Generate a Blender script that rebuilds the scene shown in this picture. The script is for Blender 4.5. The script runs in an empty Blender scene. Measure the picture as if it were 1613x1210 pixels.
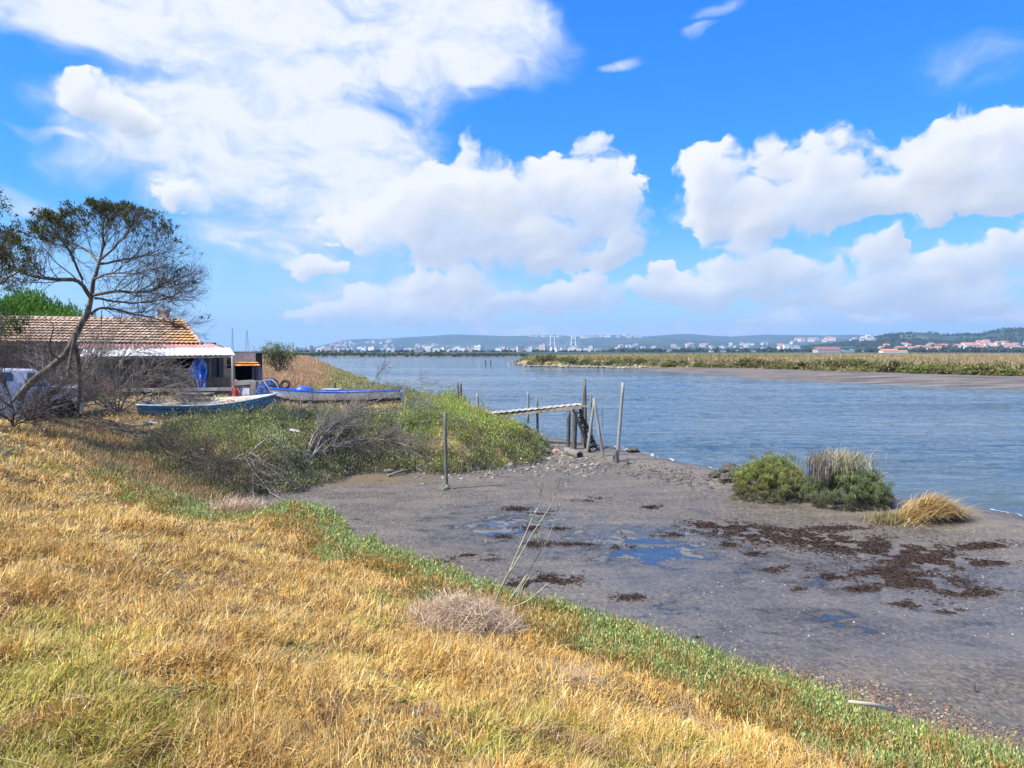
import bpy, math, random
import numpy as np
from mathutils import Vector, Matrix

# ------------------------------------------------------------------ camera, world, sun, exposure
SC = bpy.context.scene
COL = SC.collection
R = math.radians
FPX = 1152.0                 # focal length in photo pixels (photo 1613 x 1210)
CZ = 3.5
PITCH = math.atan(52.0 / FPX)
cam_d = bpy.data.cameras.new("camera")
cam_d.sensor_width = 36.0
cam_d.lens = 36.0 * FPX / 1613.0
cam_d.clip_start = 0.05
cam_d.clip_end = 30000.0
cam = bpy.data.objects.new("camera", cam_d)
cam.location = (0, 0, CZ)
cam.rotation_euler = (math.pi / 2 - PITCH, 0, 0)
COL.objects.link(cam)
SC.camera = cam
SC.view_settings.view_transform = 'Standard'
SC.view_settings.look = 'None'
SC.view_settings.exposure = 0.62
SC.view_settings.gamma = 1.0
SC.cycles.max_bounces = 6
SC.cycles.transparent_max_bounces = 8
SC.cycles.use_adaptive_sampling = True
SC.cycles.adaptive_threshold = 0.01
SC.cycles.use_denoising = True
SC.cycles.sample_clamp_direct = 4.0
SC.cycles.sample_clamp_indirect = 2.5

SUN_AZ = R(-112.0)           # measured from +Y towards +X (negative = left of the view)
SUN_EL = R(50.0)
sd = Vector((math.sin(SUN_AZ) * math.cos(SUN_EL), math.cos(SUN_AZ) * math.cos(SUN_EL), math.sin(SUN_EL)))
sun_d = bpy.data.lights.new("sun", 'SUN')
sun_d.energy = 5.0
sun_d.angle = R(0.5)
sun_d.color = (1.0, 0.95, 0.87)
sun = bpy.data.objects.new("sun", sun_d)
sun.rotation_euler = sd.to_track_quat('Z', 'Y').to_euler()
COL.objects.link(sun)


def pix_angles(px, py):
    u = (px - 806.5) / FPX
    w = (605.0 - py) / FPX
    x, y, z = u, math.cos(PITCH) + math.sin(PITCH) * w, -math.sin(PITCH) + math.cos(PITCH) * w
    return math.atan2(x, y), math.asin(z / math.sqrt(x * x + y * y + z * z))


class NT:
    """small node-tree helper"""
    def __init__(s, tree):
        s.t = tree
        s.n = tree.nodes
        s.l = tree.links

    def new(s, typ, **kw):
        n = s.n.new(typ)
        for k, v in kw.items():
            setattr(n, k, v)
        return n

    def put(s, sock, v):
        if isinstance(v, bpy.types.NodeSocket):
            s.l.new(v, sock)
        else:
            sock.default_value = v

    def m(s, op, a, b=None, c=None, clamp=False):
        n = s.new('ShaderNodeMath', operation=op, use_clamp=clamp)
        s.put(n.inputs[0], a)
        if b is not None:
            s.put(n.inputs[1], b)
        if c is not None:
            s.put(n.inputs[2], c)
        return n.outputs[0]

    def v(s, op, a, b=None):
        n = s.new('ShaderNodeVectorMath', operation=op)
        s.put(n.inputs[0], a)
        if b is not None:
            s.put(n.inputs[1], b)
        return n.outputs[1] if op in ('DOT_PRODUCT', 'LENGTH') else n.outputs[0]

    def noise(s, vec, scale, detail=4.0, rough=0.5, dist=0.0, lac=2.0, col=False):
        n = s.new('ShaderNodeTexNoise')
        if vec is not None:
            s.put(n.inputs['Vector'], vec)
        n.inputs['Scale'].default_value = scale
        n.inputs['Detail'].default_value = detail
        n.inputs['Roughness'].default_value = rough
        n.inputs['Distortion'].default_value = dist
        n.inputs['Lacunarity'].default_value = lac
        return n.outputs[1] if col else n.outputs[0]

    def mr(s, val, a, b, c=0.0, d=1.0, smooth=True):
        n = s.new('ShaderNodeMapRange')
        n.interpolation_type = 'SMOOTHSTEP' if smooth else 'LINEAR'
        s.put(n.inputs[0], val)
        for i, q in enumerate((a, b, c, d)):
            s.put(n.inputs[1 + i], q)
        return n.outputs[0]

    def mix(s, fac, a, b, mode='MIX'):
        n = s.new('ShaderNodeMix', data_type='RGBA', blend_type=mode)
        s.put(n.inputs[0], fac)
        s.put(n.inputs[6], a if isinstance(a, bpy.types.NodeSocket) else tuple(a) + (1,) * (4 - len(a)))
        s.put(n.inputs[7], b if isinstance(b, bpy.types.NodeSocket) else tuple(b) + (1,) * (4 - len(b)))
        return n.outputs[2]

    def ramp(s, fac, stops, interp='LINEAR'):
        n = s.new('ShaderNodeValToRGB')
        cr = n.color_ramp
        cr.interpolation = interp
        while len(cr.elements) < len(stops):
            cr.elements.new(0.5)
        for e, (p, c) in zip(cr.elements, stops):
            e.position = p
            e.color = tuple(c) + (1,)
        s.put(n.inputs[0], fac)
        return n.outputs[0]


# ------------------------------------------------------------------ noise in numpy
def perlin(x, y, seed=0):
    rg = np.random.RandomState(seed)
    perm = rg.permutation(512)
    perm = np.concatenate([perm, perm])
    ang = rg.uniform(0, 2 * np.pi, 512)
    gx, gy = np.cos(ang).astype(np.float32), np.sin(ang).astype(np.float32)
    xi, yi = np.floor(x).astype(np.int64), np.floor(y).astype(np.int64)
    xf, yf = (x - xi).astype(np.float32), (y - yi).astype(np.float32)
    u, v = xf * xf * xf * (xf * (xf * 6 - 15) + 10), yf * yf * yf * (yf * (yf * 6 - 15) + 10)
    x0, y0 = xi & 511, yi & 511
    x1, y1 = (xi + 1) & 511, (yi + 1) & 511
    def g(a, b, dx, dy):
        h = perm[perm[a] + b]
        return gx[h] * dx + gy[h] * dy
    n0 = g(x0, y0, xf, yf) * (1 - u) + g(x1, y0, xf - 1, yf) * u
    n1 = g(x0, y1, xf, yf - 1) * (1 - u) + g(x1, y1, xf - 1, yf - 1) * u
    return (n0 * (1 - v) + n1 * v) * 1.45


def fbm(x, y, octv=5, gain=0.5, seed=0, billow=False):
    t, a, f, tot = 0.0, 1.0, 1.0, 0.0
    for o in range(octv):
        n = perlin(x * f + 17.3 * o, y * f - 9.1 * o, seed + o)
        if billow:
            n = 1.0 - 2.2 * np.abs(n)
        t = t + a * n
        tot += a
        a *= gain
        f *= 2.03
    return t / tot


def sstep(x, a, b):
    t = np.clip((x - a) / (b - a), 0, 1)
    return t * t * (3 - 2 * t)


# ------------------------------------------------------------------ sky: graded Nishita sky and cumulus computed by azimuth and elevation
world = bpy.data.worlds.new("World")
SC.world = world
world.use_nodes = True
W = NT(world.node_tree)
W.n.clear()
w_out = W.new('ShaderNodeOutputWorld')
w_bg = W.new('ShaderNodeBackground')
sky = W.new('ShaderNodeTexSky', sky_type='NISHITA')
sky.sun_disc = False
sky.sun_elevation = SUN_EL
sky.sun_rotation = SUN_AZ % (2 * math.pi)
sky.altitude = 0.0
sky.air_density = 1.0
sky.dust_density = 0.35
sky.ozone_density = 3.0
VEIL = [(60, -20, 330, 60, 1), (330, 60, 230, 100, 1), (590, 20, 330, 90, 1), (770, 50, 150, 75, 1), (690, 130, 120, 55, .8),
        (250, 190, 190, 55, .7), (420, 235, 240, 80, 1), (560, 300, 210, 75, 1), (640, 215, 110, 60, .5), (450, 160, 150, 110, .9), (500, 100, 190, 70, .5), (480, 360, 200, 60, .5), (180, 240, 120, 50, .5), (290, 300, 75, 34, .8),
        (40, 310, 60, 16, .6), (965, 98, 50, 12, .5), (1105, 44, 40, 10, .45), (1530, 105, 90, 40, .4), (1140, 10, 50, 16, .4),
        (560, 420, 330, 110, .35), (700, 485, 300, 50, .6), (900, 520, 420, 22, .6), (1350, 500, 330, 26, .55), (1540, 500, 200, 24, .5),
        (1330, 395, 50, 14, .5), (250, 505, 200, 22, .3), (50, 210, 60, 8, .5)]
CUMU = [(158, 160, 50, 34, .9), (215, 186, 52, 28, .8), (122, 146, 30, 26, 1), (282, 303, 52, 26, .6),
        (830, 325, 160, 70, 1), (700, 330, 110, 75, 1), (655, 300, 70, 55, .8), (960, 310, 80, 66, 1), (940, 232, 34, 27, 1), (740, 228, 20, 30, 1),
        (760, 275, 60, 45, .8), (820, 395, 210, 48, 1), (590, 355, 110, 48, .7), (992, 375, 46, 40, .8), (880, 280, 60, 40, .7),
        (1125, 262, 70, 38, 1), (1230, 310, 150, 66, 1), (1205, 232, 32, 26, .8), (1295, 240, 75, 44, .9), (1100, 325, 54, 50, .9), (1180, 365, 90, 32, .8), (1320, 320, 80, 40, .8),
        (1445, 245, 75, 46, 1), (1545, 240, 100, 56, 1), (1490, 305, 130, 46, 1), (1612, 195, 50, 40, 1), (1620, 280, 60, 56, .9),
        (1410, 376, 20, 18, 1), (1375, 402, 38, 26, 1), (1440, 422, 84, 30, .9), (1570, 400, 95, 34, 1), (1500, 458, 160, 30, .8), (1620, 372, 50, 26, 1),
        (1285, 442, 74, 36, 1), (1225, 418, 46, 24, .9), (1400, 455, 60, 26, .9), (1120, 470, 120, 22, .8), (1010, 455, 40, 18, .8), (1330, 478, 120, 14, .7), (1560, 490, 110, 14, .7), (1165, 440, 95, 34, .9), (1180, 400, 56, 26, .7), (1055, 433, 26, 17, 1), (1075, 465, 80, 26, .8), (1350, 485, 40, 12, .8),
        (935, 462, 60, 36, 1), (870, 470, 76, 28, 1), (700, 478, 170, 40, .95), (650, 442, 50, 24, 1), (735, 445, 40, 20, .9), (560, 492, 110, 22, .8),
        (492, 421, 72, 18, 1.1), (1215, 515, 52, 6, .9), (1190, 516, 26, 5, .7)]

def cloud_image():
    """clouds over azimuth -60..60 deg and elevation -2..58 deg; rgb = light, alpha = cover"""
    w, h = 2048, 1024
    ax = (np.arange(w, dtype=np.float32) + .5) / w * R(120) - R(60)
    ey = (np.arange(h, dtype=np.float32) + .5) / h * R(60) - R(2)
    X, Y = np.meshgrid(ax * FPX, ey * FPX)
    def fld(blobs, X, Y):
        s = np.zeros_like(X)
        for (bx, by, rx, ry, st) in blobs:
            a, e = pix_angles(bx, by)
            d = ((X - a * FPX) / rx) ** 2 + ((Y - e * FPX) / ry) ** 2
            s += st * np.clip(1 - d, 0, None)
        return s
    # clouds outside the picture
    rg = random.Random(8)
    ext = []
    for k in range(46):
        a, e = rg.uniform(-R(60), R(60)), rg.uniform(R(3), R(56))
        if abs(a) < R(38) and e < R(29):
            continue
        ext.append((a, e, rg.uniform(60, 190), rg.uniform(30, 80)))
    def fext(X, Y):
        s = np.zeros_like(X)
        for a, e, rx, ry in ext:
            s += np.clip(1 - ((X - a * FPX) / rx) ** 2 - ((Y - e * FPX) / ry) ** 2, 0, None)
        return s
    # ---- cumulus
    w1x, w1y = fbm(X / 95, Y / 80, 3, .5, 11), fbm(X / 95, Y / 80, 3, .5, 21)
    Xc, Yc = X + 34 * w1x, Y + 24 * w1y
    w2x, w2y = fbm(X / 26, Y / 24, 3, .55, 31), fbm(X / 26, Y / 24, 3, .55, 41)
    Xc, Yc = Xc + 9 * w2x, Yc + 8 * w2y
    cw = fld(CUMU, Xc, Yc) + fext(Xc, Yc)
    bil = fbm(Xc / 60, Yc / 46, 6, .52, 51, True)
    fine = fbm(Xc / 34, Yc / 26, 6, .60, 61)
    dens = np.minimum(cw, 1.5) + 0.26 * (bil - .35) + 0.75 * fine - .05
    dens *= sstep(cw, 0.0, .12)
    soft = sstep(fbm(X / 110, Y / 80, 3, .5, 71), -.30, .30)       # crisp rims here, ragged rims there
    ca = sstep(dens, 0.12, 0.40 + 0.62 * soft)
    ca = np.clip(ca * (1 - .12 * soft), 0, 1)
    fxx = np.fft.rfftfreq(w)[None, :]
    fyy = np.fft.fftfreq(h)[:, None]
    def blur(f, sg):
        return np.fft.irfft2(np.fft.rfft2(f) * np.exp(-2 * (np.pi * sg) ** 2 * (fxx ** 2 + fyy ** 2)), s=f.shape).astype(np.float32)
    thick = np.sqrt(np.clip(dens - .1, 0, None))
    def lamb(f, k):
        gy_, gx_ = np.gradient(f)
        gx_, gy_ = gx_ * k, gy_ * k
        return (gx_ * .50 - gy_ * .70) / np.sqrt(gx_ ** 2 + gy_ ** 2 + 1)
    lam = .50 * lamb(blur(thick, 9), 26) + .34 * lamb(blur(thick + .2 * bil, 3.5), 9) + .16 * lamb(blur(thick, 1.4), 3)
    occ = np.zeros_like(X)
    d0 = np.clip(dens, 0, 1.2)
    acc = 0
    for k in range(1, 22):
        st = 2 + k * 0.75
        acc += st
        dx, dy = int(round(acc * .42)), int(round(acc * .90))
        sh = np.zeros_like(d0)
        sh[:h - dy, dx:] = d0[dy:, :w - dx]
        occ += sh * st * math.exp(-acc / 110.0)
    shade = np.exp(-blur(occ, 4) / 42.0)
    lit = 0.42 + 0.55 * shade + 0.75 * lam + .10 * fbm(Xc / 80, Yc / 50, 4, .5, 131)
    lo, hi = np.array([.60, .67, .80]), np.array([1.0, 1.0, 1.0])
    t = np.clip((lit - .34) / .52, 0, 1)[..., None]
    crgb = lo * (1 - t) + hi * t
    # far, low clouds are paler and bluer
    low = (1 - sstep(Y / FPX, R(0.5), R(10)))[..., None]
    crgb = crgb * (1 - .22 * low) + np.array([.80, .88, 1.0]) * .22 * low
    # ---- veil
    Xv, Yv = X + 60 * fbm(X / 170, Y / 120, 3, .5, 81), Y + 44 * fbm(X / 170, Y / 120, 3, .5, 91)
    vw = fld(VEIL, Xv, Yv)
    vn = fbm(Xv / 150 + Yv / 300, Yv / 62, 7, .58, 101)
    vf = fbm(Xv / 46, Yv / 30, 5, .6, 111)
    vv = np.minimum(vw, 1.3) * np.clip(.95 + 1.0 * vn, 0, 1.6) + .28 * vf * sstep(vw, 0, .3)
    va = sstep(vv, 0.0, .95) * .93
    vt = sstep(vv + .7 * vf + .8 * vn, .35, 1.6)[..., None]
    vrgb = np.array([.68, .79, .98]) * (1 - vt) + np.array([.97, .985, 1.0]) * vt
    ca = ca * (1 - .08 * low[..., 0])
    out_a = ca + va * (1 - ca)
    rgb = (crgb * ca[..., None] + vrgb * (va * (1 - ca))[..., None]) / np.maximum(out_a, 1e-4)[..., None]
    img = bpy.data.images.new("cloud_cover", w, h, alpha=True, float_buffer=True)
    img.colorspace_settings.name = 'Non-Color'
    img.alpha_mode = 'CHANNEL_PACKED'
    buf = np.concatenate([rgb, out_a[..., None]], -1).astype(np.float32)
    img.pixels.foreach_set(buf.ravel())
    img.pack()
    return img


tc = W.new('ShaderNodeTexCoord')
sep = W.new('ShaderNodeSeparateXYZ')
W.l.new(tc.outputs['Generated'], sep.inputs[0])
az = W.m('ARCTAN2', sep.outputs[0], sep.outputs[1])
el = W.m('ARCSINE', sep.outputs[2])
cmb = W.new('ShaderNodeCombineXYZ')
W.l.new(W.m('MULTIPLY_ADD', az, 1 / R(120), 0.5), cmb.inputs[0])
W.l.new(W.m('MULTIPLY_ADD', el, 1 / R(60), 2.0 / 60.0), cmb.inputs[1])
ct = W.new('ShaderNodeTexImage', extension='MIRROR', interpolation='Linear')
ct.image = cloud_image()
W.l.new(cmb.outputs[0], ct.inputs[0])
sp = W.new('ShaderNodeSeparateColor')
W.l.new(sky.outputs[0], sp.inputs[0])
SKY_S = 0.12
cc = W.new('ShaderNodeCombineColor')
for i, (g, k) in enumerate(((1.75, .48), (0.9, .63), (0.2, .85))):
    W.l.new(W.m('MULTIPLY', W.m('POWER', W.m('MULTIPLY', sp.outputs[i], SKY_S), g), k / SKY_S), cc.inputs[i])
CLD = 0.67 / SKY_S
cl = W.mix(1.0, ct.outputs[0], (CLD, CLD, CLD), 'MULTIPLY')
hz = W.mr(el, R(12.0), R(-1.0))
clear = W.mix(W.m('MULTIPLY', hz, 0.9), cc.outputs[0], (.38 / SKY_S, .58 / SKY_S, .79 / SKY_S))
W.l.new(W.mix(ct.outputs[1], clear, cl), w_bg.inputs[0])
w_bg.inputs[1].default_value = SKY_S
W.l.new(w_bg.outputs[0], w_out.inputs[0])
world.cycles.sampling_method = 'MANUAL'
world.cycles.sample_map_resolution = 1024

# ------------------------------------------------------------------ pixels of the photo to points of the place
CP, SP = math.cos(PITCH), math.sin(PITCH)


def pix_dir(px, py):
    u, w = (px - 806.5) / FPX, (605.0 - py) / FPX
    return u, CP + SP * w, -SP + CP * w


def G(px, py, z):
    x, y, d = pix_dir(px, py)
    t = (z - CZ) / d
    return (x * t, y * t)


def A(px, py, Y):
    x, y, d = pix_dir(px, py)
    return Vector((x / y * Y, Y, CZ + d / y * Y))


# foreground bank, foot of its slope
P_FORE = [G(*q) for q in [(1613, 1206, .22), (1500, 1172, .22), (1400, 1142, .22), (1300, 1104, .22), (1200, 1068, .22), (1100, 1034, .22), (1010, 1003, .22),
                          (940, 980, .22), (850, 953, .22), (770, 930, .22), (700, 905, .22), (610, 875, .22), (560, 846, .22), (520, 812, .22), (470, 800, .22), (430, 806, .22),
                          (385, 820, .3), (345, 800, .4), (300, 775, .5), (230, 745, .7), (170, 712, .85), (110, 688, 1.0), (50, 676, 1.1)]] + \
    [(-22, 21), (-60, 24), (-60, -60), (60, -60), (40, -8), (12, 1.0), (6.5, 3.0)]
# bank with the hut and the scrub
P_HUT = [G(*q) for q in [(868, 706, .25), (830, 727, .25), (760, 738, .25), (700, 741, .25), (640, 738, .25), (560, 743, .25), (500, 759, .25), (465, 769, .25), (375, 775, .3),
                         (300, 742, .6), (200, 705, .8), (100, 672, 1.1)]] + [(-20, 22.5), (-60, 24), (-700, 30), (-700, 430)] + \
    [G(*q) for q in [(478, 563.0, .15), (484, 566, .15), (492, 572, .2), (516, 583, .2), (550, 600, .25), (585, 615, .3), (625, 628, .35), (680, 640, .4), (735, 651, .45), (795, 668, .4), (850, 690, .3)]]
# land against the river
P_SHORE = [G(*q) for q in [(1640, 823, 0), (1613, 815, 0), (1500, 797, 0), (1400, 784, 0), (1250, 762, 0), (1120, 739, 0), (1060, 727, 0), (1000, 712, 0), (930, 701, 0), (860, 687, 0),
                           (810, 671, 0), (750, 650, 0), (700, 639, 0), (645, 629, 0), (600, 613, 0), (562, 600, 0), (522, 580, 0), (498, 571, 0), (488, 565, 0), (481, 562.4, 0)]] + \
    [(-700, 450), (-700, -60), (60, -60), (60, 2), (16, 9)]
# salt marsh over the river: foot of the scrub, and its mud against the water
P_MARSH = [G(*q) for q in [(818, 570.5, .5), (845, 573, .5), (960, 575, .5), (1060, 577.5, .5), (1200, 580, .5), (1400, 586, .5), (1613, 592, .5), (1800, 600, .5), (2400, 640, .5)]] + [(900, 60), (900, 430), (300, 430), (40, 330), (5, 235)]
P_MMUD = [G(*q) for q in [(805, 571.8, 0), (880, 575.8, 0), (940, 578, 0), (1000, 583, 0), (1100, 589, 0), (1200, 597, 0), (1400, 606.5, 0), (1613, 613.5, 0), (1800, 622, 0), (2400, 670, 0)]] + [(950, 50), (950, 445), (250, 445), (20, 330), (0, 235)]


def sdist(px, py, poly):
    """signed distance to a closed polygon, positive inside"""
    d2 = np.full(px.shape, 1e18)
    ins = np.zeros(px.shape, bool)
    n = len(poly)
    for i in range(n):
        ax, ay = poly[i]
        bx, by = poly[(i + 1) % n]
        ex, ey = bx - ax, by - ay
        wx, wy = px - ax, py - ay
        t = np.clip((wx * ex + wy * ey) / (ex * ex + ey * ey + 1e-12), 0, 1)
        qx, qy = wx - ex * t, wy - ey * t
        d2 = np.minimum(d2, qx * qx + qy * qy)
        c = (ay > py) != (by > py)
        if abs(by - ay) > 1e-12:
            ins ^= c & (px < ex * (py - ay) / (by - ay) + ax)
    d = np.sqrt(d2)
    return np.where(ins, d, -d)


def near_fields(x, y):
    x, y = np.asarray(x, float), np.asarray(y, float)
    r = np.sqrt(x * x + y * y)
    wob = np.clip(r / 40, 0.02, 1.0)
    jx = x + .35 * fbm(x * .9, y * .9, 3, .5, 201) * np.clip(r / 12, .3, 2)
    jy = y + .35 * fbm(x * .9 + 50, y * .9, 3, .5, 211) * np.clip(r / 12, .3, 2)
    return sdist(jx, jy, P_FORE), sdist(jx, jy, P_HUT), sdist(jx, jy, P_SHORE)


def near_height(x, y, fields=None):
    x, y = np.asarray(x, float), np.asarray(y, float)
    d1, d2, ds = fields if fields is not None else near_fields(x, y)
    bar = .13 * np.exp(-((ds - 2.2) / 1.3) ** 2)
    z = np.where(ds > 0, np.minimum(ds * .16, .19), np.maximum(ds * .22, -1.0)) + bar * (ds > -1)
    z = z + .012 * fbm(x * 1.3, y * 1.3, 4, .5, 221) + .006 * fbm(x * 7, y * 7, 3, .6, 231) * (ds > .3)
    gully = sstep(-x, 6.5, 15.0) * .95 * sstep(ds, 0, 3)          # the mud rises into a brushy hollow on the left
    z = z + gully
    f = 1.30 * sstep(d1, -.25, 6.8) + .16 * sstep(d1, -.05, .7) + .11 * fbm(x * .8, y * .8, 4, .5, 241) * sstep(d1, .2, 2) \
        + .055 * fbm(x * 2.6, y * 2.6, 3, .55, 246) * sstep(d1, 0, 1)
    hb = np.where(d2 > -.3, (1.02 * sstep(d2, -.25, 1.9)) + .05 * fbm(x * .6, y * .6, 4, .5, 251) * sstep(d2, .2, 2), 0)
    floor = np.where(d2 > .5, np.maximum(.22, 0) , z)
    zz = z + f
    z2 = np.where(d2 > -.3, np.maximum(z * (1 - sstep(d2, 0, 1)) + .22 * sstep(d2, 0, 1), z * 0) + hb, -9)
    return np.maximum(zz * (d1 > -.3) + z * (d1 <= -.3), z2)


def Hs(x, y):
    return float(near_height(np.array([x]), np.array([y]))[0])


def GP(px, py, lo=2.0, hi=120.0, off=0.0):
    """where the ray through a pixel meets the near ground"""
    x, y, d = pix_dir(px, py)
    t = np.exp(np.linspace(math.log(lo), math.log(hi), 900))
    g = near_height(x * t, y * t) + off
    below = (CZ + d * t) < g
    i = int(np.argmax(below)) if below.any() else len(t) - 1
    return Vector((x * t[i], y * t[i], float(g[i])))


def GPs(px, py):
    px, py = np.asarray(px, float), np.asarray(py, float)
    u, w = (px - 806.5) / FPX, (605.0 - py) / FPX
    dy, dz = CP + SP * w, -SP + CP * w
    z = np.full(px.shape, .25)
    for _ in range(6):
        t_ = (z - CZ) / dz
        x, y = u * t_, dy * t_
        z = .5 * z + .5 * near_height(x, y)
    return np.stack([x, y, near_height(x, y)], -1)


# ------------------------------------------------------------------ mesh and material helpers
def link(o, parent=None):
    COL.objects.link(o)
    if parent is not None:
        o.parent = parent
    return o


def tag(o, label=None, cat=None, group=None, kind=None):
    for k, v in (('label', label), ('category', cat), ('group', group), ('kind', kind)):
        if v:
            o[k] = v
    return o


def empty(name, loc, label=None, cat=None, group=None, rz=0.0):
    o = bpy.data.objects.new(name, None)
    o.location = loc
    o.rotation_euler = (0, 0, rz)
    o.empty_display_size = .2
    COL.objects.link(o)
    return tag(o, label, cat, group)


def mesh_np(name, V, faces, mats, parent=None, smooth=False, colors=None, mi=None, attrs=None):
    """V (n,3); faces: list of int arrays (m,k). colors (n,3) point attribute 'tint'. Coordinates relative to the parent's location."""
    V = np.asarray(V, np.float32)
    if parent is not None:
        V = V - np.array(parent.matrix_basis.translation, np.float32)
    me = bpy.data.meshes.new(name)
    faces = [np.asarray(f, np.int32) for f in faces if len(f)]
    me.vertices.add(len(V))
    me.vertices.foreach_set('co', V.ravel())
    nl = sum(f.size for f in faces)
    nf = sum(len(f) for f in faces)
    me.loops.add(nl)
    me.polygons.add(nf)
    me.loops.foreach_set('vertex_index', np.concatenate([f.ravel() for f in faces]))
    tot = np.concatenate([np.full(len(f), f.shape[1], np.int32) for f in faces])
    st = np.concatenate([[0], np.cumsum(tot)[:-1]]).astype(np.int32)
    me.polygons.foreach_set('loop_start', st)
    me.polygons.foreach_set('loop_total', tot)
    if mi is not None:
        me.polygons.foreach_set('material_index', np.asarray(mi, np.int32))
    if smooth:
        me.polygons.foreach_set('use_smooth', np.ones(nf, bool))
    me.update(calc_edges=True)
    for m in (mats if isinstance(mats, (list, tuple)) else [mats]):
        me.materials.append(m)
    if colors is not None:
        at = me.color_attributes.new('tint', 'FLOAT_COLOR', 'POINT')
        c = np.ones((len(V), 4), np.float32)
        c[:, :3] = colors
        at.data.foreach_set('color', c.ravel())
    for k, v in (attrs or {}).items():
        at = me.attributes.new(k, 'FLOAT', 'POINT')
        at.data.foreach_set('value', np.asarray(v, np.float32))
    o = bpy.data.objects.new(name, me)
    return link(o, parent)


class MB:
    """collects simple shapes into one mesh"""
    def __init__(s):
        s.v, s.f, s.m = [], [], []
        s.mi = 0

    def add(s, vs, fs):
        b = len(s.v)
        s.v.extend([tuple(q) for q in vs])
        for f in fs:
            s.f.append([b + i for i in f])
            s.m.append(s.mi)
        return s

    def box(s, c, size, rot=None, taper=1.0):
        hx, hy, hz = size[0] / 2, size[1] / 2, size[2] / 2
        vs = []
        for z, k in ((-hz, 1.0), (hz, taper)):
            vs += [Vector((-hx * k, -hy * k, z)), Vector((hx * k, -hy * k, z)), Vector((hx * k, hy * k, z)), Vector((-hx * k, hy * k, z))]
        if rot is not None:
            vs = [rot @ q for q in vs]
        c = Vector(c)
        return s.add([q + c for q in vs], [(3, 2, 1, 0), (4, 5, 6, 7), (0, 1, 5, 4), (1, 2, 6, 5), (2, 3, 7, 6), (3, 0, 4, 7)])

    def bar(s, a, b, w, h):
        """a box from point a to point b"""
        a, b = Vector(a), Vector(b)
        d = b - a
        q = d.to_track_quat('X', 'Z').to_matrix()
        return s.box((a + b) / 2, (d.length, w, h), q)

    def tube(s, pts, rad, n=8, wob=0.0, seed=0, cap=True):
        rg = random.Random(seed)
        pts = [Vector(p) for p in pts]
        if not isinstance(rad, (list, tuple)):
            rad = [rad] * len(pts)
        vs, fs = [], []
        up = Vector((0, 0, 1))
        for i, p in enumerate(pts):
            d = (pts[min(i + 1, len(pts) - 1)] - pts[max(i - 1, 0)]).normalized()
            a = d.cross(up)
            if a.length < .05:
                a = d.cross(Vector((1, 0, 0)))
            a.normalize()
            b = d.cross(a)
            for k in range(n):
                t = 2 * math.pi * k / n
                r = rad[i] * (1 + wob * rg.uniform(-1, 1))
                vs.append(p + a * math.cos(t) * r + b * math.sin(t) * r)
        for i in range(len(pts) - 1):
            for k in range(n):
                k2 = (k + 1) % n
                fs.append((i * n + k, i * n + k2, (i + 1) * n + k2, (i + 1) * n + k))
        if cap:
            fs.append(tuple(range(n))[::-1])
            fs.append(tuple((len(pts) - 1) * n + k for k in range(n)))
        return s.add(vs, fs)

    def build(s, name, mats, parent=None, smooth=False, bevel=0.0, loc=None):
        me = bpy.data.meshes.new(name)
        off = Vector(parent.matrix_basis.translation) if parent is not None else Vector(loc or (0, 0, 0))
        me.from_pydata([tuple(Vector(q) - off) for q in s.v], [], s.f)
        for m in (mats if isinstance(mats, (list, tuple)) else [mats]):
            me.materials.append(m)
        me.polygons.foreach_set('material_index', s.m)
        if smooth:
            me.polygons.foreach_set('use_smooth', [True] * len(s.f))
        me.update()
        o = bpy.data.objects.new(name, me)
        if loc is not None and parent is None:
            o.location = loc
        link(o, parent)
        if bevel:
            md = o.modifiers.new('bevel', 'BEVEL')
            md.width = bevel
            md.segments = 2
            md.limit_method = 'ANGLE'
        return o


def mat(name):
    m = bpy.data.materials.new(name)
    m.use_nodes = True
    t = NT(m.node_tree)
    t.n.clear()
    out = t.new('ShaderNodeOutputMaterial')
    b = t.new('ShaderNodeBsdfPrincipled')
    t.l.new(b.outputs[0], out.inputs[0])
    t.out, t.b = out, b
    t.obj = t.new('ShaderNodeTexCoord').outputs['Object']
    return m, t


def bump(t, h, strength, dist):
    n = t.new('ShaderNodeBump')
    n.inputs['Strength'].default_value = strength
    n.inputs['Distance'].default_value = dist
    t.l.new(h, n.inputs['Height'])
    t.l.new(n.outputs[0], t.b.inputs['Normal'])
    return n


def m_simple(name, col, rough=.7, var=.25, scale=6.0, metal=0.0, bmp=.3, col2=None, stretch=(1, 1, 1), streak=None):
    """weathered surface: base colour, mottling, optional second colour patches"""
    m, t = mat(name)
    v = t.v('MULTIPLY', t.obj, stretch)
    n1 = t.noise(v, scale, 6, .6)
    n2 = t.noise(v, scale * 5.3, 4, .6)
    dark = tuple(c * (1 - var) for c in col)
    lite = tuple(min(1, c * (1 + var)) for c in col)
    c = t.mix(t.mr(n1, .3, .7), dark, lite)
    if col2:
        c = t.mix(t.mr(t.noise(v, scale * .6, 5, .65), .50, .62), c, col2)
    c = t.mix(t.m('MULTIPLY', t.mr(n2, .45, .75), .35), c, dark)
    t.l.new(c, t.b.inputs['Base Color'])
    t.b.inputs['Roughness'].default_value = rough
    t.b.inputs['Metallic'].default_value = metal
    if bmp:
        bump(t, n2, bmp, .01)
    return m


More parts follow.
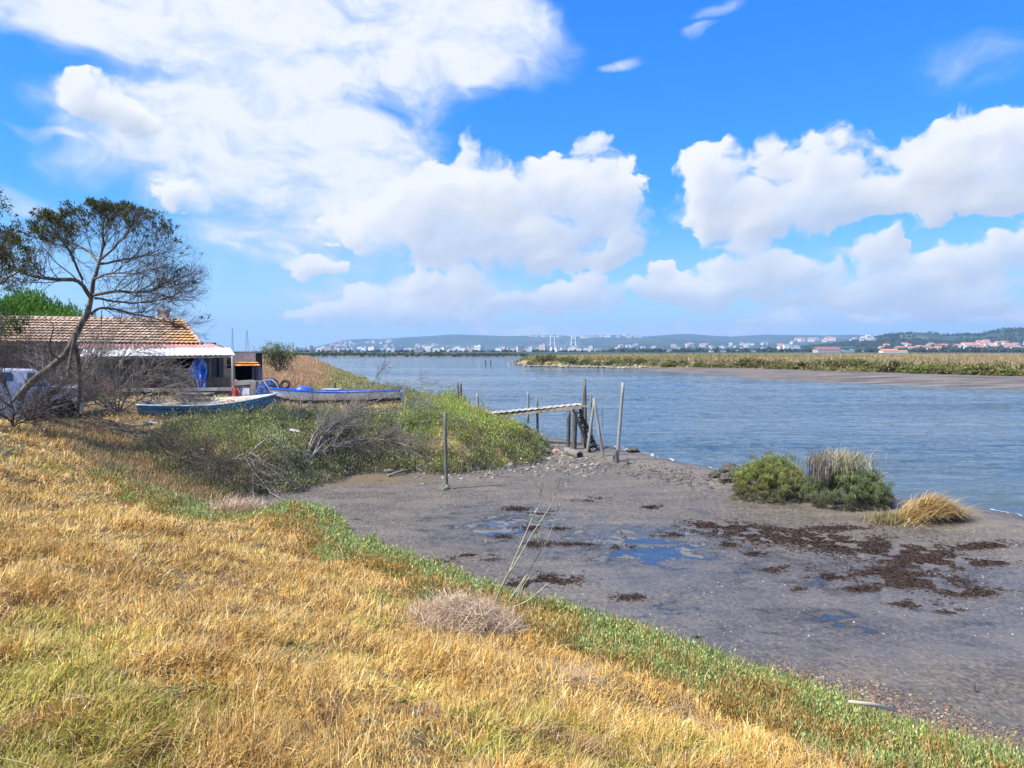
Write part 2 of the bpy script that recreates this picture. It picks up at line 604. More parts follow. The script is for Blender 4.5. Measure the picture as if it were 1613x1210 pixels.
def m_leaf(name, transl=.25, rough=.6, spec=.25):
    m, t = mat(name)
    a = t.new('ShaderNodeAttribute', attribute_name='tint')
    t.l.new(a.outputs[0], t.b.inputs['Base Color'])
    t.b.inputs['Roughness'].default_value = rough
    t.b.inputs['Specular IOR Level'].default_value = spec
    tr = t.new('ShaderNodeBsdfTranslucent')
    t.l.new(a.outputs[0], tr.inputs[0])
    mx = t.new('ShaderNodeMixShader')
    mx.inputs[0].default_value = transl
    t.l.new(t.b.outputs[0], mx.inputs[1])
    t.l.new(tr.outputs[0], mx.inputs[2])
    t.l.new(mx.outputs[0], t.out.inputs[0])
    return m


M_LEAF = m_leaf('leaf')
M_STRAW = m_leaf('straw', .18, .55, .3)

# ------------------------------------------------------------------ near ground: one fine sheet, split by what it is
ANG = np.concatenate([np.linspace(-180, -52, 40)[:-1], np.linspace(-52, 52, 620), np.linspace(52, 180, 40)[1:]]) * math.pi / 180
RAD = np.exp(np.linspace(math.log(.5), math.log(460), 760))
gx = np.sin(ANG)[None, :] * RAD[:, None]
gy = np.cos(ANG)[None, :] * RAD[:, None]
FD = near_fields(gx, gy)
gz = near_height(gx, gy, FD)
nr, na = gx.shape
GV = np.stack([gx, gy, gz], -1).reshape(-1, 3)
idx = np.arange(nr * na).reshape(nr, na)
quads = np.stack([idx[:-1, :-1], idx[:-1, 1:], idx[1:, 1:], idx[1:, :-1]], -1).reshape(-1, 4)[:, ::-1]


def fmean(f):
    return (f[:-1, :-1] + f[:-1, 1:] + f[1:, 1:] + f[1:, :-1]).reshape(-1) / 4


q1, q2, qs = fmean(FD[0]), fmean(FD[1]), fmean(FD[2])
qy = fmean(gy)
qx = fmean(gx)


def sub_sheet(name, mask, m, label, z_off=0.0, kind='structure'):
    q = quads[mask]
    used = np.unique(q)
    remap = np.zeros(len(GV), np.int64)
    remap[used] = np.arange(len(used))
    o = mesh_np(name, GV[used], [remap[q]], m, smooth=True)
    return tag(o, label, None, None, kind)


# mud
m_mud, t = mat('mud')
geo = t.obj
n_big = t.noise(geo, .35, 5, .55)
n_mid = t.noise(geo, 2.2, 6, .6)
n_fin = t.noise(geo, 15.0, 6, .68)
n_vf = t.noise(geo, 46.0, 4, .7)
sx = t.new('ShaderNodeSeparateXYZ')
t.l.new(geo, sx.inputs[0])


def ell(px, py, rx, ry, rot=0.0):
    cx, cy = G(px, py, .2)
    d = t.v('SUBTRACT', geo, (cx, cy, 0))
    mp = t.new('ShaderNodeMapping', vector_type='POINT')
    mp.inputs['Rotation'].default_value = (0, 0, rot)
    mp.inputs['Scale'].default_value = (1 / rx, 1 / ry, 0)
    t.l.new(d, mp.inputs[0])
    return t.m('SUBTRACT', 1.0, t.v('LENGTH', mp.outputs[0]))


def maxn(*a):
    r = a[0]
    for b_ in a[1:]:
        r = t.m('MAXIMUM', r, b_)
    return r


def clampn(a):
    return t.m('MAXIMUM', a, 0.0)


wet1 = clampn(ell(980, 850, 3.3, 1.9, .15))
wet2 = clampn(ell(800, 825, 2.4, 2.6))
wet3 = clampn(ell(1300, 980, 5.5, 1.6, -.35))
wet4 = clampn(ell(1250, 905, 5.5, 2.0, -.1))
wet = t.m('ADD', t.m('MULTIPLY', maxn(wet1, wet2), .30), t.m('MULTIPLY', maxn(wet3, wet4), .16))
pud_c = clampn(ell(1035, 873, .85, .50, .1))
pudn = t.noise(t.v('MULTIPLY', geo, (1, 1.25, 1)), 1.9, 5, .62, .4)
pudf = t.m('ADD', t.m('ADD', pudn, wet), t.m('MULTIPLY', pud_c, .34))
pudf = t.m('SUBTRACT', pudf, t.m('MULTIPLY', t.mr(n_fin, .35, .7), .05))
pud = t.mr(pudf, .705, .735)
spk = t.m('ADD', t.noise(t.v('MULTIPLY', geo, (1, 1.3, 1)), 6.5, 4, .6, .3), t.m('ADD', t.m('MULTIPLY', maxn(wet1, wet2), .17), t.m('MULTIPLY', maxn(wet3, wet4), .05)))
pud = t.m('MAXIMUM', pud, t.mr(spk, .70, .725))
damp = t.mr(t.m('ADD', t.m('MULTIPLY', n_mid, .5), wet), .25, .62)
hgt = sx.outputs[2]
dry = t.mr(hgt, .22, .34)
c = t.mix(t.mr(n_fin, .3, .72), (.080, .064, .046), (.25, .21, .155))
c = t.mix(t.m('MULTIPLY', dry, .8), c, t.mix(n_fin, (.12, .095, .065), (.34, .27, .18)))
c = t.mix(t.m('MULTIPLY', t.mr(n_mid, .50, .75), .55), c, (.055, .045, .034))
c = t.mix(t.m('MULTIPLY', t.mr(t.noise(t.v('MULTIPLY', geo, (.5, 1.4, 1)), 1.1, 5, .65), .45, .62), .35), c, (.29, .24, .17))
c = t.mix(t.m('MULTIPLY', damp, .35), c, (.07, .068, .072))
sand = clampn(ell(560, 755, 3.2, 1.2, .1))
c = t.mix(t.mr(t.m('MULTIPLY', sand, t.m('ADD', n_mid, .2)), .1, .5), c, (.20, .145, .075))
c = t.mix(t.mr(t.noise(geo, 30, 2, .5), .70, .74), c, (.42, .38, .30))
film = t.mr(pudf, .52, .71)
c = t.mix(t.m('MULTIPLY', film, .55), c, (.055, .045, .034))
c = t.mix(pud, c, (.035, .032, .028))
sheen = t.mr(t.m('ADD', maxn(wet1, wet2, wet3, wet4), t.m('MULTIPLY', t.m('SUBTRACT', n_mid, .5), .9)), .02, .55)
c = t.mix(t.m('MULTIPLY', sheen, .30), c, (.075, .066, .058))
t.l.new(c, t.b.inputs['Base Color'])
rg = t.m('MULTIPLY_ADD', damp, -.16, .56)
rg = t.m('MULTIPLY_ADD', t.mr(n_fin, .4, .7), .16, rg)
rg = t.m('MULTIPLY', rg, t.m('MULTIPLY_ADD', film, -.45, 1.0))
rg = t.m('MULTIPLY', rg, t.m('MULTIPLY_ADD', sheen, -.38, 1.0))
rg = t.m('MULTIPLY', rg, t.m('MULTIPLY_ADD', pud, -.95, 1.0))
t.l.new(rg, t.b.inputs['Roughness'])
t.l.new(t.m('MULTIPLY_ADD', t.m('MAXIMUM', pud, t.m('MAXIMUM', t.m('MULTIPLY', film, .5), t.m('MULTIPLY', sheen, .45))), .65, .35), t.b.inputs['Specular IOR Level'])
hh = t.m('ADD', t.m('MULTIPLY', n_fin, .050), t.m('MULTIPLY', n_vf, .018))
hh = t.m('ADD', hh, t.m('MULTIPLY', t.noise(geo, 5.5, 4, .6), .030))
hh = t.m('MULTIPLY', hh, t.m('MULTIPLY_ADD', sheen, -.45, 1.0))
hh = t.m('MULTIPLY', hh, t.m('MULTIPLY_ADD', pud, -1.0, 1.0))
bump(t, hh, .9, 1.0)

# soil under the grass and scrub
m_soil = m_simple('soil', (.20, .14, .06), .95, .5, 4.0, bmp=.8, col2=(.12, .11, .035))
m_yard = m_simple('yard_soil', (.33, .23, .11), .95, .35, 1.5, bmp=.8, col2=(.22, .17, .08))

dmask = q1 > -.05
yard = (~dmask) & (q2 > .05)
hollow = (~dmask) & (~yard) & (qx < -6.9) & (qx + qy * .0 > -60) & (qs > 3)
yard = yard | hollow
mudm = (~dmask) & (~yard) & (qs > -14)
sub_sheet('grassy_bank', dmask, m_soil, 'bank under dry golden grass in the foreground')
sub_sheet('scrubby_bank', yard, m_yard, 'raised bank that carries the hut, boats and green scrub')
sub_sheet('mud_flat', mudm, m_mud, 'wet grey tidal mud with small puddles below the grassy bank')

# ------------------------------------------------------------------ river
m_wat, t = mat('river_water')
geo = t.obj
g = t.v('MULTIPLY', geo, (.55, 1.0, 1))
mp = t.new('ShaderNodeMapping')
mp.inputs['Rotation'].default_value = (0, 0, R(10))
t.l.new(g, mp.inputs[0])
g = mp.outputs[0]
w1 = t.noise(g, 3.4, 4, .6, .3)
w2 = t.noise(t.v('MULTIPLY', g, (.55, 1, 1)), 1.15, 3, .5, .3)
w3 = t.noise(t.v('MULTIPLY', geo, (.2, 1.0, 1)), .06, 4, .55)
gust = t.m('MULTIPLY', t.mr(w3, .36, .62, .30, 1.0), t.mr(t.noise(t.v('MULTIPLY', geo, (.10, 1.0, 1)), .35, 3, .55), .3, .65, .55, 1.15))
hgt = t.m('MULTIPLY', t.m('ADD', t.m('MULTIPLY', w1, .16), t.m('MULTIPLY', w2, .45)), gust)
bn_ = bump(t, hgt, 1.0, 1.0)
murk = t.noise(t.v('MULTIPLY', geo, (.15, 1.0, 1)), .08, 5, .6)
c = t.mix(t.mr(murk, .35, .65), (.045, .090, .125), (.075, .115, .125))
t.l.new(c, t.b.inputs['Base Color'])
t.b.inputs['Roughness'].default_value = .07
t.b.inputs['IOR'].default_value = 1.33
wa = np.concatenate([np.linspace(-100, -43, 30)[:-1], np.linspace(-43, 53, 640), np.linspace(53, 100, 24)[1:]]) * math.pi / 180
wr = np.concatenate([np.exp(np.linspace(math.log(11), math.log(170), 620)), np.exp(np.linspace(math.log(174), math.log(9000), 60))])
wx = np.sin(wa)[None, :] * wr[:, None]
wy = np.cos(wa)[None, :] * wr[:, None]
fade = 1 - sstep(wr, 60, 165)[:, None]
rot_ = R(14)
rx_ = wx * math.cos(rot_) + wy * math.sin(rot_)
ry_ = -wx * math.sin(rot_) + wy * math.cos(rot_)
gst = .28 + 1.05 * sstep(fbm(wx * .03, wy * .10, 4, .55, 141), -.35, .35)
calm = sstep(np.minimum(sdist(wx, wy, P_SHORE) * -1, 12), 0, 3.5) * .75 + .25
sway = fbm(wx * .25, wy * .25, 2, .5, 142) * .9
wh = .085 * fbm(rx_ * .42 + sway, ry_ * .95 + sway, 2, .5, 143) + .036 * fbm(rx_ * 1.3, ry_ * 2.6 + sway, 2, .55, 146) + .03 * fbm(rx_ * .12, ry_ * .33, 2, .5, 148)
wz = wh * fade * gst * calm
i3 = np.arange(wx.size).reshape(wx.shape)
wq = np.stack([i3[:-1, :-1], i3[1:, :-1], i3[1:, 1:], i3[:-1, 1:]], -1).reshape(-1, 4)[:, ::-1]
river = mesh_np('river', np.stack([wx, wy, wz], -1).reshape(-1, 3), [wq], m_wat, smooth=True)
tag(river, 'rippled blue river between the mud flat and the far marsh', None, None, 'structure')
m_bed = m_simple('river_bed', (.10, .09, .075), .9, .3, .3)
bed = mesh_np('ground', np.array([[-16000, -3000, -1.6], [16000, -3000, -1.6], [16000, 16000, -1.6], [-16000, 16000, -1.6]]), [[[0, 1, 2, 3]]], m_bed)
tag(bed, 'bed of the river and plain out to the horizon', None, None, 'structure')

# ------------------------------------------------------------------ far land: marsh, plain and hills
RIDGES = [  # depth, width, silhouette (px, py)
    (7600., 1500., [(430, 556), (485, 549), (520, 541), (545, 535), (575, 533.5), (600, 534), (640, 531), (680, 529), (714, 526.5), (760, 528), (800, 529.5), (840, 528.5), (872, 527), (905, 530),
                    (940, 528), (975, 527.5), (1010, 530), (1042, 528), (1070, 526), (1090, 525.8), (1120, 528.5), (1150, 530), (1200, 527), (1250, 527.5), (1300, 528), (1345, 527), (1400, 530), (1480, 532), (1620, 534)]),
    (5200., 900., [(430, 558), (700, 556), (840, 549), (900, 543), (960, 541), (1000, 535), (1040, 533.5), (1100, 537), (1160, 540), (1240, 537), (1300, 535), (1400, 534), (1620, 536)]),
    (3000., 620., [(430, 560), (1180, 556), (1260, 549), (1330, 541), (1370, 533), (1400, 526.5), (1432, 523.5), (1465, 524.5), (1490, 529), (1515, 526.5), (1545, 527), (1565, 520.5), (1590, 518), (1620, 518), (1720, 514), (1900, 524), (2500, 545)]),
]


def far_height(x, y):
    x, y = np.asarray(x, float), np.asarray(y, float)
    px = x / y * FPX + 806.5
    z = np.full(x.shape, -1.2)
    plain = sstep(y, 445, 470) * 2.2
    dm = sdist(x + 4 * fbm(x * .05, y * .05, 3, .5, 301), y + 4 * fbm(x * .05 + 9, y * .05, 3, .5, 302), P_MARSH)
    dd = sdist(x + 2.5 * fbm(x * .07, y * .07, 3, .5, 303), y + 2.5 * fbm(x * .07 + 9, y * .07, 3, .5, 304), P_MMUD)
    z = np.where(dd > -12, np.clip(dd * .035, -1.2, .42), z)
    z = np.where(dm > 0, .42 + 1.0 * sstep(dm, 0, 3.0) + .25 * sstep(dm, 5, 60), z)
    z = np.maximum(z, -1.2 + plain)
    lx = -400 + (y * 0)
    out = z
    for k, (Y, wd, sil) in enumerate(RIDGES):
        sx_, sy_ = [q[0] for q in sil], [q[1] for q in sil]
        e = np.interp(px, sx_, sy_)
        top = CZ + (553 - e) / FPX * Y
        shape = np.clip(1 - ((y - Y) / wd) ** 2, 0, 1)
        front = np.where(y < Y, np.clip((y - (Y - wd * 1.7)) / (wd * 1.7), 0, 1) ** 1.5, np.clip(1 - (y - Y) / (wd * 3), 0, 1))
        rough = fbm(x / (Y * .06), y / (Y * .05), 5, .55, 310 + k)
        hgt = (top - 1.0) * front * (1 + .22 * rough * (1 - front ** 4)) + 1.0
        out = np.maximum(out, np.where(front > 0, hgt, -9))
    return out


Uf = np.linspace(-1.15, 1.45, 1500)
Yf = np.concatenate([np.exp(np.linspace(math.log(58), math.log(460), 190)), np.exp(np.linspace(math.log(465), math.log(9500), 200))])
fx = Uf[None, :] * Yf[:, None]
fy = np.repeat(Yf[:, None], len(Uf), 1)
fz = far_height(fx, fy)
i2 = np.arange(fx.size).reshape(fx.shape)
fq = np.stack([i2[:-1, :-1], i2[:-1, 1:], i2[1:, 1:], i2[1:, :-1]], -1).reshape(-1, 4)
qz = fz.reshape(-1)[fq].max(1)
qyy = fy.reshape(-1)[fq].mean(1)
FV = np.stack([fx, fy, fz], -1).reshape(-1, 3)

m_fmud, t = mat('far_mud')
n1 = t.noise(t.v('MULTIPLY', t.obj, (.25, 1, 1)), .55, 6, .65)
n2 = t.noise(t.obj, 3.0, 4, .6)
c = t.mix(t.mr(n1, .35, .65), (.09, .073, .055), (.25, .21, .165))
c = t.mix(t.mr(n2, .6, .75), c, (.05, .045, .04))
t.l.new(c, t.b.inputs['Base Color'])
t.b.inputs['Roughness'].default_value = .7
t.b.inputs['Specular IOR Level'].default_value = .15
bump(t, n1, .6, .3)
m_marsh = m_simple('marsh_soil', (.30, .24, .11), .95, .35, .05, col2=(.16, .17, .06), bmp=0)
m_hill, t = mat('hill_cover')
n0 = t.noise(t.obj, .0011, 6, .6)
n1 = t.noise(t.obj, .006, 6, .62)
n2 = t.noise(t.obj, .03, 4, .6)
c = t.mix(t.mr(n1, .38, .62), (.014, .036, .018), (.045, .080, .040))
c = t.mix(t.m('MULTIPLY', t.mr(n0, .54, .68), .45), c, (.18, .19, .11))
c = t.mix(t.mr(n2, .58, .7), c, (.012, .032, .012))
t.l.new(c, t.b.inputs['Base Color'])
t.b.inputs['Roughness'].default_value = 1.0
bump(t, n2, 1.0, 8.0)


def far_sheet(name, mask, m, label):
    q = fq[mask]
    used = np.unique(q)
    remap = np.zeros(len(FV), np.int64)
    remap[used] = np.arange(len(used))
    o = mesh_np(name, FV[used], [remap[q]], m, smooth=True)
    return tag(o, label, None, None, 'structure')


near_m = qyy < 462
far_sheet('marsh_mud', near_m & (qz <= .45) & (qz > -1.19), m_fmud, 'strip of bare grey mud along the far marsh')
far_sheet('marsh_ground', near_m & (qz > .45), m_marsh, 'low marsh plain over the river')
far_sheet('hills', ~near_m, m_hill, 'wooded hills and plain behind the town')

# ------------------------------------------------------------------ haze: an even volume round the whole place
mh = bpy.data.materials.new('haze')
mh.use_nodes = True
mh.cycles.homogeneous_volume = True
th = NT(mh.node_tree)
th.n.clear()
o_ = th.new('ShaderNodeOutputMaterial')
pv_ = th.new('ShaderNodeVolumePrincipled')
pv_.inputs['Color'].default_value = (.44, .70, 1.0, 1)
pv_.inputs['Density'].default_value = 1.15e-4
pv_.inputs['Anisotropy'].default_value = .1
th.l.new(pv_.outputs[0], o_.inputs[1])
hb = MB()
hb.box((0, 4600, 176.5), (28000, 10400, 360))
hz_o = hb.build('haze', mh)
tag(hz_o, 'thin blue air that fades the far hills', None, None, 'stuff')

# thin broken line of foam where the river laps the mud
sp_l = np.array([G(*q) for q in [(1640, 823, .0), (1613, 815, .0), (1500, 797, .0), (1400, 784, .0), (1250, 762, .0), (1120, 739, .0), (1060, 727, .0), (1000, 712, .0), (930, 701, .0), (860, 687, .0), (810, 671, .0), (750, 650, .0)]])
seg = np.linalg.norm(np.diff(sp_l, axis=0), axis=1)
cum = np.concatenate([[0], np.cumsum(seg)])
q_ = np.arange(0, cum[-1], .035)
lx_, ly_ = np.interp(q_, cum, sp_l[:, 0]), np.interp(q_, cum, sp_l[:, 1])
# follow the real water line: walk outwards from the land until the ground dips below the water
tx, ty = np.gradient(lx_), np.gradient(ly_)
nl_ = np.hypot(tx, ty)
nx_, ny_ = -ty / nl_, tx / nl_
best = np.zeros(len(q_))
done = np.zeros(len(q_), bool)
for o_ in np.arange(-2.0, 2.0, .05):
    for_sign = o_
    zz_ = near_height(lx_ + nx_ * o_, ly_ + ny_ * o_)
    hit = (zz_ > -.004) != (near_height(lx_ - nx_ * 2.0, ly_ - ny_ * 2.0) > -.004)
    new = hit & ~done
    best[new] = o_
    done |= hit
wx_, wy_ = lx_ + nx_ * best, ly_ + ny_ * best
fn_ = fbm(q_ * 1.3, q_ * 0, 4, .6, 77)
wd_ = np.clip(.045 + .06 * fn_ + .03 * fbm(q_ * 9, q_ * 0 + 3, 2, .5, 78), 0.0, .12)
a_ = np.stack([wx_ - nx_ * wd_, wy_ - ny_ * wd_, np.full(len(q_), .010)], -1)
b_ = np.stack([wx_ + nx_ * wd_, wy_ + ny_ * wd_, np.full(len(q_), .022)], -1)
V_ = np.concatenate([a_, b_])
n_ = len(q_)
i_ = np.arange(n_ - 1)
keep = (wd_[:-1] > .004) & (np.abs(np.diff(best)) < .3) & done[:-1]
F_ = np.stack([i_, i_ + 1, i_ + 1 + n_, i_ + n_], -1)[keep]
m_foam = m_simple('foam', (.62, .64, .66), .6, .2, 14, bmp=0)
tag(mesh_np('foam', V_, [F_], m_foam), 'thin broken line of foam where the river laps the mud', None, None, 'stuff')

# ------------------------------------------------------------------ plants
RN = np.random.RandomState(12)


def blades(name, P, yaw, lean, L, Wd, curl, C, m, parent=None, sidejit=1.2):
    """curved grass blades, five vertices each"""
    n = len(P)
    h = np.stack([np.cos(yaw), np.sin(yaw), np.zeros(n)], -1)
    up = np.array([0, 0, 1.0])
    l2 = lean + curl
    mid = P + (h * np.sin(lean)[:, None] + up * np.cos(lean)[:, None]) * (L * .5)[:, None]
    tip = mid + (h * np.sin(l2)[:, None] + up * np.cos(l2)[:, None]) * (L * .5)[:, None]
    y2 = yaw + np.pi / 2 + RN.uniform(-sidejit, sidejit, n)
    s = np.stack([np.cos(y2), np.sin(y2), np.zeros(n)], -1) * (Wd * .5)[:, None]
    V = np.stack([P - s, P + s, mid + s * .8, mid - s * .8, tip], 1).reshape(-1, 3)
    b = np.arange(n) * 5
    q = np.stack([b, b + 1, b + 2, b + 3], -1)
    t_ = np.stack([b + 3, b + 2, b + 4], -1)
    return mesh_np(name, V, [q, t_], m, parent, colors=np.repeat(C, 5, 0))


def leaves(name, P, D, l, w, C, m, parent=None):
    """rhombic leaves along direction D"""
    n = len(P)
    D = D / (np.linalg.norm(D, axis=1, keepdims=True) + 1e-9)
    r = RN.normal(size=(n, 3))
    s = np.cross(D, r)
    s /= (np.linalg.norm(s, axis=1, keepdims=True) + 1e-9)
    a = D * (l * .5)[:, None]
    b = s * (w * .5)[:, None]
    V = np.stack([P - a, P + b, P + a, P - b], 1).reshape(-1, 3)
    q = (np.arange(n) * 4)[:, None] + np.arange(4)[None, :]
    return mesh_np(name, V, [q], m, parent, colors=np.repeat(C, 4, 0))


def pick(cols, wts, n, jit=.18):
    cols = np.array(cols)
    w = np.array(wts, float)
    i = RN.choice(len(cols), n, p=w / w.sum())
    return cols[i] * (1 + RN.normal(0, jit, (n, 1))).clip(.45, 1.8)


def scatter(n, r0, r1, a0=-50, a1=50):
    a = RN.uniform(R(a0), R(a1), n)
    r = np.exp(RN.uniform(math.log(r0), math.log(r1), n))
    return np.sin(a) * r, np.cos(a) * r, r


def clump_leaves(cx, cy, cz, rx, rz, K, size, top, low, lift=.35, wd=.4, green=None):
    """leafy cushions: returns P, D, l, w, C. cx.. arrays of clumps; K leaves each"""
    n = len(cx)
    N = n * K
    u = RN.normal(size=(N, 3))
    u[:, 2] = np.abs(u[:, 2])
    u /= np.linalg.norm(u, axis=1, keepdims=True)
    rad = RN.uniform(.55, 1.05, N)
    lump = 1 + .16 * RN.normal(size=N)
    c = np.repeat(np.stack([cx, cy, cz], -1), K, 0)
    rx_, rz_ = np.repeat(rx, K), np.repeat(rz, K)
    off = u * rad[:, None]
    P = c + np.stack([off[:, 0] * rx_, off[:, 1] * rx_, off[:, 2] * rz_ * lump], -1)
    D = u * 1.0 + RN.normal(0, .45, (N, 3)) + np.array([0, 0, lift * 2])
    hh = off[:, 2]
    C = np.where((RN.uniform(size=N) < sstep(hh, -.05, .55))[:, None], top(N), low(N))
    tone = np.repeat(1 + RN.normal(0, .20, n), K)
    C = C * tone[:, None]
    sc = RN.uniform(.6, 1.4, N)
    return P, D, size * sc, size * wd * sc, C.clip(0.005, .9)


# ------------------------------------------------------------------ branches
def tubes_np(polys, sides=5):
    """polys: list of (points (k,3), radii (k,)) -> V, quads"""
    VV, QQ = [], []
    b = 0
    ang = np.arange(sides) / sides * 2 * np.pi
    ca, sa = np.cos(ang), np.sin(ang)
    for p, rr_ in polys:
        k = len(p)
        t_ = np.gradient(p, axis=0)
        t_ /= np.linalg.norm(t_, axis=1, keepdims=True) + 1e-9
        ref = np.array([0.3, 0.2, 1.0]) if abs(t_[0, 2]) < .8 else np.array([1.0, .2, 0])
        a = np.cross(t_, ref)
        a /= np.linalg.norm(a, axis=1, keepdims=True) + 1e-9
        c = np.cross(t_, a)
        ring = p[:, None, :] + (a[:, None, :] * ca[None, :, None] + c[:, None, :] * sa[None, :, None]) * rr_[:, None, None]
        VV.append(ring.reshape(-1, 3))
        i = np.arange(k - 1)[:, None] * sides + np.arange(sides)[None, :]
        j = np.arange(k - 1)[:, None] * sides + (np.arange(sides)[None, :] + 1) % sides
        QQ.append(np.stack([i, j, j + sides, i + sides], -1).reshape(-1, 4) + b)
        b += k * sides
    return np.concatenate(VV), np.concatenate(QQ)


def twig(p, d, L, r0, rg, segs=5, wig=.25, bend=(0, 0, 0)):
    pts = [np.array(p, float)]
    d = np.array(d, float)
    d /= np.linalg.norm(d) + 1e-9
    for i in range(segs):
        d = d + rg.normal(0, wig, 3) + np.array(bend) / segs
        d /= np.linalg.norm(d) + 1e-9
        pts.append(pts[-1] + d * L / segs)
    pts = np.array(pts)
    return pts, np.linspace(r0, r0 * .35, segs + 1)


# ---- golden grass of the foreground bank
x, y, r = scatter(1150000, 1.1, 30, -54, 54)
d1, d2, ds = near_fields(x, y)
edge = .95 + .40 * fbm(x * .7, y * .7, 3, .5, 401)
edge = edge + .75 * sstep(x, .5, 4.0) - .7 * sstep(-x, 5.5, 8)
k = (d1 > edge * RN.uniform(.5, 1.3, len(x))) & (r < 30)
k &= ~((x < -14) & (y > 24))
x, y, r, d1, d2, ds = [q[k] for q in (x, y, r, d1, d2, ds)]
n = len(x)
z = near_height(x, y, (d1, d2, ds))
tus = fbm(x * 1.15, y * 1.15, 4, .55, 411)
tus2 = fbm(x * 4.5, y * 4.5, 3, .55, 412)
swirl = fbm(x * .9, y * .9, 3, .5, 421) * 4.5 + fbm(x * 3.5, y * 3.5, 2, .5, 422) * 2.5
yaw = swirl + RN.normal(0, .95, n) + .6
lean = np.clip(RN.normal(.92, .40, n) - .38 * tus, .05, 1.5)
L = (.080 + .075 * RN.uniform(size=n)) * (1 + 1.1 * np.clip(tus + .5 * tus2, -.62, 1.2)) * (1 + .012 * r) * np.where(RN.uniform(size=n) < .04, 1.6, 1)
Wd = (.0026 + .00070 * r) * RN.uniform(.6, 1.3, n)
gold = pick([(.64, .385, .095), (.78, .52, .165), (.48, .26, .055), (.88, .67, .31), (.17, .095, .025)], [33, 28, 14, 12, 13], n)
grn = pick([(.34, .33, .045), (.50, .43, .08), (.17, .19, .028), (.66, .49, .14)], [34, 32, 14, 20], n)
gp = fbm(x * .55 + 3, y * .55, 4, .6, 431) + .35 * fbm(x * 2.6, y * 2.6, 3, .6, 432)
# greener low on the left and in front, and in the hollows
gmix = sstep(gp + .28 * sstep(-x - .1 * y, -.4, 2.2) * sstep(-r, -9, -3.5) + .10 * sstep(-r, -6, -2.5) - .35 * tus - .04, .06, .50)
gmix = np.clip(gmix * .8, 0, .85)
C = np.where((RN.uniform(size=n) < gmix)[:, None], grn, gold)
rust = (RN.uniform(size=n) < .72 * sstep(fbm(x * 1.5, y * 1.5, 4, .6, 441), .16, .42))
C = np.where(rust[:, None], pick([(.36, .20, .07), (.28, .15, .05), (.50, .38, .24)], [4, 3, 3], n), C)
patch = 1.0 + .36 * fbm(x * .5, y * .5, 3, .5, 451) + .22 * tus2
C = C * np.clip(patch, .5, 1.4)[:, None]
P = np.stack([x, y, z - .01 + .05 * np.clip(tus, 0, 1) * RN.uniform(size=n)], -1)
g = blades('dry_grass', P, yaw, lean, L, Wd, RN.normal(.65, .7, n), C.clip(.01, .9), M_STRAW)
tag(g, 'matted golden dry grass covering the foreground bank', None, None, 'stuff')

# ---- long loose straws and bent stalks lying over the grass
x, y, r = scatter(5200, 1.3, 18, -50, 44)
d1, d2, ds = near_fields(x, y)
k = (d1 > 1.2) & (fbm(x * .7, y * .7, 3, .5, 461) > -.15)
x, y, r = x[k], y[k], r[k]
n = len(x)
z = near_height(x, y) + .04
rgs = np.random.RandomState(66)
pls = []
for i in range(n):
    yw_, ln_ = rgs.uniform(0, 6.28), np.clip(rgs.normal(1.15, .3), .2, 1.5)
    pls.append(twig((x[i], y[i], z[i]), (math.cos(yw_) * math.sin(ln_), math.sin(yw_) * math.sin(ln_), math.cos(ln_)), rgs.uniform(.12, .42), .0011 + .00022 * r[i], rgs, 7, .13, (rgs.normal(0, .5), rgs.normal(0, .5), -.5)))
V, Q = tubes_np(pls, 3)
g = mesh_np('loose_straw', V, [Q], M_STRAW, colors=np.repeat(pick([(.80, .64, .36), (.66, .50, .29), (.38, .25, .13)], [4, 3, 3], n).clip(.01, .9), 24, 0))
tag(g, 'long pale straws and bent stalks lying over the golden grass', None, None, 'stuff')

# ---- dry grass of the hut yard, and the reeds on the point beyond
x, y, r = scatter(240000, 17, 60, -52, 12)
d1, d2, ds = near_fields(x, y)
k = (d2 > .5) & (d1 < 1.0) & (y < 52)
k &= (RN.uniform(size=len(x)) < .25 + .75 * sstep(fbm(x * .5, y * .5, 3, .5, 402), -.3, .2))
x, y, r, d1, d2, ds = [q[k] for q in (x, y, r, d1, d2, ds)]
n = len(x)
z = near_height(x, y, (d1, d2, ds))
C = pick([(.60, .42, .19), (.70, .52, .28), (.40, .25, .09), (.32, .32, .10)], [40, 25, 20, 15], n)
g = blades('yard_grass', np.stack([x, y, z - .01], -1), RN.uniform(0, 6.28, n), np.abs(RN.normal(.5, .3, n)), RN.uniform(.08, .22, n) * (r / 26), RN.uniform(.015, .03, n) * r / 26,
           RN.normal(.5, .4, n), C.clip(.01, .85), M_STRAW)
tag(g, 'short straw coloured grass round the boats and the hut', None, None, 'stuff')


def scrub_sheet(name, x, y, d, K, size, rxa, rza, top, low, label, lift=.3, zoff=-.05):
    z = near_height(x, y, d)
    n = len(x)
    rx = RN.uniform(*rxa, n)
    rz = RN.uniform(*rza, n)
    P, D, l, w, C = clump_leaves(x, y, z + zoff, rx, rz, K, size, top, low, lift)
    o = leaves(name, P, D, l, w, C, M_LEAF)
    return tag(o, label, None, None, 'stuff')


# ---- scrub on the hut bank
def pt(*cw_):
    cs = [c for c, _ in cw_]
    ws = [w_ for _, w_ in cw_]
    return lambda n: pick(cs, ws, n, .22)


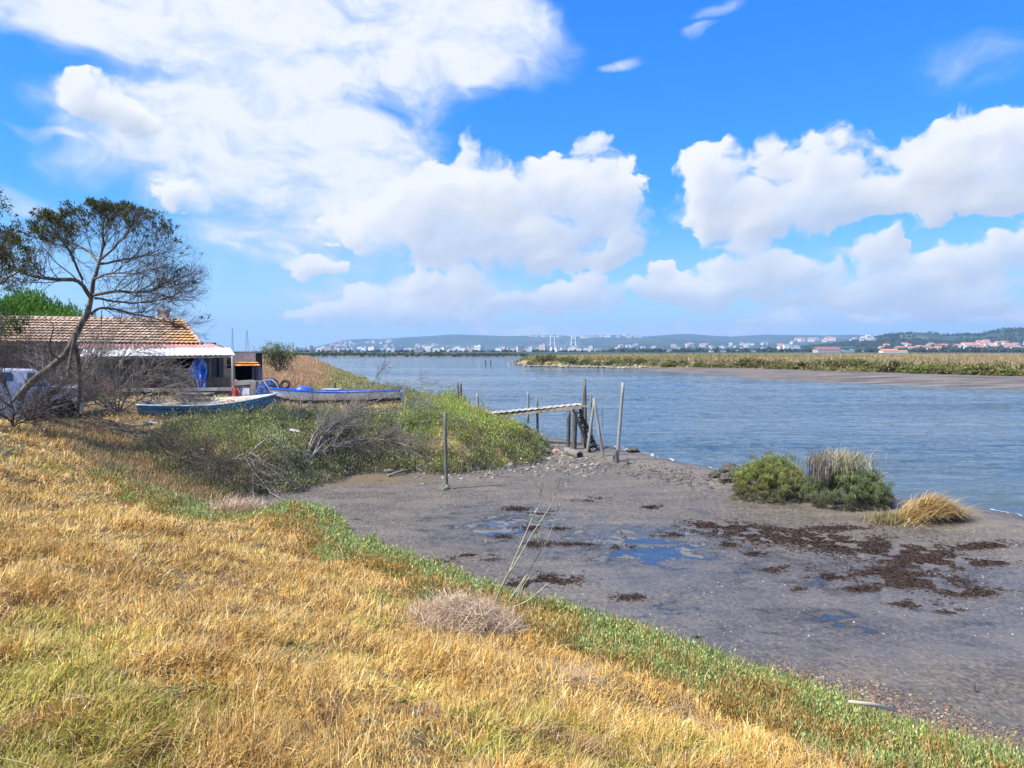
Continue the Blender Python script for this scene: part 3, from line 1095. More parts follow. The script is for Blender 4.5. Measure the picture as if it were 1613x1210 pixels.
x, y, r = scatter(9000, 17, 34, -40, 8)
d = near_fields(x, y)
px_ = x / y * FPX + 806.5
reach = np.interp(px_, [200, 300, 380, 470, 560, 640, 700, 800, 880], [.0, 2.2, 5.2, 5.6, 5.0, 5.5, 6.0, 6.5, 6.5])
k = (d[1] > -.12) & (d[1] < reach * (1 + .25 * fbm(x, y, 3, .5, 501))) & (d[0] < .2) & (px_ > 215) & (x < 1.6)
k &= ~((y > 25.2) & (x > -9.6) & (px_ < 640))
k &= ~((y > 24.2) & (px_ > 730))
k &= ~((y > 22.6) & (px_ > 205) & (px_ < 425))
x, y = x[k], y[k]
d = tuple(q[k] for q in d)
side = sstep(x, -4.5, -.5)
near_e = d[1] < .9
lowm = near_e
sel = RN.uniform(size=len(x)) < .92
x, y = x[sel], y[sel]
d = tuple(q[sel] for q in d)
le = x < -3.3
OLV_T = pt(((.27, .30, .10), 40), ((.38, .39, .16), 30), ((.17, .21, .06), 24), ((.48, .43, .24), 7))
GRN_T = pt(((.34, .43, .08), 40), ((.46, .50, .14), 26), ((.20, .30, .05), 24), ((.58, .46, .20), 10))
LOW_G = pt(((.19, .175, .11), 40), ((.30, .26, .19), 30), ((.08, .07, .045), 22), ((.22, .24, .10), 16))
for nm, mk_, tp, lab in (('scrub_olive', le, OLV_T, 'olive green marsh scrub between the beached boats and the mud'),
                         ('scrub_green', ~le, GRN_T, 'brighter yellow green scrub on the point beside the jetty')):
    lo_ = mk_ & (d[1] < .8)
    hi_ = mk_ & (d[1] >= .8)
    z = near_height(x, y, d)
    parts_ = []
    hv_ = .70 + .75 * sstep(fbm(x * 1.1, y * 1.1, 3, .55, 511), -.35, .4)
    for mm, lowc, rz_ in ((lo_, LOW_G, (.24, .50)), (hi_, LOW_G, (.24, .64))):
        n_ = int(mm.sum())
        if not n_:
            continue
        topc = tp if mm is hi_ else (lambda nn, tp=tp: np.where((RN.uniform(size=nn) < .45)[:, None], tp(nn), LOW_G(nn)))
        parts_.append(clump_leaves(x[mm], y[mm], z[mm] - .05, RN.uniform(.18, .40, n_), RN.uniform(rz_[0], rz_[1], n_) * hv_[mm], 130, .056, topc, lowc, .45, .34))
    P, D, l, w, C = [np.concatenate(q) for q in zip(*parts_)]
    C = C * (.66 + .62 * sstep(fbm(P[:, 0] * .9, P[:, 1] * .9, 4, .6, 521), -.35, .35))[:, None]
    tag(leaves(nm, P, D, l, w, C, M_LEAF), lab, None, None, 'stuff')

# ---- dead leaves and low growth in the hollow between the two banks
x, y, r = scatter(90000, 12, 34, -42, -14)
d1, d2, ds = near_fields(x, y)
k = (d1 < .6) & (d2 < .7) & (x < -6.6) & (ds > 2.5) & (y < 30)
x, y, r, d1, d2, ds = [q[k] for q in (x, y, r, d1, d2, ds)]
x, y, r, d1, d2, ds = [np.repeat(q, 9) for q in (x, y, r, d1, d2, ds)]
n = len(x)
x = x + RN.normal(0, .15, n)
y = y + RN.normal(0, .15, n)
z = near_height(x, y)
gm = sstep(fbm(x * .8, y * .8, 3, .5, 403), -.1, .3)
C = np.where((RN.uniform(size=n) < gm * .6)[:, None], pick([(.20, .22, .07), (.30, .30, .12)], [1, 1], n), pick([(.38, .25, .12), (.20, .13, .07), (.58, .42, .20), (.09, .065, .045)], [4, 2, 4, 1], n))
g = blades('hollow_litter', np.stack([x, y, z - .01], -1), RN.uniform(0, 6.28, n), np.abs(RN.normal(.7, .5, n)), RN.uniform(.08, .30, n), RN.uniform(.010, .022, n), RN.normal(.5, .6, n), C, M_STRAW)
tag(g, 'brown dead stems and leaves filling the hollow under the brushwood', None, None, 'stuff')

# ---- reeds and scrub on the point behind the boats
x, y, r = scatter(60000, 31, 330, -26, -6)
d = near_fields(x, y)
px_ = x / y * FPX + 806.5
k = (d[1] > .1) & (px_ > 325) & (px_ < 650) & (y > 33) & ~((px_ < 412) & (y < 42))
x, y, r = x[k], y[k], r[k]
d = tuple(q[k] for q in d)
n = len(x)
z = near_height(x, y, d)
px_ = px_[k]
tall = sstep(px_, 540, 455) * sstep(y, 35, 44)
isr = RN.uniform(size=n) < (.15 + .85 * tall)
xr, yr, zr, rr, tl = x[isr], y[isr], z[isr], r[isr], tall[isr]
kk = 5
xr, yr, zr, rr, tl = [np.repeat(q, kk) for q in (xr, yr, zr, rr, tl)]
m_ = len(xr)
xr = xr + RN.normal(0, .12, m_) * rr / 40
yr = yr + RN.normal(0, .2, m_) * rr / 40
Lr = (.28 + .44 * tl) * RN.uniform(.6, 1.25, m_) * (1 + .25 * fbm(xr * .4, yr * .4, 3, .5, 601))
Cr = pick([(.46, .26, .13), (.58, .37, .22), (.30, .16, .08), (.34, .33, .12), (.66, .50, .32)], [32, 26, 18, 12, 12], m_)
g = blades('reeds', np.stack([xr, yr, zr - .03], -1), RN.normal(.2, .7, m_), np.abs(RN.normal(.12, .13, m_)), Lr, .030 * rr / 40 * RN.uniform(.6, 1.2, m_), RN.normal(.3, .3, m_), Cr.clip(.01, .8), M_STRAW)
tag(g, 'brown dry reeds covering the point behind the boats', None, None, 'stuff')
k2 = ~isr
k2 &= (RN.uniform(size=n) < .22)
xs_, ys_, zs_, rs_ = x[k2], y[k2], z[k2], r[k2]
P, D, l, w, C = clump_leaves(xs_, ys_, zs_ - .05, .30 * rs_ / 34, RN.uniform(.18, .42, len(xs_)), 60, .10, OLV_T, LOW_G, .4, .4)
tag(leaves('point_scrub', P, D, l, w, C, M_LEAF), 'low green scrub along the water edge of the reed point', None, None, 'stuff')

# ---- blue-green strip along the foot of the grassy bank, with rusty tips
x, y, r = scatter(52000, 3.2, 19, -30, 46)
d = near_fields(x, y)
wdt = 1.35 + .45 * fbm(x * .6, y * .6, 3, .5, 701) + .75 * sstep(x, .3, 4)
k = (d[0] > -.10) & (d[0] < wdt) & (d[2] > 0) & (y < 16.5)
gap = fbm(x * .9 + 7, y * .9, 3, .5, 702)
k &= gap > -.5
x, y, r = x[k], y[k], r[k]
d = tuple(q[k] for q in d)
n = len(x)
z = near_height(x, y, d)
BG_T = pt(((.34, .44, .12), 38), ((.50, .58, .25), 26), ((.17, .27, .05), 22), ((.56, .50, .22), 10))
BG_L = pt(((.13, .19, .06), 30), ((.20, .22, .11), 20), ((.12, .10, .05), 12))
P, D, l, w, C = clump_leaves(x, y, z - .02, .055 + .006 * r, RN.uniform(.08, .20, n) * (.8 + .03 * r), 40, .021, BG_T, BG_L, .5, .38)
rk = np.repeat(r, 40)
l, w = l * (.75 + rk * .11), w * (.75 + rk * .11)
rus = fbm(P[:, 0] * 1.3, P[:, 1] * 1.3, 3, .5, 711) + .5 * sstep(np.repeat(d[0], 40), .2, .9)
isru = RN.uniform(size=len(P)) < .75 * sstep(rus, .25, .65)
C = np.where(isru[:, None], pick([(.46, .24, .06), (.58, .34, .10), (.32, .20, .06), (.40, .36, .12)], [4, 3, 2, 2], len(P)), C)
tag(leaves('sea_purslane', P, D, l, w, C.clip(.01, .8), M_LEAF), 'fleshy blue green shore plants with rusty tips edging the mud', None, None, 'stuff')
# thin rusty seed stalks standing out of the strip
kk = RN.uniform(size=n) < .35
q = np.repeat(np.where(kk)[0], 3)
m_ = len(q)
P = np.stack([x[q] + RN.normal(0, .05, m_), y[q] + RN.normal(0, .05, m_), z[q]], -1)
g = blades('seed_stalks', P, RN.uniform(0, 6.28, m_), np.abs(RN.normal(.2, .2, m_)), RN.uniform(.10, .26, m_), .004 + .0006 * r[q], RN.normal(.2, .3, m_),
           pick([(.48, .26, .08), (.60, .40, .16), (.30, .34, .12)], [4, 3, 3], m_), M_STRAW)
tag(g, 'thin rusty stalks among the shore plants', None, None, 'stuff')


def branching(polys, parent_poly, levels, rg, env=None):
    """levels: list of (count, length range, radius factor, spread, wiggle, bend, start fraction)"""
    if not levels:
        return
    cnt, (l0, l1), rf, spr, wig, bend, st = levels[0]
    pp, rr_ = parent_poly
    k = len(pp)
    for i in range(int(cnt)):
        f = st + (1 - st) * rg.uniform() ** .8
        q = f * (k - 1)
        a = int(min(q, k - 2))
        p = pp[a] + (pp[a + 1] - pp[a]) * (q - a)
        d = pp[a + 1] - pp[a]
        d /= np.linalg.norm(d) + 1e-9
        d = d * (1 - spr * .4) + rg.normal(0, spr, 3)
        r0 = max(.0034, np.interp(q, np.arange(k), rr_) * rf)
        Ln = rg.uniform(l0, l1) * (1.15 - .5 * f)
        poly = twig(p, d, Ln, r0, rg, 4 if len(levels) > 1 else 3, wig, bend)
        if env is not None:
            c_, e_ = env
            v_ = (poly[0] - c_) / e_
            inside = (v_ ** 2).sum(1) < 1
            if not inside[-1]:
                m2 = int(inside.sum())
                if m2 < 2:
                    continue
                poly = (poly[0][:m2], poly[1][:m2])
        polys.append(poly)
        branching(polys, poly, levels[1:], rg, env)


M_BARK = m_simple('bark', (.125, .10, .08), .9, .45, 9.0, bmp=.9, col2=(.24, .21, .17), stretch=(1, 1, .35))
M_DTWIG = m_simple('dark_twig', (.10, .078, .066), .85, .35, 9.0, bmp=0)
M_DEAD = m_simple('dead_wood', (.25, .22, .185), .85, .4, 8.0, bmp=.4, col2=(.13, .11, .09))
M_DEADD = m_simple('dark_dead_wood', (.085, .068, .056), .9, .4, 8.0, bmp=.4, col2=(.20, .17, .14))


def limb(pts, r0, r1, jit=0.0, rg=None, sub=3):
    p = np.array([tuple(q) for q in pts], float)
    k = len(p)
    t_ = np.linspace(0, k - 1, (k - 1) * sub + 1)
    # smooth path through the points
    q = np.stack([np.interp(t_, np.arange(k), p[:, c]) for c in range(3)], -1)
    for _ in range(2):
        q[1:-1] = (q[:-2] + 2 * q[1:-1] + q[2:]) / 4
    if rg is not None and jit:
        q[1:-1] += rg.normal(0, jit, q[1:-1].shape)
    return q, np.linspace(r0, r1, len(q))


# ---- the big leaning tree by the hut
rg = np.random.RandomState(77)
TY = 21.5
tb = GP(18, 664)
tree = empty('tree', tb, 'tall half bare tree leaning right over the hut roof, leafy only on top', 'tree')
trunk = limb([(tb.x, tb.y, tb.z - .15), A(30, 630, tb.y + .2), A(42, 606, TY), A(70, 586, TY), A(98, 566, TY), A(112, 545, TY), A(119, 525, TY + .1), A(134, 503, TY + .1), A(143, 478, TY), A(147, 440, TY), A(156, 414, TY)], .17, .055, .012, rg)
trunk[1][:] = np.interp(np.linspace(0, 1, len(trunk[1])), [0, .35, .6, .8, 1], [.115, .088, .10, .072, .042])
limbs = [
    limb([A(144, 470, TY), A(126, 440, TY - .6), A(84, 441, TY - 1.1), A(42, 434, TY - 1.3), A(10, 415, TY - 1.2)], .065, .022, .01, rg),
    limb([A(130, 440, TY - .6), A(118, 415, TY - 1.2), A(108, 392, TY - 1.6), A(92, 372, TY - 1.8)], .035, .012, .01, rg),
    limb([A(148, 465, TY), A(183, 458, TY - .4), A(228, 463, TY - .6), A(252, 452, TY - .9), A(275, 436, TY - 1.0)], .05, .016, .01, rg),
    limb([A(156, 416, TY), A(196, 409, TY + .6), A(228, 404, TY + .8), A(251, 393, TY + .7)], .04, .014, .01, rg),
    limb([A(156, 414, TY), A(135, 391, TY + .6), A(101, 377, TY + .9), A(70, 368, TY + 1.1)], .04, .014, .01, rg),
    limb([A(156, 414, TY), A(164, 385, TY), A(162, 362, TY - .2), A(166, 342, TY - .3)], .042, .012, .01, rg),
    limb([A(160, 408, TY), A(179, 393, TY - .5), A(202, 366, TY - 1), A(212, 345, TY - 1.2)], .036, .012, .01, rg),
    limb([A(145, 495, TY), A(156, 482, TY + .3), A(190, 490, TY + .9), A(221, 497, TY + 1.1), A(264, 506, TY + 1.2), A(300, 520, TY + 1.0)], .042, .012, .01, rg),
    limb([A(150, 470, TY), A(178, 475, TY + .8), A(220, 478, TY + 1.5), A(262, 470, TY + 1.8), A(292, 458, TY + 1.7)], .036, .012, .01, rg),
    limb([A(147, 440, TY), A(175, 430, TY - .8), A(214, 432, TY - 1.3), A(255, 420, TY - 1.6)], .034, .012, .01, rg),
]
vb_ = GP(119, 660)
lower = [limb([A(115, 532, TY), A(123, 562, TY + .3), A(127, 600, TY + .8), A(124, 636, vb_.y - .1), vb_ - Vector((0, 0, .15))], .06, .075, .012, rg),
         limb([A(118, 528, TY), A(112, 560, TY - .2), A(105, 600, TY - .4), A(88, 618, TY - .5)], .05, .02, .01, rg),
         limb([A(98, 566, TY), A(80, 560, TY - .5), A(76, 538, TY - .9), A(88, 518, TY - 1.1), A(78, 505, TY - 1.2)], .035, .008, .01, rg),
         limb([A(42, 606, TY), A(30, 620, TY - .3), A(14, 640, TY - .4), A(-10, 650, TY - .5)], .05, .03, .01, rg)]
env = (np.array(A(166, 430, TY)), np.array([3.25, 2.9, 2.05]))
polys = []
for L_ in limbs:
    branching(polys, L_, [(22, (.7, 1.7), .40, .46, .15, (0.05, 0, .36), .12), (9, (.35, .9), .5, .44, .18, (0.05, 0, .40), .1), (4, (.14, .42), .6, .40, .2, (0, 0, .3), .2)], rg, env)
env2 = (np.array(A(250, 480, TY)), np.array([2.05, 2.4, 1.35]))
for L_ in (limbs[2], limbs[7], limbs[8]):
    branching(polys, L_, [(13, (.6, 1.4), .42, .42, .14, (.5, 0, .15), .35), (7, (.3, .8), .5, .42, .18, (.4, 0, .35), .1), (3, (.15, .4), .6, .4, .2, (.2, 0, .3), .2)], rg, env2)
V, Q = tubes_np([trunk] + limbs + lower, 8)
mesh_np('trunk', V, [Q], M_BARK, tree, smooth=True)
V, Q = tubes_np(polys, 3)
mesh_np('twigs', V, [Q], M_DTWIG, tree)
# leafy tufts at the ends of the upper and left twigs
ends = np.array([p[0][-1] for p in polys if len(p[0]) >= 3])
ex = (ends[:, 0] / ends[:, 1]) * FPX + 806.5
ez = ends[:, 2]
ey_ = 553 - (ez - CZ) / ends[:, 1] * FPX
rim = (((ends - env[0]) / env[1]) ** 2).sum(1)
prob = .95 * sstep(rim, .35, .8) * sstep(ey_, 410, 350) * np.interp(ex, [0, 200, 260, 330], [1, .95, .55, .2]) + .85 * sstep(ex, 95, 45) * sstep(ey_, 470, 420) + .05 * (rim > .6)
clus = fbm(ends[:, 0] * 1.6, ends[:, 2] * 1.6 + ends[:, 1], 2, .5, 801)
kk = (rg.uniform(size=len(ends)) < prob * .62 * (clus > .06))
e = ends[kk]
K = 11
P = np.repeat(e, K, 0) + RN.normal(0, .036, (len(e) * K, 3))
D = RN.normal(0, 1, P.shape) + np.array([0, 0, .9])
n = len(P)
C = pick([(.06, .075, .022), (.11, .125, .028), (.035, .05, .02), (.22, .18, .035)], [40, 30, 22, 8], n)
leaves('crown', P, D, RN.uniform(.07, .14, n), RN.uniform(.022, .036, n), C, M_LEAF, tree)

# ---- the evergreen reaching in at the left edge
lt_b = np.array([-17.6, 22.5, 1.3])
ltree = empty('tree', tuple(lt_b), 'dark leafed evergreen tree cut off by the left edge of the picture', 'tree')
rg = np.random.RandomState(31)
ltr = limb([lt_b - [0, 0, .2], lt_b + [.1, 0, 1.5], lt_b + [.35, 0, 3.0], lt_b + [.8, -.1, 4.2]], .16, .07, .01, rg)
lls = [limb([lt_b + [.35, 0, 2.8], A(-40, 470, 22.2), A(0, 448, 22), A(22, 432, 21.8), A(38, 420, 21.7)], .06, .015, .01, rg),
       limb([lt_b + [.5, 0, 3.4], A(-40, 430, 22.4), A(-5, 400, 22.6), A(14, 385, 22.6)], .05, .012, .01, rg),
       limb([lt_b + [.3, 0, 2.2], A(-40, 510, 22.3), A(-6, 505, 22), A(12, 512, 21.9)], .04, .012, .01, rg),
       limb([lt_b + [.6, 0, 3.9], A(-50, 380, 22.4), A(-25, 350, 22.6), A(-10, 335, 22.6)], .05, .012, .01, rg)]
pl = []
for L_ in lls:
    branching(pl, L_, [(12, (.35, .8), .45, .5, .15, (0, 0, .3), .35), (6, (.2, .45), .5, .5, .2, (0, 0, .3), .2)], rg)
V, Q = tubes_np([ltr] + lls, 7)
mesh_np('trunk', V, [Q], M_BARK, ltree, smooth=True)
V, Q = tubes_np(pl, 3)
mesh_np('twigs', V, [Q], M_DTWIG, ltree)
e = np.array([p[0][-1] for p in pl])
K = 16
P = np.repeat(e, K, 0) + RN.normal(0, .07, (len(e) * K, 3))
n = len(P)
leaves('crown', P, RN.normal(0, 1, P.shape) + np.array([0, 0, .8]), RN.uniform(.07, .14, n), RN.uniform(.02, .034, n),
       pick([(.07, .11, .035), (.11, .16, .04), (.045, .065, .03), (.17, .19, .05)], [40, 28, 24, 8], n), M_LEAF, ltree)

# ---- bright pine behind the roof
pb = Vector((-38.5, 60, 1.2))
pine = empty('pine_tree', pb, 'bright green pine showing above the tiled ridge behind the hut', 'pine tree')
mb = MB()
mb.tube([pb + Vector((0, 0, -.3)), pb + Vector((.1, 0, 3)), pb + Vector((0, .2, 6.3))], [.28, .22, .1], 9, .05)
mb.build('trunk', M_BARK, pine, smooth=True)
cx_, cz_, rr_ = [], [], []
rg = np.random.RandomState(9)
tops = [(4, 478), (24, 466), (46, 460), (66, 470), (84, 480), (102, 488), (118, 496), (-20, 470), (-50, 466), (30, 486), (60, 490), (90, 497), (0, 495), (-30, 490)]
PP, DD, CC = [], [], []
for (tx, ty) in tops:
    for s_ in range(15):
        c0 = np.array(A(tx + rg.normal(0, 10), ty + 10 + rg.uniform(-3, 22), 60 + rg.normal(0, 1.6)))
        for t_ in range(22):
            dd_ = rg.normal(0, .6, 3) + [0, 0, 1.3]
            dd_ /= np.linalg.norm(dd_)
            p0 = c0 + rg.normal(0, .34, 3)
            kk_ = 14
            f = rg.uniform(0, .55, kk_)
            PP.append(p0 + dd_ * f[:, None])
            DD.append(dd_ + rg.normal(0, .45, (kk_, 3)))
PP, DD = np.concatenate(PP), np.concatenate(DD)
n = len(PP)
leaves('crown', PP, DD, RN.uniform(.16, .28, n), RN.uniform(.045, .07, n), pick([(.09, .24, .02), (.17, .36, .03), (.04, .12, .015), (.26, .44, .05)], [36, 30, 20, 12], n), M_LEAF, pine)


# ---- dead shrubs and brushwood
def dead_shrub(name, base, stems, levels, label, cat, m, seed, r0=.03, sides=4, env=None, extra=None):
    """stems: list of lists of points (world)"""
    rg = np.random.RandomState(seed)
    o = None
    st = [limb(s, r0 * rg.uniform(.7, 1.15), r0 * .3, .02, rg) for s in stems]
    polys = []
    for s in st:
        branching(polys, s, levels, rg, env)
    V, Q = tubes_np(st + polys, sides)
    V = V - np.array(base)
    o = mesh_np(name, V, [Q], m)
    o.location = base
    return tag(o, label, cat)


def arch(px0, py0, px1, py1, px2, py2, Y0, Y1=None, Y2=None):
    Y1 = Y0 if Y1 is None else Y1
    Y2 = Y1 if Y2 is None else Y2
    return [A(px0, py0, Y0), A(px1, py1, Y1), A(px2, py2, Y2)]


LV3 = [(23, (.6, 1.8), .62, .42, .13, (0, 0, .15), .08), (9, (.35, .9), .62, .42, .18, (0, 0, .1), .1), (2, (.15, .4), .6, .4, .2, (0, 0, 0), .15)]
LVD = [(27, (.7, 1.7), .62, .36, .12, (.15, 0, -.35), .1), (7, (.35, .9), .62, .36, .15, (.1, 0, -.45), .1), (2, (.15, .4), .6, .3, .2, (0, 0, -.3), .15)]
b1 = GP(112, 660)
dead_shrub('dead_shrub', b1, [[b1, A(120, 640, b1.y), A(140, 628, b1.y + .2), A(178, 620, b1.y + .4)], [b1, A(95, 630, b1.y), A(82, 600, b1.y), A(60, 570, b1.y + .5)],
                              [b1, A(126, 615, b1.y), A(128, 580, b1.y + .3), A(150, 552, b1.y + .6)], [b1, A(100, 652, b1.y - .3), A(60, 652, b1.y - .6), A(10, 672, b1.y - .8)]],
           LV3, 'leafless grey shrub with a thick forked stump in front of the white van', 'dead shrub', M_DEAD, 3, .045)
b2 = GP(20, 672)
dead_shrub('dead_shrub', b2, [[b2, A(20, 640, b2.y), A(8, 600, b2.y), A(-8, 560, b2.y)], [b2, A(40, 650, b2.y), A(70, 625, b2.y), A(110, 600, b2.y)], [b2, A(10, 655, b2.y - .4), A(-10, 650, b2.y - .5), A(-40, 640, b2.y - .5)],
                              [b2, A(50, 658, b2.y - .2), A(85, 642, b2.y - .2), A(130, 632, b2.y)]],
           LV3, 'leafless tangle at the foot of the leaning tree, left of the forked stump', 'dead shrub', M_DEADD, 4, .032)
b3 = GP(185, 655)
dead_shrub('dead_shrub', b3, [[b3, A(190, 610, b3.y), A(215, 585, b3.y + .2), A(262, 578, b3.y + .3), A(296, 600, b3.y + .3)], [b3, A(175, 600, b3.y), A(190, 560, b3.y), A(235, 548, b3.y)],
                              [b3, A(215, 630, b3.y - .2), A(255, 612, b3.y - .3), A(285, 628, b3.y - .3)], [b3, A(165, 625, b3.y), A(150, 590, b3.y + .3), A(150, 560, b3.y + .4)],
                              [b3, A(205, 600, b3.y + .5), A(240, 590, b3.y + .6), A(275, 600, b3.y + .6), A(290, 625, b3.y + .5)],
                              [b3, A(160, 640, b3.y - .3), A(190, 628, b3.y - .5), A(240, 640, b3.y - .5)], [b3, A(195, 630, b3.y + .2), A(230, 600, b3.y + .2), A(270, 590, b3.y + .3), A(292, 612, b3.y + .3)]],
           LVD, 'arching leafless shrub hanging across the porch of the hut above the blue boat', 'dead shrub', M_DEAD, 5, .034)
b4 = GP(60, 640, 12)
b4 = Vector(A(60, 636, 26.5))
b4.z = Hs(b4.x, b4.y)
dead_shrub('dead_shrub', b4, [[b4, A(60, 600, 26.5), A(50, 570, 26.5), A(40, 548, 26.5)], [b4, A(30, 600, 26.5), A(10, 565, 26.5), A(-5, 545, 26.5)], [b4, A(90, 600, 26.8), A(100, 570, 27), A(96, 550, 27)],
                              [b4, A(110, 610, 26.6), A(135, 580, 27), A(160, 560, 27)], [b4, A(75, 600, 26.7), A(72, 565, 26.9), A(66, 545, 27)], [b4, A(10, 610, 26.3), A(-20, 580, 26.4), A(-30, 550, 26.5)],
                              [b4, A(130, 615, 27), A(170, 590, 27.2), A(200, 565, 27.4)]],
           LV3, 'leafless thicket standing against the dark plank wall behind the van', 'dead shrub', M_DEADD, 6, .03)
# brushwood in the hollow
LVB = [(13, (.5, 1.3), .5, .32, .10, (.2, 0, -.12), .05), (8, (.3, .8), .5, .34, .14, (.1, 0, -.1), .05), (4, (.15, .4), .6, .35, .2, (0, 0, 0), .1)]
for i, (pts_, lab, seed, m_) in enumerate([
    ([(135, 668), (180, 685), (250, 700), (330, 735)], 'dark brushwood pile at the upper end of the hollow below the blue boat', 21, M_DEADD),
    ([(200, 690), (250, 712), (300, 735), (365, 765)], 'dark brushwood lying down the middle of the hollow beside the golden grass', 22, M_DEADD),
    ([(290, 738), (320, 750), (350, 762), (385, 770)], 'dark brushwood at the lower end of the hollow where the mud begins', 23, M_DEADD),
]):
    g0 = GP(*pts_[0])
    st = []
    rg_ = random.Random(seed)
    for s_ in range(5):
        path = []
        for j_, q in enumerate(pts_):
            v_ = GP(q[0] + rg_.uniform(-14, 14), q[1] + rg_.uniform(-9, 9))
            path.append(v_ + Vector((0, 0, rg_.uniform(.03, .38) * (1 if 0 < j_ else .3))))
        st.append(path)
    dead_shrub('brushwood', g0, st, LVB, lab, 'brushwood', m_, seed, .02)
# pale dead branch lying from the scrub onto the mud
def gpo(px, py, up):
    return GP(px, py) + Vector((0, 0, up))
LVP = [(10, (.35, .95), .55, .32, .10, (.25, 0, -.15), .15), (5, (.2, .5), .6, .32, .14, (.1, 0, -.1), .1)]
g0 = GP(345, 738)
dead_shrub('dead_branch', g0, [[gpo(345, 735, .1), gpo(375, 738, .25), gpo(392, 752, .3), gpo(415, 778, .12), gpo(450, 792, .03)], [gpo(375, 738, .25), gpo(400, 742, .4), gpo(425, 765, .3), gpo(475, 775, .05)],
                               [gpo(392, 740, .3), gpo(420, 722, .5), gpo(450, 735, .4), gpo(470, 760, .1)], [gpo(380, 735, .2), gpo(405, 750, .35), gpo(395, 775, .2), gpo(400, 800, .03)]],
           LVP, 'pale bleached branch fanning from the olive scrub down onto the mud', 'branch', M_DEAD, 24, .028)
b5 = GP(500, 742)
b5 = GP(480, 735)
dead_shrub('dead_shrub', b5, [[b5, gpo(520, 705, .5), A(575, 640, 22.6), A(588, 600, 22.8)], [b5, gpo(500, 700, .6), A(560, 655, 22), A(640, 640, 22)], [b5, gpo(520, 715, .5), A(600, 672, 21.5), A(700, 660, 21.5)],
                              [b5, gpo(530, 725, .4), A(610, 690, 20.5), A(650, 705, 20.2)], [b5, gpo(490, 710, .4), A(470, 680, 21), A(440, 655, 21.4)], [b5, gpo(500, 700, .6), A(590, 650, 22.3), A(660, 655, 22.3)],
                              [b5, gpo(540, 720, .4), A(600, 700, 20.5), A(665, 742, 19.7)], [b5, gpo(520, 700, .6), A(590, 630, 22.6), A(655, 612, 22.8)]],
           [(13, (.6, 1.5), .5, .36, .12, (.35, 0, .0), .1), (9, (.35, .9), .5, .36, .14, (.25, 0, .05), .1), (4, (.15, .4), .6, .35, .2, (.1, 0, 0), .1)],
           'big dead grey shrub sprawling over the scrub beside the white boat', 'dead shrub', M_DEAD, 25, .035)
b6 = GP(520, 690)
dead_shrub('dead_shrub', b6, [[b6, A(495, 650, b6.y), A(492, 610, b6.y + .1)], [b6, A(500, 660, b6.y), A(470, 640, b6.y), A(462, 620, b6.y)], [b6, A(515, 650, b6.y), A(535, 632, b6.y)]],
           [(8, (.3, .8), .5, .35, .12, (0, 0, .2), .3), (4, (.15, .4), .5, .35, .14, (0, 0, .2), .2)],
           'thin upright leafless twigs standing before the white boat hull', 'dead shrub', M_DEADD, 26, .016)

# ---- bare saplings by the straw heap in the foreground
sb = GP(772, 968)
sap = empty('bare_sapling', sb, 'slender bare sapling with a few long pale green stems beside the straw heap', 'sapling')
sy = sb.y
stems = [limb([sb, A(800, 905, sy), A(820, 860, sy + .05), A(838, 815, sy + .1), A(857, 786, sy + .1), A(848, 770, sy + .1)], .011, .004, .002, np.random.RandomState(1)),
         limb([sb, A(795, 910, sy - .1), A(815, 885, sy - .1), A(831, 852, sy - .15), A(858, 812, sy - .15), A(874, 785, sy - .2), A(877, 768, sy - .2)], .010, .003, .002, np.random.RandomState(2)),
         limb([sb + Vector((.12, 0, 0)), A(815, 928, sy), A(832, 900, sy + .1), A(852, 870, sy + .15), A(857, 855, sy + .15), A(846, 838, sy + .15)], .009, .003, .002, np.random.RandomState(3)),
         limb([sb + Vector((.15, 0, 0)), A(824, 918, sy + .1), A(845, 880, sy + .2), A(868, 838, sy + .2), A(880, 802, sy + .2)], .006, .002, .002, np.random.RandomState(4)),
         limb([sb + Vector((.1, 0, .02)), A(830, 950, sy - .2), A(862, 920, sy - .3)], .010, .006, .001, np.random.RandomState(5)),
         limb([sb + Vector((.2, 0, 0)), A(812, 945, sy + .1), A(822, 925, sy + .1), A(836, 905, sy + .2)], .007, .003, .002, np.random.RandomState(6))]
pl = []
rg = np.random.RandomState(10)
for s_ in stems[:4]:
    branching(pl, s_, [(5, (.08, .3), .5, .4, .12, (0, 0, .3), .3), (2, (.04, .12), .6, .4, .1, (0, 0, .2), .3)], rg)
M_GSTEM = m_simple('pale_stem', (.40, .40, .26), .6, .25, 12, bmp=.2, col2=(.30, .27, .19))
V, Q = tubes_np(stems, 7)
mesh_np('stem', V, [Q], M_GSTEM, sap, smooth=True)
V, Q = tubes_np(pl, 4)
mesh_np('twigs', V, [Q], M_DEAD, sap)
e = np.array([p[0][-1] for p in pl if rg.uniform() < .3])
P = np.repeat(e, 3, 0) + RN.normal(0, .012, (len(e) * 3, 3))
n = len(P)
leaves('leaves', P, RN.normal(0, 1, P.shape), RN.uniform(.018, .035, n), RN.uniform(.008, .014, n), pick([(.55, .50, .26), (.44, .42, .18)], [1, 1], n), M_LEAF, sap)


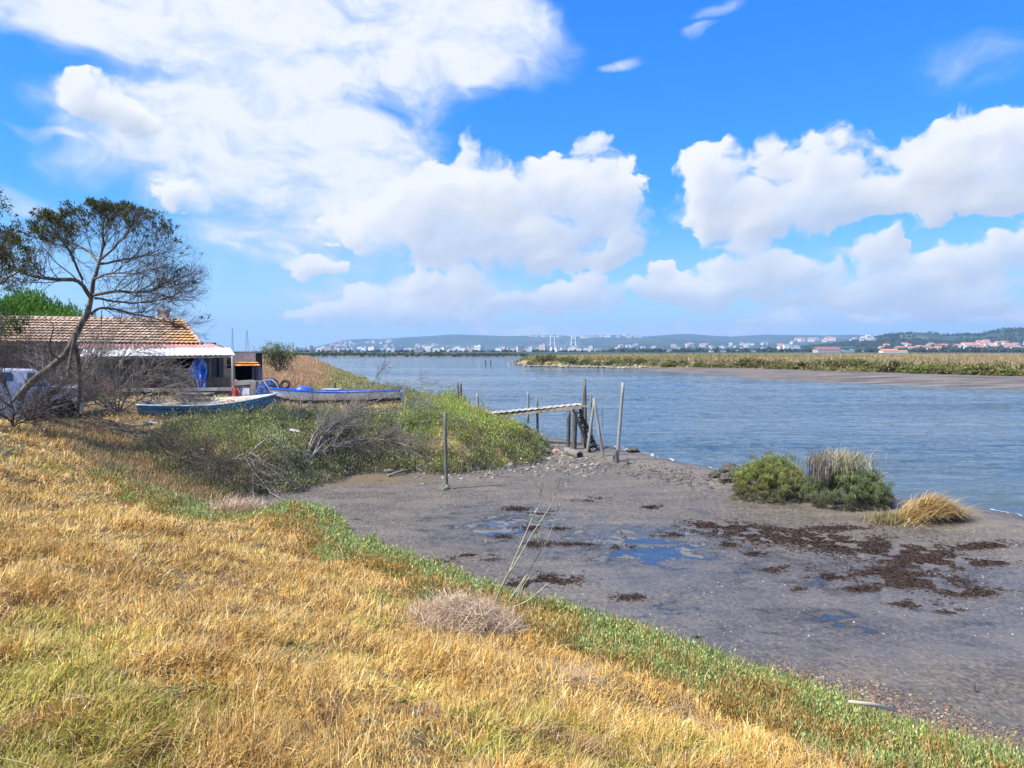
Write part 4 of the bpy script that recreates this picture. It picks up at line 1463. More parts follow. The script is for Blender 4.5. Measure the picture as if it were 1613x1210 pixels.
def straw_heap(px, py, rx, ry, hz_, n, label, seed, size=1.0):
    c = GP(px, py)
    rg = np.random.RandomState(seed)
    a = rg.uniform(0, 6.28, n)
    q = np.sqrt(rg.uniform(size=n))
    x = c.x + np.cos(a) * q * rx
    y = c.y + np.sin(a) * q * ry
    z = near_height(x, y) + hz_ * (1 - q ** 2) * rg.uniform(.2, 1, n) * (1 + .5 * fbm(x * 5, y * 5, 2, .5, seed)) + .01
    C = pick([(.60, .43, .26), (.74, .57, .38), (.42, .29, .17), (.22, .15, .09)], [34, 24, 26, 16], n)
    P = np.stack([x, y, z], -1) - np.array(c)
    o = blades('straw_heap', P, rg.normal(.3, 1.2, n) + np.where(rg.uniform(size=n) < .5, math.pi, 0), np.clip(rg.normal(1.45, .35, n), .2, 2.1), rg.uniform(.10, .34, n) * size, rg.uniform(.004, .009, n) * size, rg.normal(.1, .5, n), C, M_STRAW)
    o.location = c
    return tag(o, label, 'straw heap')


straw_heap(735, 985, .60, .78, .26, 6000, 'heap of pale dead straw at the foot of the bare sapling', 41)
straw_heap(372, 812, .62, .5, .24, 3000, 'small heap of bleached straw where the golden grass ends above the mud', 42, 1.5)
straw_heap(905, 1075, .28, .30, .06, 900, 'flat patch of greyish straw lying in the golden grass below the sapling', 43, .8)
straw_heap(452, 652, .8, .7, .35, 1500, 'rough tuft of straw beside the bow of the white boat', 44, 1.9)


# ---- the shrubs and the dry tussock on the mud bar at the right
def dome_shrub(px, py, wpx, hpx, label, top, low, seed, long_grass=False):
    c = GP(px, py)
    rx = wpx * .5 / FPX * c.y
    hz_ = hpx / FPX * c.y
    o = empty('shrub', c, label, 'shrub')
    rg = np.random.RandomState(seed)
    st = []
    for i in range(14):
        a = rg.uniform(0, 6.28)
        st.append(limb([np.array(c) + [0, 0, -.05], np.array(c) + [math.cos(a) * rx * .4, math.sin(a) * rx * .4, hz_ * .45], np.array(c) + [math.cos(a) * rx * .75, math.sin(a) * rx * .75, hz_ * rg.uniform(.4, .75)]], .018, .006, .01, rg))
    V, Q = tubes_np(st, 5)
    mesh_np('stems', V, [Q], M_DEADD, o)
    nc = 430
    u = rg.normal(size=(nc, 3))
    u[:, 2] = np.abs(u[:, 2])
    u /= np.linalg.norm(u, axis=1, keepdims=True)
    s_ = np.where(rg.uniform(size=nc) < .22, rg.uniform(.4, .7, nc), rg.uniform(.76, 1.0, nc)) * (1 + .07 * rg.normal(size=nc))
    bx = c.x + u[:, 0] * rx * .92 * s_
    by = c.y + u[:, 1] * rx * .85 * s_
    bz = c.z + u[:, 2] ** .8 * hz_ * .86 * s_ - .06
    P, D, l, w, C = clump_leaves(bx, by, bz, np.full(nc, .085), np.full(nc, .12), 270, .021, top, low, .5, .42)
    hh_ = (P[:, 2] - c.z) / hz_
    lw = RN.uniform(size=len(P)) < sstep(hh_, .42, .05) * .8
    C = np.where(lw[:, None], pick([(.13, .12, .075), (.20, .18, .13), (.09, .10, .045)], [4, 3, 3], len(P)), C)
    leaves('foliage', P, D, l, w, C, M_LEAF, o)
    return o, c, rx, hz_


G1 = pt(((.28, .31, .075), 36), ((.39, .40, .13), 28), ((.17, .21, .045), 24), ((.46, .42, .19), 12))
G1L = pt(((.16, .20, .05), 30), ((.24, .24, .10), 20), ((.10, .11, .045), 16))
G2 = pt(((.20, .27, .10), 36), ((.30, .36, .17), 28), ((.12, .17, .06), 24), ((.40, .38, .22), 12))
dome_shrub(1214, 782, 132, 74, 'rounded yellow green shrub on the mud bar, left one of the touching pair', G1, G1L, 51)
o, c, rx, hz_ = dome_shrub(1334, 793, 146, 74, 'rounded grey green shrub draped with long dry grass on the mud bar', G2, G1L, 52)
n = 520
a = RN.uniform(0, 6.28, n)
q = np.abs(RN.normal(0, .42, n)).clip(0, .95)
P = np.stack([c.x - .18 * rx + np.cos(a) * q * rx, c.y + np.sin(a) * q * rx, c.z + hz_ * (.93 - .5 * q ** 2)], -1)
g = blades('long_grass', P, a + RN.normal(0, .3, n), np.abs(RN.normal(1.0, .3, n)), RN.uniform(.25, .66, n), RN.uniform(.006, .011, n), RN.uniform(1.0, 2.2, n), pick([(.46, .40, .24), (.34, .32, .16), (.26, .28, .10), (.58, .50, .34)], [4, 3, 3, 2], n), M_STRAW, o)
n = 420
P = np.stack([c.x - .62 * rx + RN.normal(0, .13, n), c.y - .1 + RN.normal(0, .15, n), c.z + hz_ * .55 + RN.normal(0, .1, n)], -1)
blades('dark_grass', P, RN.uniform(0, 6.28, n), np.abs(RN.normal(.2, .15, n)), RN.uniform(.35, .62, n), RN.uniform(.008, .013, n), RN.normal(.2, .2, n), pick([(.16, .13, .12), (.24, .20, .17)], [1, 1], n), M_STRAW, o)
n = 160
P = np.stack([c.x + RN.normal(-.05, .3, n), c.y + RN.normal(0, .15, n), c.z + hz_ * .8 + RN.normal(0, .05, n)], -1)
blades('seed_stalks', P, RN.uniform(-.6, .6, n), np.abs(RN.normal(.25, .25, n)), RN.uniform(.25, .50, n), RN.uniform(.006, .01, n), RN.normal(.3, .2, n), pick([(.30, .24, .20), (.40, .30, .22)], [1, 1], n), M_STRAW, o)
c = GP(1462, 822)
n = 3200
x0 = c.x + RN.normal(-.02, .26, n)
y0 = c.y + RN.normal(.12, .16, n)
z0 = near_height(x0, y0) + .26 * np.exp(-((x0 - c.x) / .34) ** 2) * RN.uniform(.5, 1.1, n)
P = np.stack([x0, y0, z0], -1) - np.array(c)
o = blades('dry_tussock', P, RN.normal(-.5, .5, n), RN.normal(.9, .25, n), RN.uniform(.25, .62, n), RN.uniform(.007, .012, n), RN.uniform(.5, 1.2, n), pick([(.52, .34, .13), (.64, .46, .21), (.36, .24, .09), (.20, .18, .07)], [4, 3, 2, 1.4], n), M_STRAW)
o.location = c
tag(o, 'orange tan grass tussock combed flat on the mud beside the right shrub', 'tussock')
n = 900
x0 = c.x - .62 + RN.normal(0, .22, n)
y0 = c.y + .15 + RN.normal(.0, .14, n)
P = np.stack([x0, y0, near_height(x0, y0) + .02], -1) - np.array(c)
o = blades('low_tussock', P, RN.uniform(0, 6.28, n), np.abs(RN.normal(.6, .3, n)), RN.uniform(.12, .30, n), RN.uniform(.006, .011, n), RN.normal(.5, .3, n), pick([(.42, .34, .17), (.28, .28, .10), (.20, .15, .08)], [4, 3, 3], n), M_STRAW)
o.location = c
tag(o, 'low brown green tussock between the right shrub and the tan tussock', 'tussock')

# ---- dark seaweed and shells strewn on the mud
WEED = [(1120, 826, 60, 9), (1180, 834, 90, 12), (1260, 845, 110, 15), (1350, 858, 100, 15), (1430, 872, 90, 16), (1480, 885, 70, 12), (1400, 900, 70, 14), (1450, 915, 90, 12), (1360, 925, 40, 6),
        (1540, 860, 60, 5), (1320, 830, 60, 5), (1240, 895, 40, 7), (1440, 948, 40, 6), (1530, 930, 60, 8), (870, 910, 55, 10), (830, 918, 40, 7), (990, 938, 30, 6), (700, 880, 26, 5), (745, 874, 26, 5), (770, 876, 25, 5),
        (815, 800, 26, 5), (860, 805, 22, 4), (790, 843, 18, 4), (845, 855, 28, 6), (830, 830, 22, 5), (880, 830, 20, 3), (1100, 1000, 10, 2), (930, 785, 26, 4), (1025, 797, 20, 4), (905, 855, 40, 4), (1060, 840, 30, 4),
        (980, 860, 20, 4), (1150, 855, 22, 5), (1190, 870, 24, 4), (1300, 905, 40, 6), (1250, 925, 20, 4), (1555, 885, 40, 5), (1500, 960, 24, 4)]
PP, CC, LL = [], [], []
for (wx, wy, wrx, wry) in WEED:
    k_ = int(wrx * wry * 3.0)
    qx_, qy_ = RN.normal(wx, wrx * .45, k_), RN.normal(wy, wry * .42, k_)
    g_ = np.array([G(a_, b_, .22) for a_, b_ in zip(qx_, qy_)])
    nn_ = fbm(g_[:, 0] * 2.2, g_[:, 1] * 2.2, 3, .6, 901)
    g_ = g_[nn_ > -.10]
    PP.append(g_)
PP = np.concatenate(PP)
fd = near_fields(PP[:, 0], PP[:, 1])
kk = fd[0] < -.25
PP = PP[kk]
fd = tuple(q[kk] for q in fd)
n = len(PP)
P = np.concatenate([PP, (near_height(PP[:, 0], PP[:, 1], fd) + RN.uniform(.002, .014, n))[:, None]], 1)
dist = np.linalg.norm(P[:, :2], axis=1)
D = RN.normal(0, 1, (n, 3)) * [1, 1, .12]
C = pick([(.075, .045, .034), (.12, .078, .058), (.045, .03, .024), (.08, .09, .03)], [4, 3, 3, .5], n)
tag(leaves('seaweed', P, D, RN.uniform(.03, .10, n) * dist / 13, RN.uniform(.008, .022, n) * dist / 13, C, M_LEAF), 'dark brown seaweed strewn in patches over the mud', None, None, 'stuff')


def stones(name, n, region, size, cols, label, sd=5):
    """small angular stones and shells lying on the ground"""
    px0, py0 = region(n)
    g_ = GPs(px0, py0)
    n = len(g_)
    s_ = size(n) * (np.linalg.norm(g_[:, :2], axis=1) / 12) ** .3
    base = np.array([[1, 0, 0], [0, 1, 0], [-1, 0, 0], [0, -1, 0], [0, 0, 1], [0, 0, -1.0]])
    V = base[None] * (RN.uniform(.55, 1.3, (n, 6, 1)))
    V = V * np.array([1.15, .9, .38]) + RN.normal(0, .10, V.shape)
    a_ = RN.uniform(0, 6.28, n)
    ca, sa = np.cos(a_)[:, None], np.sin(a_)[:, None]
    V = np.stack([V[..., 0] * ca - V[..., 1] * sa, V[..., 0] * sa + V[..., 1] * ca, V[..., 2]], -1)
    V = V * s_[:, None, None] + g_[:, None, :]
    F = np.array([[0, 1, 4], [1, 2, 4], [2, 3, 4], [3, 0, 4], [1, 0, 5], [2, 1, 5], [3, 2, 5], [0, 3, 5]])
    F = (F[None] + (np.arange(n) * 6)[:, None, None]).reshape(-1, 3)
    C = np.repeat(pick(cols[0], cols[1], n), 6, 0)
    return tag(mesh_np(name, V.reshape(-1, 3), [F], M_STONE, colors=C), label, None, None, 'stuff')


M_STONE, t = mat('stone')
a_ = t.new('ShaderNodeAttribute', attribute_name='tint')
t.l.new(t.mix(t.m('MULTIPLY', t.noise(t.obj, 40, 4, .6), .5), a_.outputs[0], (.10, .09, .08)), t.b.inputs['Base Color'])
t.b.inputs['Roughness'].default_value = .75
bump(t, t.noise(t.obj, 60, 3, .6), .5, .01)


def reg_line(pts, spread_y, spread_x=8):
    def f(n):
        k = len(pts)
        q = RN.uniform(0, k - 1.001, n)
        i = q.astype(int)
        p = np.array(pts, float)
        v = p[i] + (p[i + 1] - p[i]) * (q - i)[:, None]
        return v[:, 0] + RN.normal(0, spread_x, n), v[:, 1] + RN.normal(0, spread_y, n)
    return f


stones('rubble', 560, reg_line([(640, 742), (760, 742), (830, 735), (880, 715), (900, 722), (930, 735), (850, 740)], 6, 16), lambda n: RN.uniform(.02, .085, n),
       ([(.30, .26, .20), (.42, .38, .31), (.17, .15, .12), (.34, .22, .15)], [4, 2, 4, 1]), 'broken pale stones and bricks at the point of the green scrub')
stones('dark_rubble', 520, reg_line([(900, 740), (960, 735), (1020, 742), (1070, 752), (1110, 756)], 7, 24), lambda n: RN.uniform(.02, .07, n),
       ([(.12, .11, .09), (.20, .18, .14), (.07, .065, .05)], [4, 2, 3]), 'dark weedy stones on the shore between the jetty and the shrubs')
stones('shore_gravel', 1500, reg_line([(1230, 1062), (1320, 1085), (1400, 1108), (1500, 1140), (1612, 1180)], 13, 22), lambda n: RN.uniform(.010, .034, n),
       ([(.32, .22, .11), (.42, .33, .22), (.16, .11, .07), (.28, .16, .08)], [4, 1, 5, 2]), 'brown gravel and shells between the shore plants and the mud')
stones('shells', 900, (lambda n: (RN.uniform(430, 1613, n), RN.uniform(760, 1010, n))), lambda n: RN.uniform(.006, .020, n),
       ([(.68, .64, .56), (.50, .46, .40), (.16, .13, .11)], [4, 3, 3]), 'small pale shells scattered over the open mud')

# ------------------------------------------------------------------ materials of built things
def m_planks(name, col, col2, w=.16, axis=0, var=.35, rough=.8):
    """boards side by side: tone per board, grain along it, dark joints"""
    m, t = mat(name)
    s = t.new('ShaderNodeSeparateXYZ')
    t.l.new(t.obj, s.inputs[0])
    u = t.m('DIVIDE', s.outputs[axis], w)
    cell = t.m('FLOOR', u)
    fr = t.m('SUBTRACT', u, cell)
    wn = t.new('ShaderNodeTexWhiteNoise', noise_dimensions='1D')
    t.l.new(cell, wn.inputs['W'])
    st = [6.0, 6.0, 6.0]
    st[2 if axis != 2 else 0] = .6
    gr = t.noise(t.v('MULTIPLY', t.obj, tuple(st)), 4.0, 6, .7)
    c = t.mix(wn.outputs[0], tuple(q * (1 - var) for q in col), tuple(min(1, q * (1 + var)) for q in col))
    c = t.mix(t.mr(gr, .42, .68), c, col2)
    joint = t.m('GREATER_THAN', t.m('ABSOLUTE', t.m('SUBTRACT', fr, .5)), .46)
    c = t.mix(t.m('MULTIPLY', joint, .8), c, (.015, .013, .012))
    t.l.new(c, t.b.inputs['Base Color'])
    t.b.inputs['Roughness'].default_value = rough
    bump(t, t.m('SUBTRACT', gr, t.m('MULTIPLY', joint, 1.0)), .5, .01)
    return m


M_DARKPL = m_planks('dark_planks', (.060, .050, .045), (.11, .095, .085), .17)
M_GREYPL = m_planks('grey_blue_planks', (.20, .215, .26), (.10, .10, .115), .30)
M_BROWNPL = m_planks('brown_slats', (.17, .125, .085), (.27, .22, .17), .085)
M_WOOD = m_simple('weathered_wood', (.30, .275, .24), .85, .3, 6, bmp=.6, col2=(.18, .155, .13), stretch=(1, 1, .25))
M_WOODD = m_simple('dark_wet_wood', (.105, .095, .082), .8, .4, 6, bmp=.6, col2=(.19, .18, .15), stretch=(1, 1, .25))
M_WOODG = m_simple('bleached_post', (.30, .295, .265), .8, .25, 5, bmp=.4, col2=(.18, .17, .14), stretch=(1, 1, .2))
M_CORR_R = m_simple('red_sheet', (.38, .17, .16), .6, .3, 2.5, bmp=.15, col2=(.46, .28, .25))
M_CORR_W = m_simple('white_sheet', (.78, .77, .76), .55, .08, 2.0, bmp=.1, col2=(.62, .61, .60))
M_CORR_D = m_simple('dark_sheet', (.14, .12, .16), .6, .3, 3, bmp=.1)
M_CONC = m_simple('grey_board', (.24, .22, .24), .85, .25, 3, bmp=.3, col2=(.34, .31, .32))
M_CHIM = m_simple('chimney_render', (.50, .46, .40), .9, .2, 4, bmp=.5, col2=(.24, .22, .20))
M_BURG = m_simple('burgundy_board', (.17, .022, .055), .6, .25, 3, bmp=.1)
M_WBOARD = m_simple('white_board', (.62, .66, .78), .5, .06, 3, bmp=.05)
M_RED = m_simple('red_paint', (.50, .035, .035), .45, .3, 8, bmp=.1, col2=(.25, .05, .04))
M_NAVY = m_simple('navy_paint', (.015, .035, .14), .55, .3, 6, bmp=.2)
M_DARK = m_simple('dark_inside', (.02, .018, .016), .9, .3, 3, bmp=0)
M_BLUEP = m_simple('blue_boat_paint', (.045, .19, .38), .6, .22, 3.5, bmp=.25, col2=(.10, .14, .17), stretch=(1, 1, 2.2))
M_LBLUE = m_simple('pale_blue_paint', (.30, .52, .66), .6, .2, 6, bmp=.2, col2=(.62, .68, .68))
M_CREAM = m_simple('cream_wood', (.58, .50, .36), .75, .2, 4, bmp=.2, col2=(.36, .28, .18), stretch=(.3, 1, 1))
M_WPAINT = m_simple('white_boat_paint', (.80, .79, .80), .45, .07, 3, bmp=.1, col2=(.66, .65, .67))
M_RBLUE = m_simple('bright_blue_paint', (.025, .13, .60), .4, .18, 5, bmp=.1)
M_HULLD = m_simple('dark_hull_bottom', (.05, .03, .035), .8, .3, 4, bmp=.2)
M_BLACK = m_simple('black_rubber', (.025, .025, .027), .8, .2, 8, bmp=.1)
M_TERR = m_simple('orange_tile', (.62, .24, .07), .85, .25, 5, bmp=.3, col2=(.74, .42, .18))
M_GREENM = m_simple('algae_post', (.15, .155, .115), .8, .35, 6, bmp=.5, col2=(.26, .25, .20), stretch=(1, 1, .25))

# blue tarpaulin
M_TARP, t = mat('blue_tarp')
fn = t.noise(t.obj, 2.5, 5, .6, .6)
t.l.new(t.mix(t.mr(fn, .35, .65), (.03, .15, .60), (.09, .32, .90)), t.b.inputs['Base Color'])
t.b.inputs['Roughness'].default_value = .35
bump(t, fn, .7, .12)

# glass and car paint
M_GLASS, t = mat('car_glass')
t.b.inputs['Base Color'].default_value = (.05, .09, .14, 1)
t.b.inputs['Roughness'].default_value = .06
M_CARW, t = mat('white_car_paint')
t.l.new(t.mix(t.mr(t.noise(t.obj, 3, 5, .6), .4, .7), (.62, .64, .72), (.46, .47, .52)), t.b.inputs['Base Color'])
t.b.inputs['Roughness'].default_value = .3
t.b.inputs['Coat Weight'].default_value = .4


def tile_roof(name, p00, p10, p01, p11, ncol, nrow, parent, seed=1, orange_to_right=True, amp=.035):
    """interlocking clay tiles between eave (p00,p10) and ridge (p01,p11)"""
    p00, p10, p01, p11 = [np.array(q, float) for q in (p00, p10, p01, p11)]
    sx_, sy_ = 6, 3
    U = np.linspace(0, 1, ncol * sx_ + 1)
    rg = np.random.RandomState(seed)
    rows, V, C = [], [], []
    nrm = np.cross(p10 - p00, p01 - p00)
    nrm /= np.linalg.norm(nrm)
    if nrm[2] < 0:
        nrm = -nrm
    base = pick([(.52, .36, .24), (.60, .46, .33), (.43, .29, .19), (.54, .34, .20), (.31, .22, .16)], [34, 26, 18, 16, 8], ncol * nrow).reshape(nrow, ncol, 3)
    vv_off = 0
    F = []
    for r_ in range(nrow):
        for s_ in range(sy_):
            f = (r_ + s_ / (sy_ - 1) * 1.04) / nrow
            f = min(f, 1.0)
            lift = .07 * (1 - s_ / (sy_ - 1))
            L_ = p00 + (p01 - p00) * f
            R_ = p10 + (p11 - p10) * f
            P = L_[None] + (R_ - L_)[None] * U[:, None]
            # real tile columns run straight up the slope, so use distance along the eave
            along = (P - p00) @ ((p10 - p00) / np.linalg.norm(p10 - p00))
            W_ = np.linalg.norm(p10 - p00)
            ph = along / W_ * ncol
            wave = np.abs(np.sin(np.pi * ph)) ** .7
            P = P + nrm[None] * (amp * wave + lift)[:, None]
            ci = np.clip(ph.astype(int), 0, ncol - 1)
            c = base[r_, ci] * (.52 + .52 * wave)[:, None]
            if orange_to_right:
                o_ = sstep(ph / ncol + .18 * fbm(ph * .15, ph * 0 + r_ * .35, 3, .5, 5), .78, .97)[:, None]
                c = c * (1 - o_) + np.array([.70, .33, .07]) * o_ * (.5 + .6 * wave)[:, None]
            mo = sstep(fbm(ph * .12, ph * 0 + r_ * .3 + 4, 3, .5, 6), .05, .4)[:, None] * .55
            c = c * (1 - mo) + np.array([.20, .15, .12]) * mo
            V.append(P)
            C.append(c)
        k = len(U)
        for s_ in range(sy_ - 1):
            b = (r_ * sy_ + s_) * k
            i = np.arange(k - 1)
            F.append(np.stack([b + i, b + i + 1, b + k + i + 1, b + k + i], -1))
    V, C = np.concatenate(V), np.concatenate(C)
    return mesh_np(name, V, [np.concatenate(F)], M_TILE, parent, smooth=True, colors=C)


M_TILE, t = mat('clay_tile')
a_ = t.new('ShaderNodeAttribute', attribute_name='tint')
t.l.new(t.mix(t.m('MULTIPLY', t.mr(t.noise(t.obj, 9, 5, .65), .4, .7), .4), a_.outputs[0], (.12, .10, .08)), t.b.inputs['Base Color'])
t.b.inputs['Roughness'].default_value = .9


def corrugated(name, p00, p10, p01, p11, n, amp, m, parent, thick=.006, ragged=0.0, seed=0):
    """sheet between front edge (p00,p10) and back edge (p01,p11), waves across its width"""
    p00, p10, p01, p11 = [np.array(q, float) for q in (p00, p10, p01, p11)]
    rg = np.random.RandomState(seed)
    k = n * 8 + 1
    U = np.linspace(0, 1, k)
    nrm = np.cross(p10 - p00, p01 - p00)
    nrm /= np.linalg.norm(nrm)
    if nrm[2] < 0:
        nrm = -nrm
    rag = np.interp(U, np.linspace(0, 1, n // 3 + 2), rg.uniform(-1, 1, n // 3 + 2)) * ragged
    V = []
    for side in (0, 1):
        for f in (0, .5, 1):
            a = p00 + (p01 - p00) * f
            b = p10 + (p11 - p10) * f
            P = a + (b - a) * U[:, None] + nrm * (amp * np.sin(2 * np.pi * U * n) + side * thick)[:, None]
            if f == 0 and ragged:
                P[:, 2] += rag * .3
                P += (p00 - p01)[None] / np.linalg.norm(p00 - p01) * (rag)[:, None]
            V.append(P)
    F = []
    for s_ in (0, 3):
        for r_ in (0, 1):
            b = (s_ + r_) * k
            i = np.arange(k - 1)
            F.append(np.stack([b + i, b + i + 1, b + k + i + 1, b + k + i], -1))
    for b0, b1 in ((0, 3), (2, 5)):
        i = np.arange(k - 1)
        F.append(np.stack([b0 * k + i, b0 * k + i + 1, b1 * k + i + 1, b1 * k + i], -1))
    return mesh_np(name, np.concatenate(V), [np.concatenate(F)], m, parent, smooth=True)


# ------------------------------------------------------------------ the hut
YG = 1.22                                        # yard level by the hut
hut = empty('hut', (-19.0, 37.5, YG), 'long low wooden hut with a mossy tan tiled roof behind the tangle of bare shrubs', 'hut')
e0, e1 = A(-160, 538, 37.0), A(317, 543, 36.9)
r0_, r1_ = A(-160, 499, 40.0), A(288, 505.5, 40.0)
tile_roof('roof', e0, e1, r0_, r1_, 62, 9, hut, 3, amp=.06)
# hipped end and rear slope
bk1 = A(314, 541, 43.0)
bk1.z = e1.z
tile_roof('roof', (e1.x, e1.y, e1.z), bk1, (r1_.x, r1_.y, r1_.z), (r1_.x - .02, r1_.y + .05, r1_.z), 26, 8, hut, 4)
mb = MB()
mb.add([r0_, r1_, bk1, Vector((e0.x, 43.0, e0.z))], [(0, 1, 2, 3)])
mb.add([q - Vector((0, 0, .05)) for q in (r0_, r1_, bk1, Vector((e0.x, 43.0, e0.z)))], [(3, 2, 1, 0)])
mb.build('rear_slope', M_TERR, hut)
mb = MB()
nr_ = 46
for i in range(nr_):
    a = r0_.lerp(r1_, i / nr_)
    b = r0_.lerp(r1_, (i + 1.08) / nr_)
    mb.tube([a + Vector((0, 0, .02)), b + Vector((0, 0, .06))], [.10, .115], 8)
for i in range(9):
    a, b = r1_.lerp(e1, i / 9), r1_.lerp(e1, (i + 1.05) / 9)
    mb.tube([a + Vector((0, 0, .05)), b + Vector((0, 0, .03))], [.10, .11], 7)
mb.build('ridge_tiles', m_simple('ridge_tile', (.52, .38, .26), .9, .3, 4, bmp=.3, col2=(.30, .22, .16)), hut, smooth=True)
wl = MB()
x0_, x1_ = e0.x + .3, e1.x - .35
zt_ = e1.z - .02
wl.box(((x0_ + A(120, 0, 37.5).x) / 2, 37.5, (YG + zt_) / 2), (A(120, 0, 37.5).x - x0_, .10, zt_ - YG + .3))
wl.box(((A(120, 0, 37.5).x + A(238, 0, 37.5).x) / 2, 38.3, (YG + zt_) / 2), (A(238, 0, 37.5).x - A(120, 0, 37.5).x, .10, zt_ - YG + .3))
wl.bar((x1_, 37.5, (YG + zt_) / 2), (bk1.x - .3, 42.6, (YG + zt_) / 2), .1, zt_ - YG + .3)
wl.box(((x0_ + bk1.x) / 2, 42.6, (YG + zt_) / 2), (bk1.x - x0_ - .5, .1, zt_ - YG + .3))
wl.build('wall', M_DARKPL, hut)
wl = MB()
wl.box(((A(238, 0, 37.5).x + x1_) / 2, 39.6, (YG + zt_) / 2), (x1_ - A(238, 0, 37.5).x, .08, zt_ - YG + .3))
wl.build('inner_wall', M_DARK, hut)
fb = MB()
fb.bar(A(-160, 540.5, 37.02), A(150, 542.5, 37.0), .06, .14)
fb.build('fascia', M_WOODD, hut)
for i in range(9):
    ps = MB()
    xp = x0_ + .5 + i * 1.25
    if xp < A(125, 0, 37.4).x:
        ps.box((xp, 37.40, (YG + zt_) / 2), (.09, .08, zt_ - YG))
        ps.build('wall_post', M_WOOD if i % 2 else M_WOODD, hut)
chm = MB()
ca = A(258, 505, 41.0)
chm.box((ca.x, 41.0, ca.z + .02), (.50, .45, 1.05))
chm.box((ca.x, 41.0, ca.z + .57), (.60, .55, .09))
co = chm.build('chimney', M_CHIM, hut, bevel=.01)
cc = MB()
cc.box((ca.x + .02, 41.0, ca.z + .72), (.34, .34, .20), taper=.8)
cc.build('chimney_pot', M_WOODD, co, bevel=.01)

# the porch
YP = 34.9
pz = YG - .02
porch = empty('porch', (-16.8, YP, pz), 'open porch on posts with a white corrugated edge sheet and dull red roofing', 'porch')
corrugated('red_roofing', A(122, 549.5, 35.9), A(356, 551.5, 35.9), A(128, 540.5, 37.1), A(334, 541, 37.1), 34, .022, M_CORR_R, porch)
corrugated('white_roofing', A(126, 562, YP), A(370, 559, YP), A(132, 549.0, 36.1), A(362, 548.0, 36.1), 30, .012, M_CORR_W, porch, ragged=.10, seed=3)
corrugated('dark_roofing', A(318, 546.5, 37.4), A(353, 547, 37.4), A(322, 542.5, 38.4), A(347, 543, 38.4), 7, .04, M_CORR_D, porch)
for (px_, w_, yy, mm) in ((366.5, .15, YP, M_WOODG), (146, .11, YP + .05, M_WOOD), (205, .09, YP + .4, M_WOODD), (277, .09, YP + 1.6, M_WOODD), (330, .09, 36.6, M_WOOD)):
    top_ = A(px_, 560, yy)
    p_ = MB()
    p_.tube([(top_.x, yy, pz - .2), (top_.x + .01, yy, (pz + top_.z) / 2), (top_.x, yy, top_.z)], w_ / 2, 8, .08, int(px_))
    p_.build('post', mm, porch, smooth=True)
bm = MB()
bm.bar(A(130, 565, YP + .08), A(368, 562, YP + .08), .07, .09)
bm.build('beam', M_WOODD, porch)
rl = MB()
rl.bar(A(182, 615, YP), A(372, 613, YP), .06, .16)
rl.build('rail', M_WOODG, porch, bevel=.01)
fl_ = MB()
f0 = A(160, 0, YP).x
f1 = A(372, 0, YP).x
fl_.box(((f0 + f1) / 2, 36.4, YG + .02), (f1 - f0, 3.0, .10))
fl_.build('deck', M_BROWNPL, porch)
st_ = MB()
st_.box(A(232, 644, 33.9) + Vector((0, 0, 0)), (4.6, .3, .14))
st_.build('edge_board', M_WOODD, porch)

# board wall at the right end of the porch
bw = empty('board_wall', (A(345, 0, 36.9).x, 36.9, YG), 'upright grey blue boards with a dark gap closing the porch end', 'board wall')
seg = [(324, 331, 555, M_GREYPL), (331.5, 341, 557, M_GREYPL), (344, 351.5, 556, M_GREYPL), (352, 357, 555, M_CREAM), (351, 366, 580, M_CREAM)]
for i, (a_px, b_px, ty, mm) in enumerate(seg):
    yy = 36.9 + (.06 if i == 4 else 0) - .02 * i
    p0, p1 = A(a_px, ty, yy), A(b_px, ty, yy)
    q = MB()
    q.box(((p0.x + p1.x) / 2, yy, (YG + p0.z) / 2), (p1.x - p0.x, .03, p0.z - YG))
    q.build('board', mm, bw)
q = MB()
p0, p1 = A(340, 556, 37.3), A(366, 556, 37.3)
q.box(((p0.x + p1.x) / 2, 37.3, (YG + p0.z) / 2), (p1.x - p0.x, .04, p0.z - YG))
q.build('backing', M_DARK, bw)
q = MB()
p0, p1 = A(326, 594.5, 35.7), A(363, 595.5, 35.7)
q.box(((p0.x + p1.x) / 2, 35.7, (YG + p0.z) / 2), (p1.x - p0.x, .05, p0.z - YG))
tag(q.build('slat_screen', M_BROWNPL, None, loc=((p0.x + p1.x) / 2, 35.7, YG)), 'low screen of narrow brown slats beside the hanging blue tarp', 'screen')

# hanging blue tarp: folded sheet
ky, kx = 26, 26
V = []
for i in range(ky):
    f = i / (ky - 1)
    y_ = 558 + 60 * f
    lft = np.interp(f, [0, .2, .45, .75, 1], [309, 303, 298, 309, 316])
    rgt = np.interp(f, [0, .2, .45, .75, 1], [316, 324, 326, 325, 322])
    for j in range(kx):
        g_ = j / (kx - 1)
        dep = 35.35 + .16 * math.sin(g_ * 17 + f * 3.0) * (.4 + .6 * f) + .10 * math.sin(g_ * 7 - f * 9) + .06 * math.sin(f * 23 + g_ * 5)
        V.append(tuple(A(lft + (rgt - lft) * g_ + 1.0 * math.sin(f * 11 + g_ * 4), y_, dep)))
i = np.arange(ky * kx).reshape(ky, kx)
F = np.stack([i[:-1, :-1], i[:-1, 1:], i[1:, 1:], i[1:, :-1]], -1).reshape(-1, 4)
c = np.array(A(314, 585, 35.4))
o = mesh_np('tarp', np.array(V) - c, [F], M_TARP, smooth=True)
o.location = c
md = o.modifiers.new('thickness', 'SOLIDIFY')
md.thickness = .01
tag(o, 'creased blue tarp hanging from the porch roof', 'tarp')

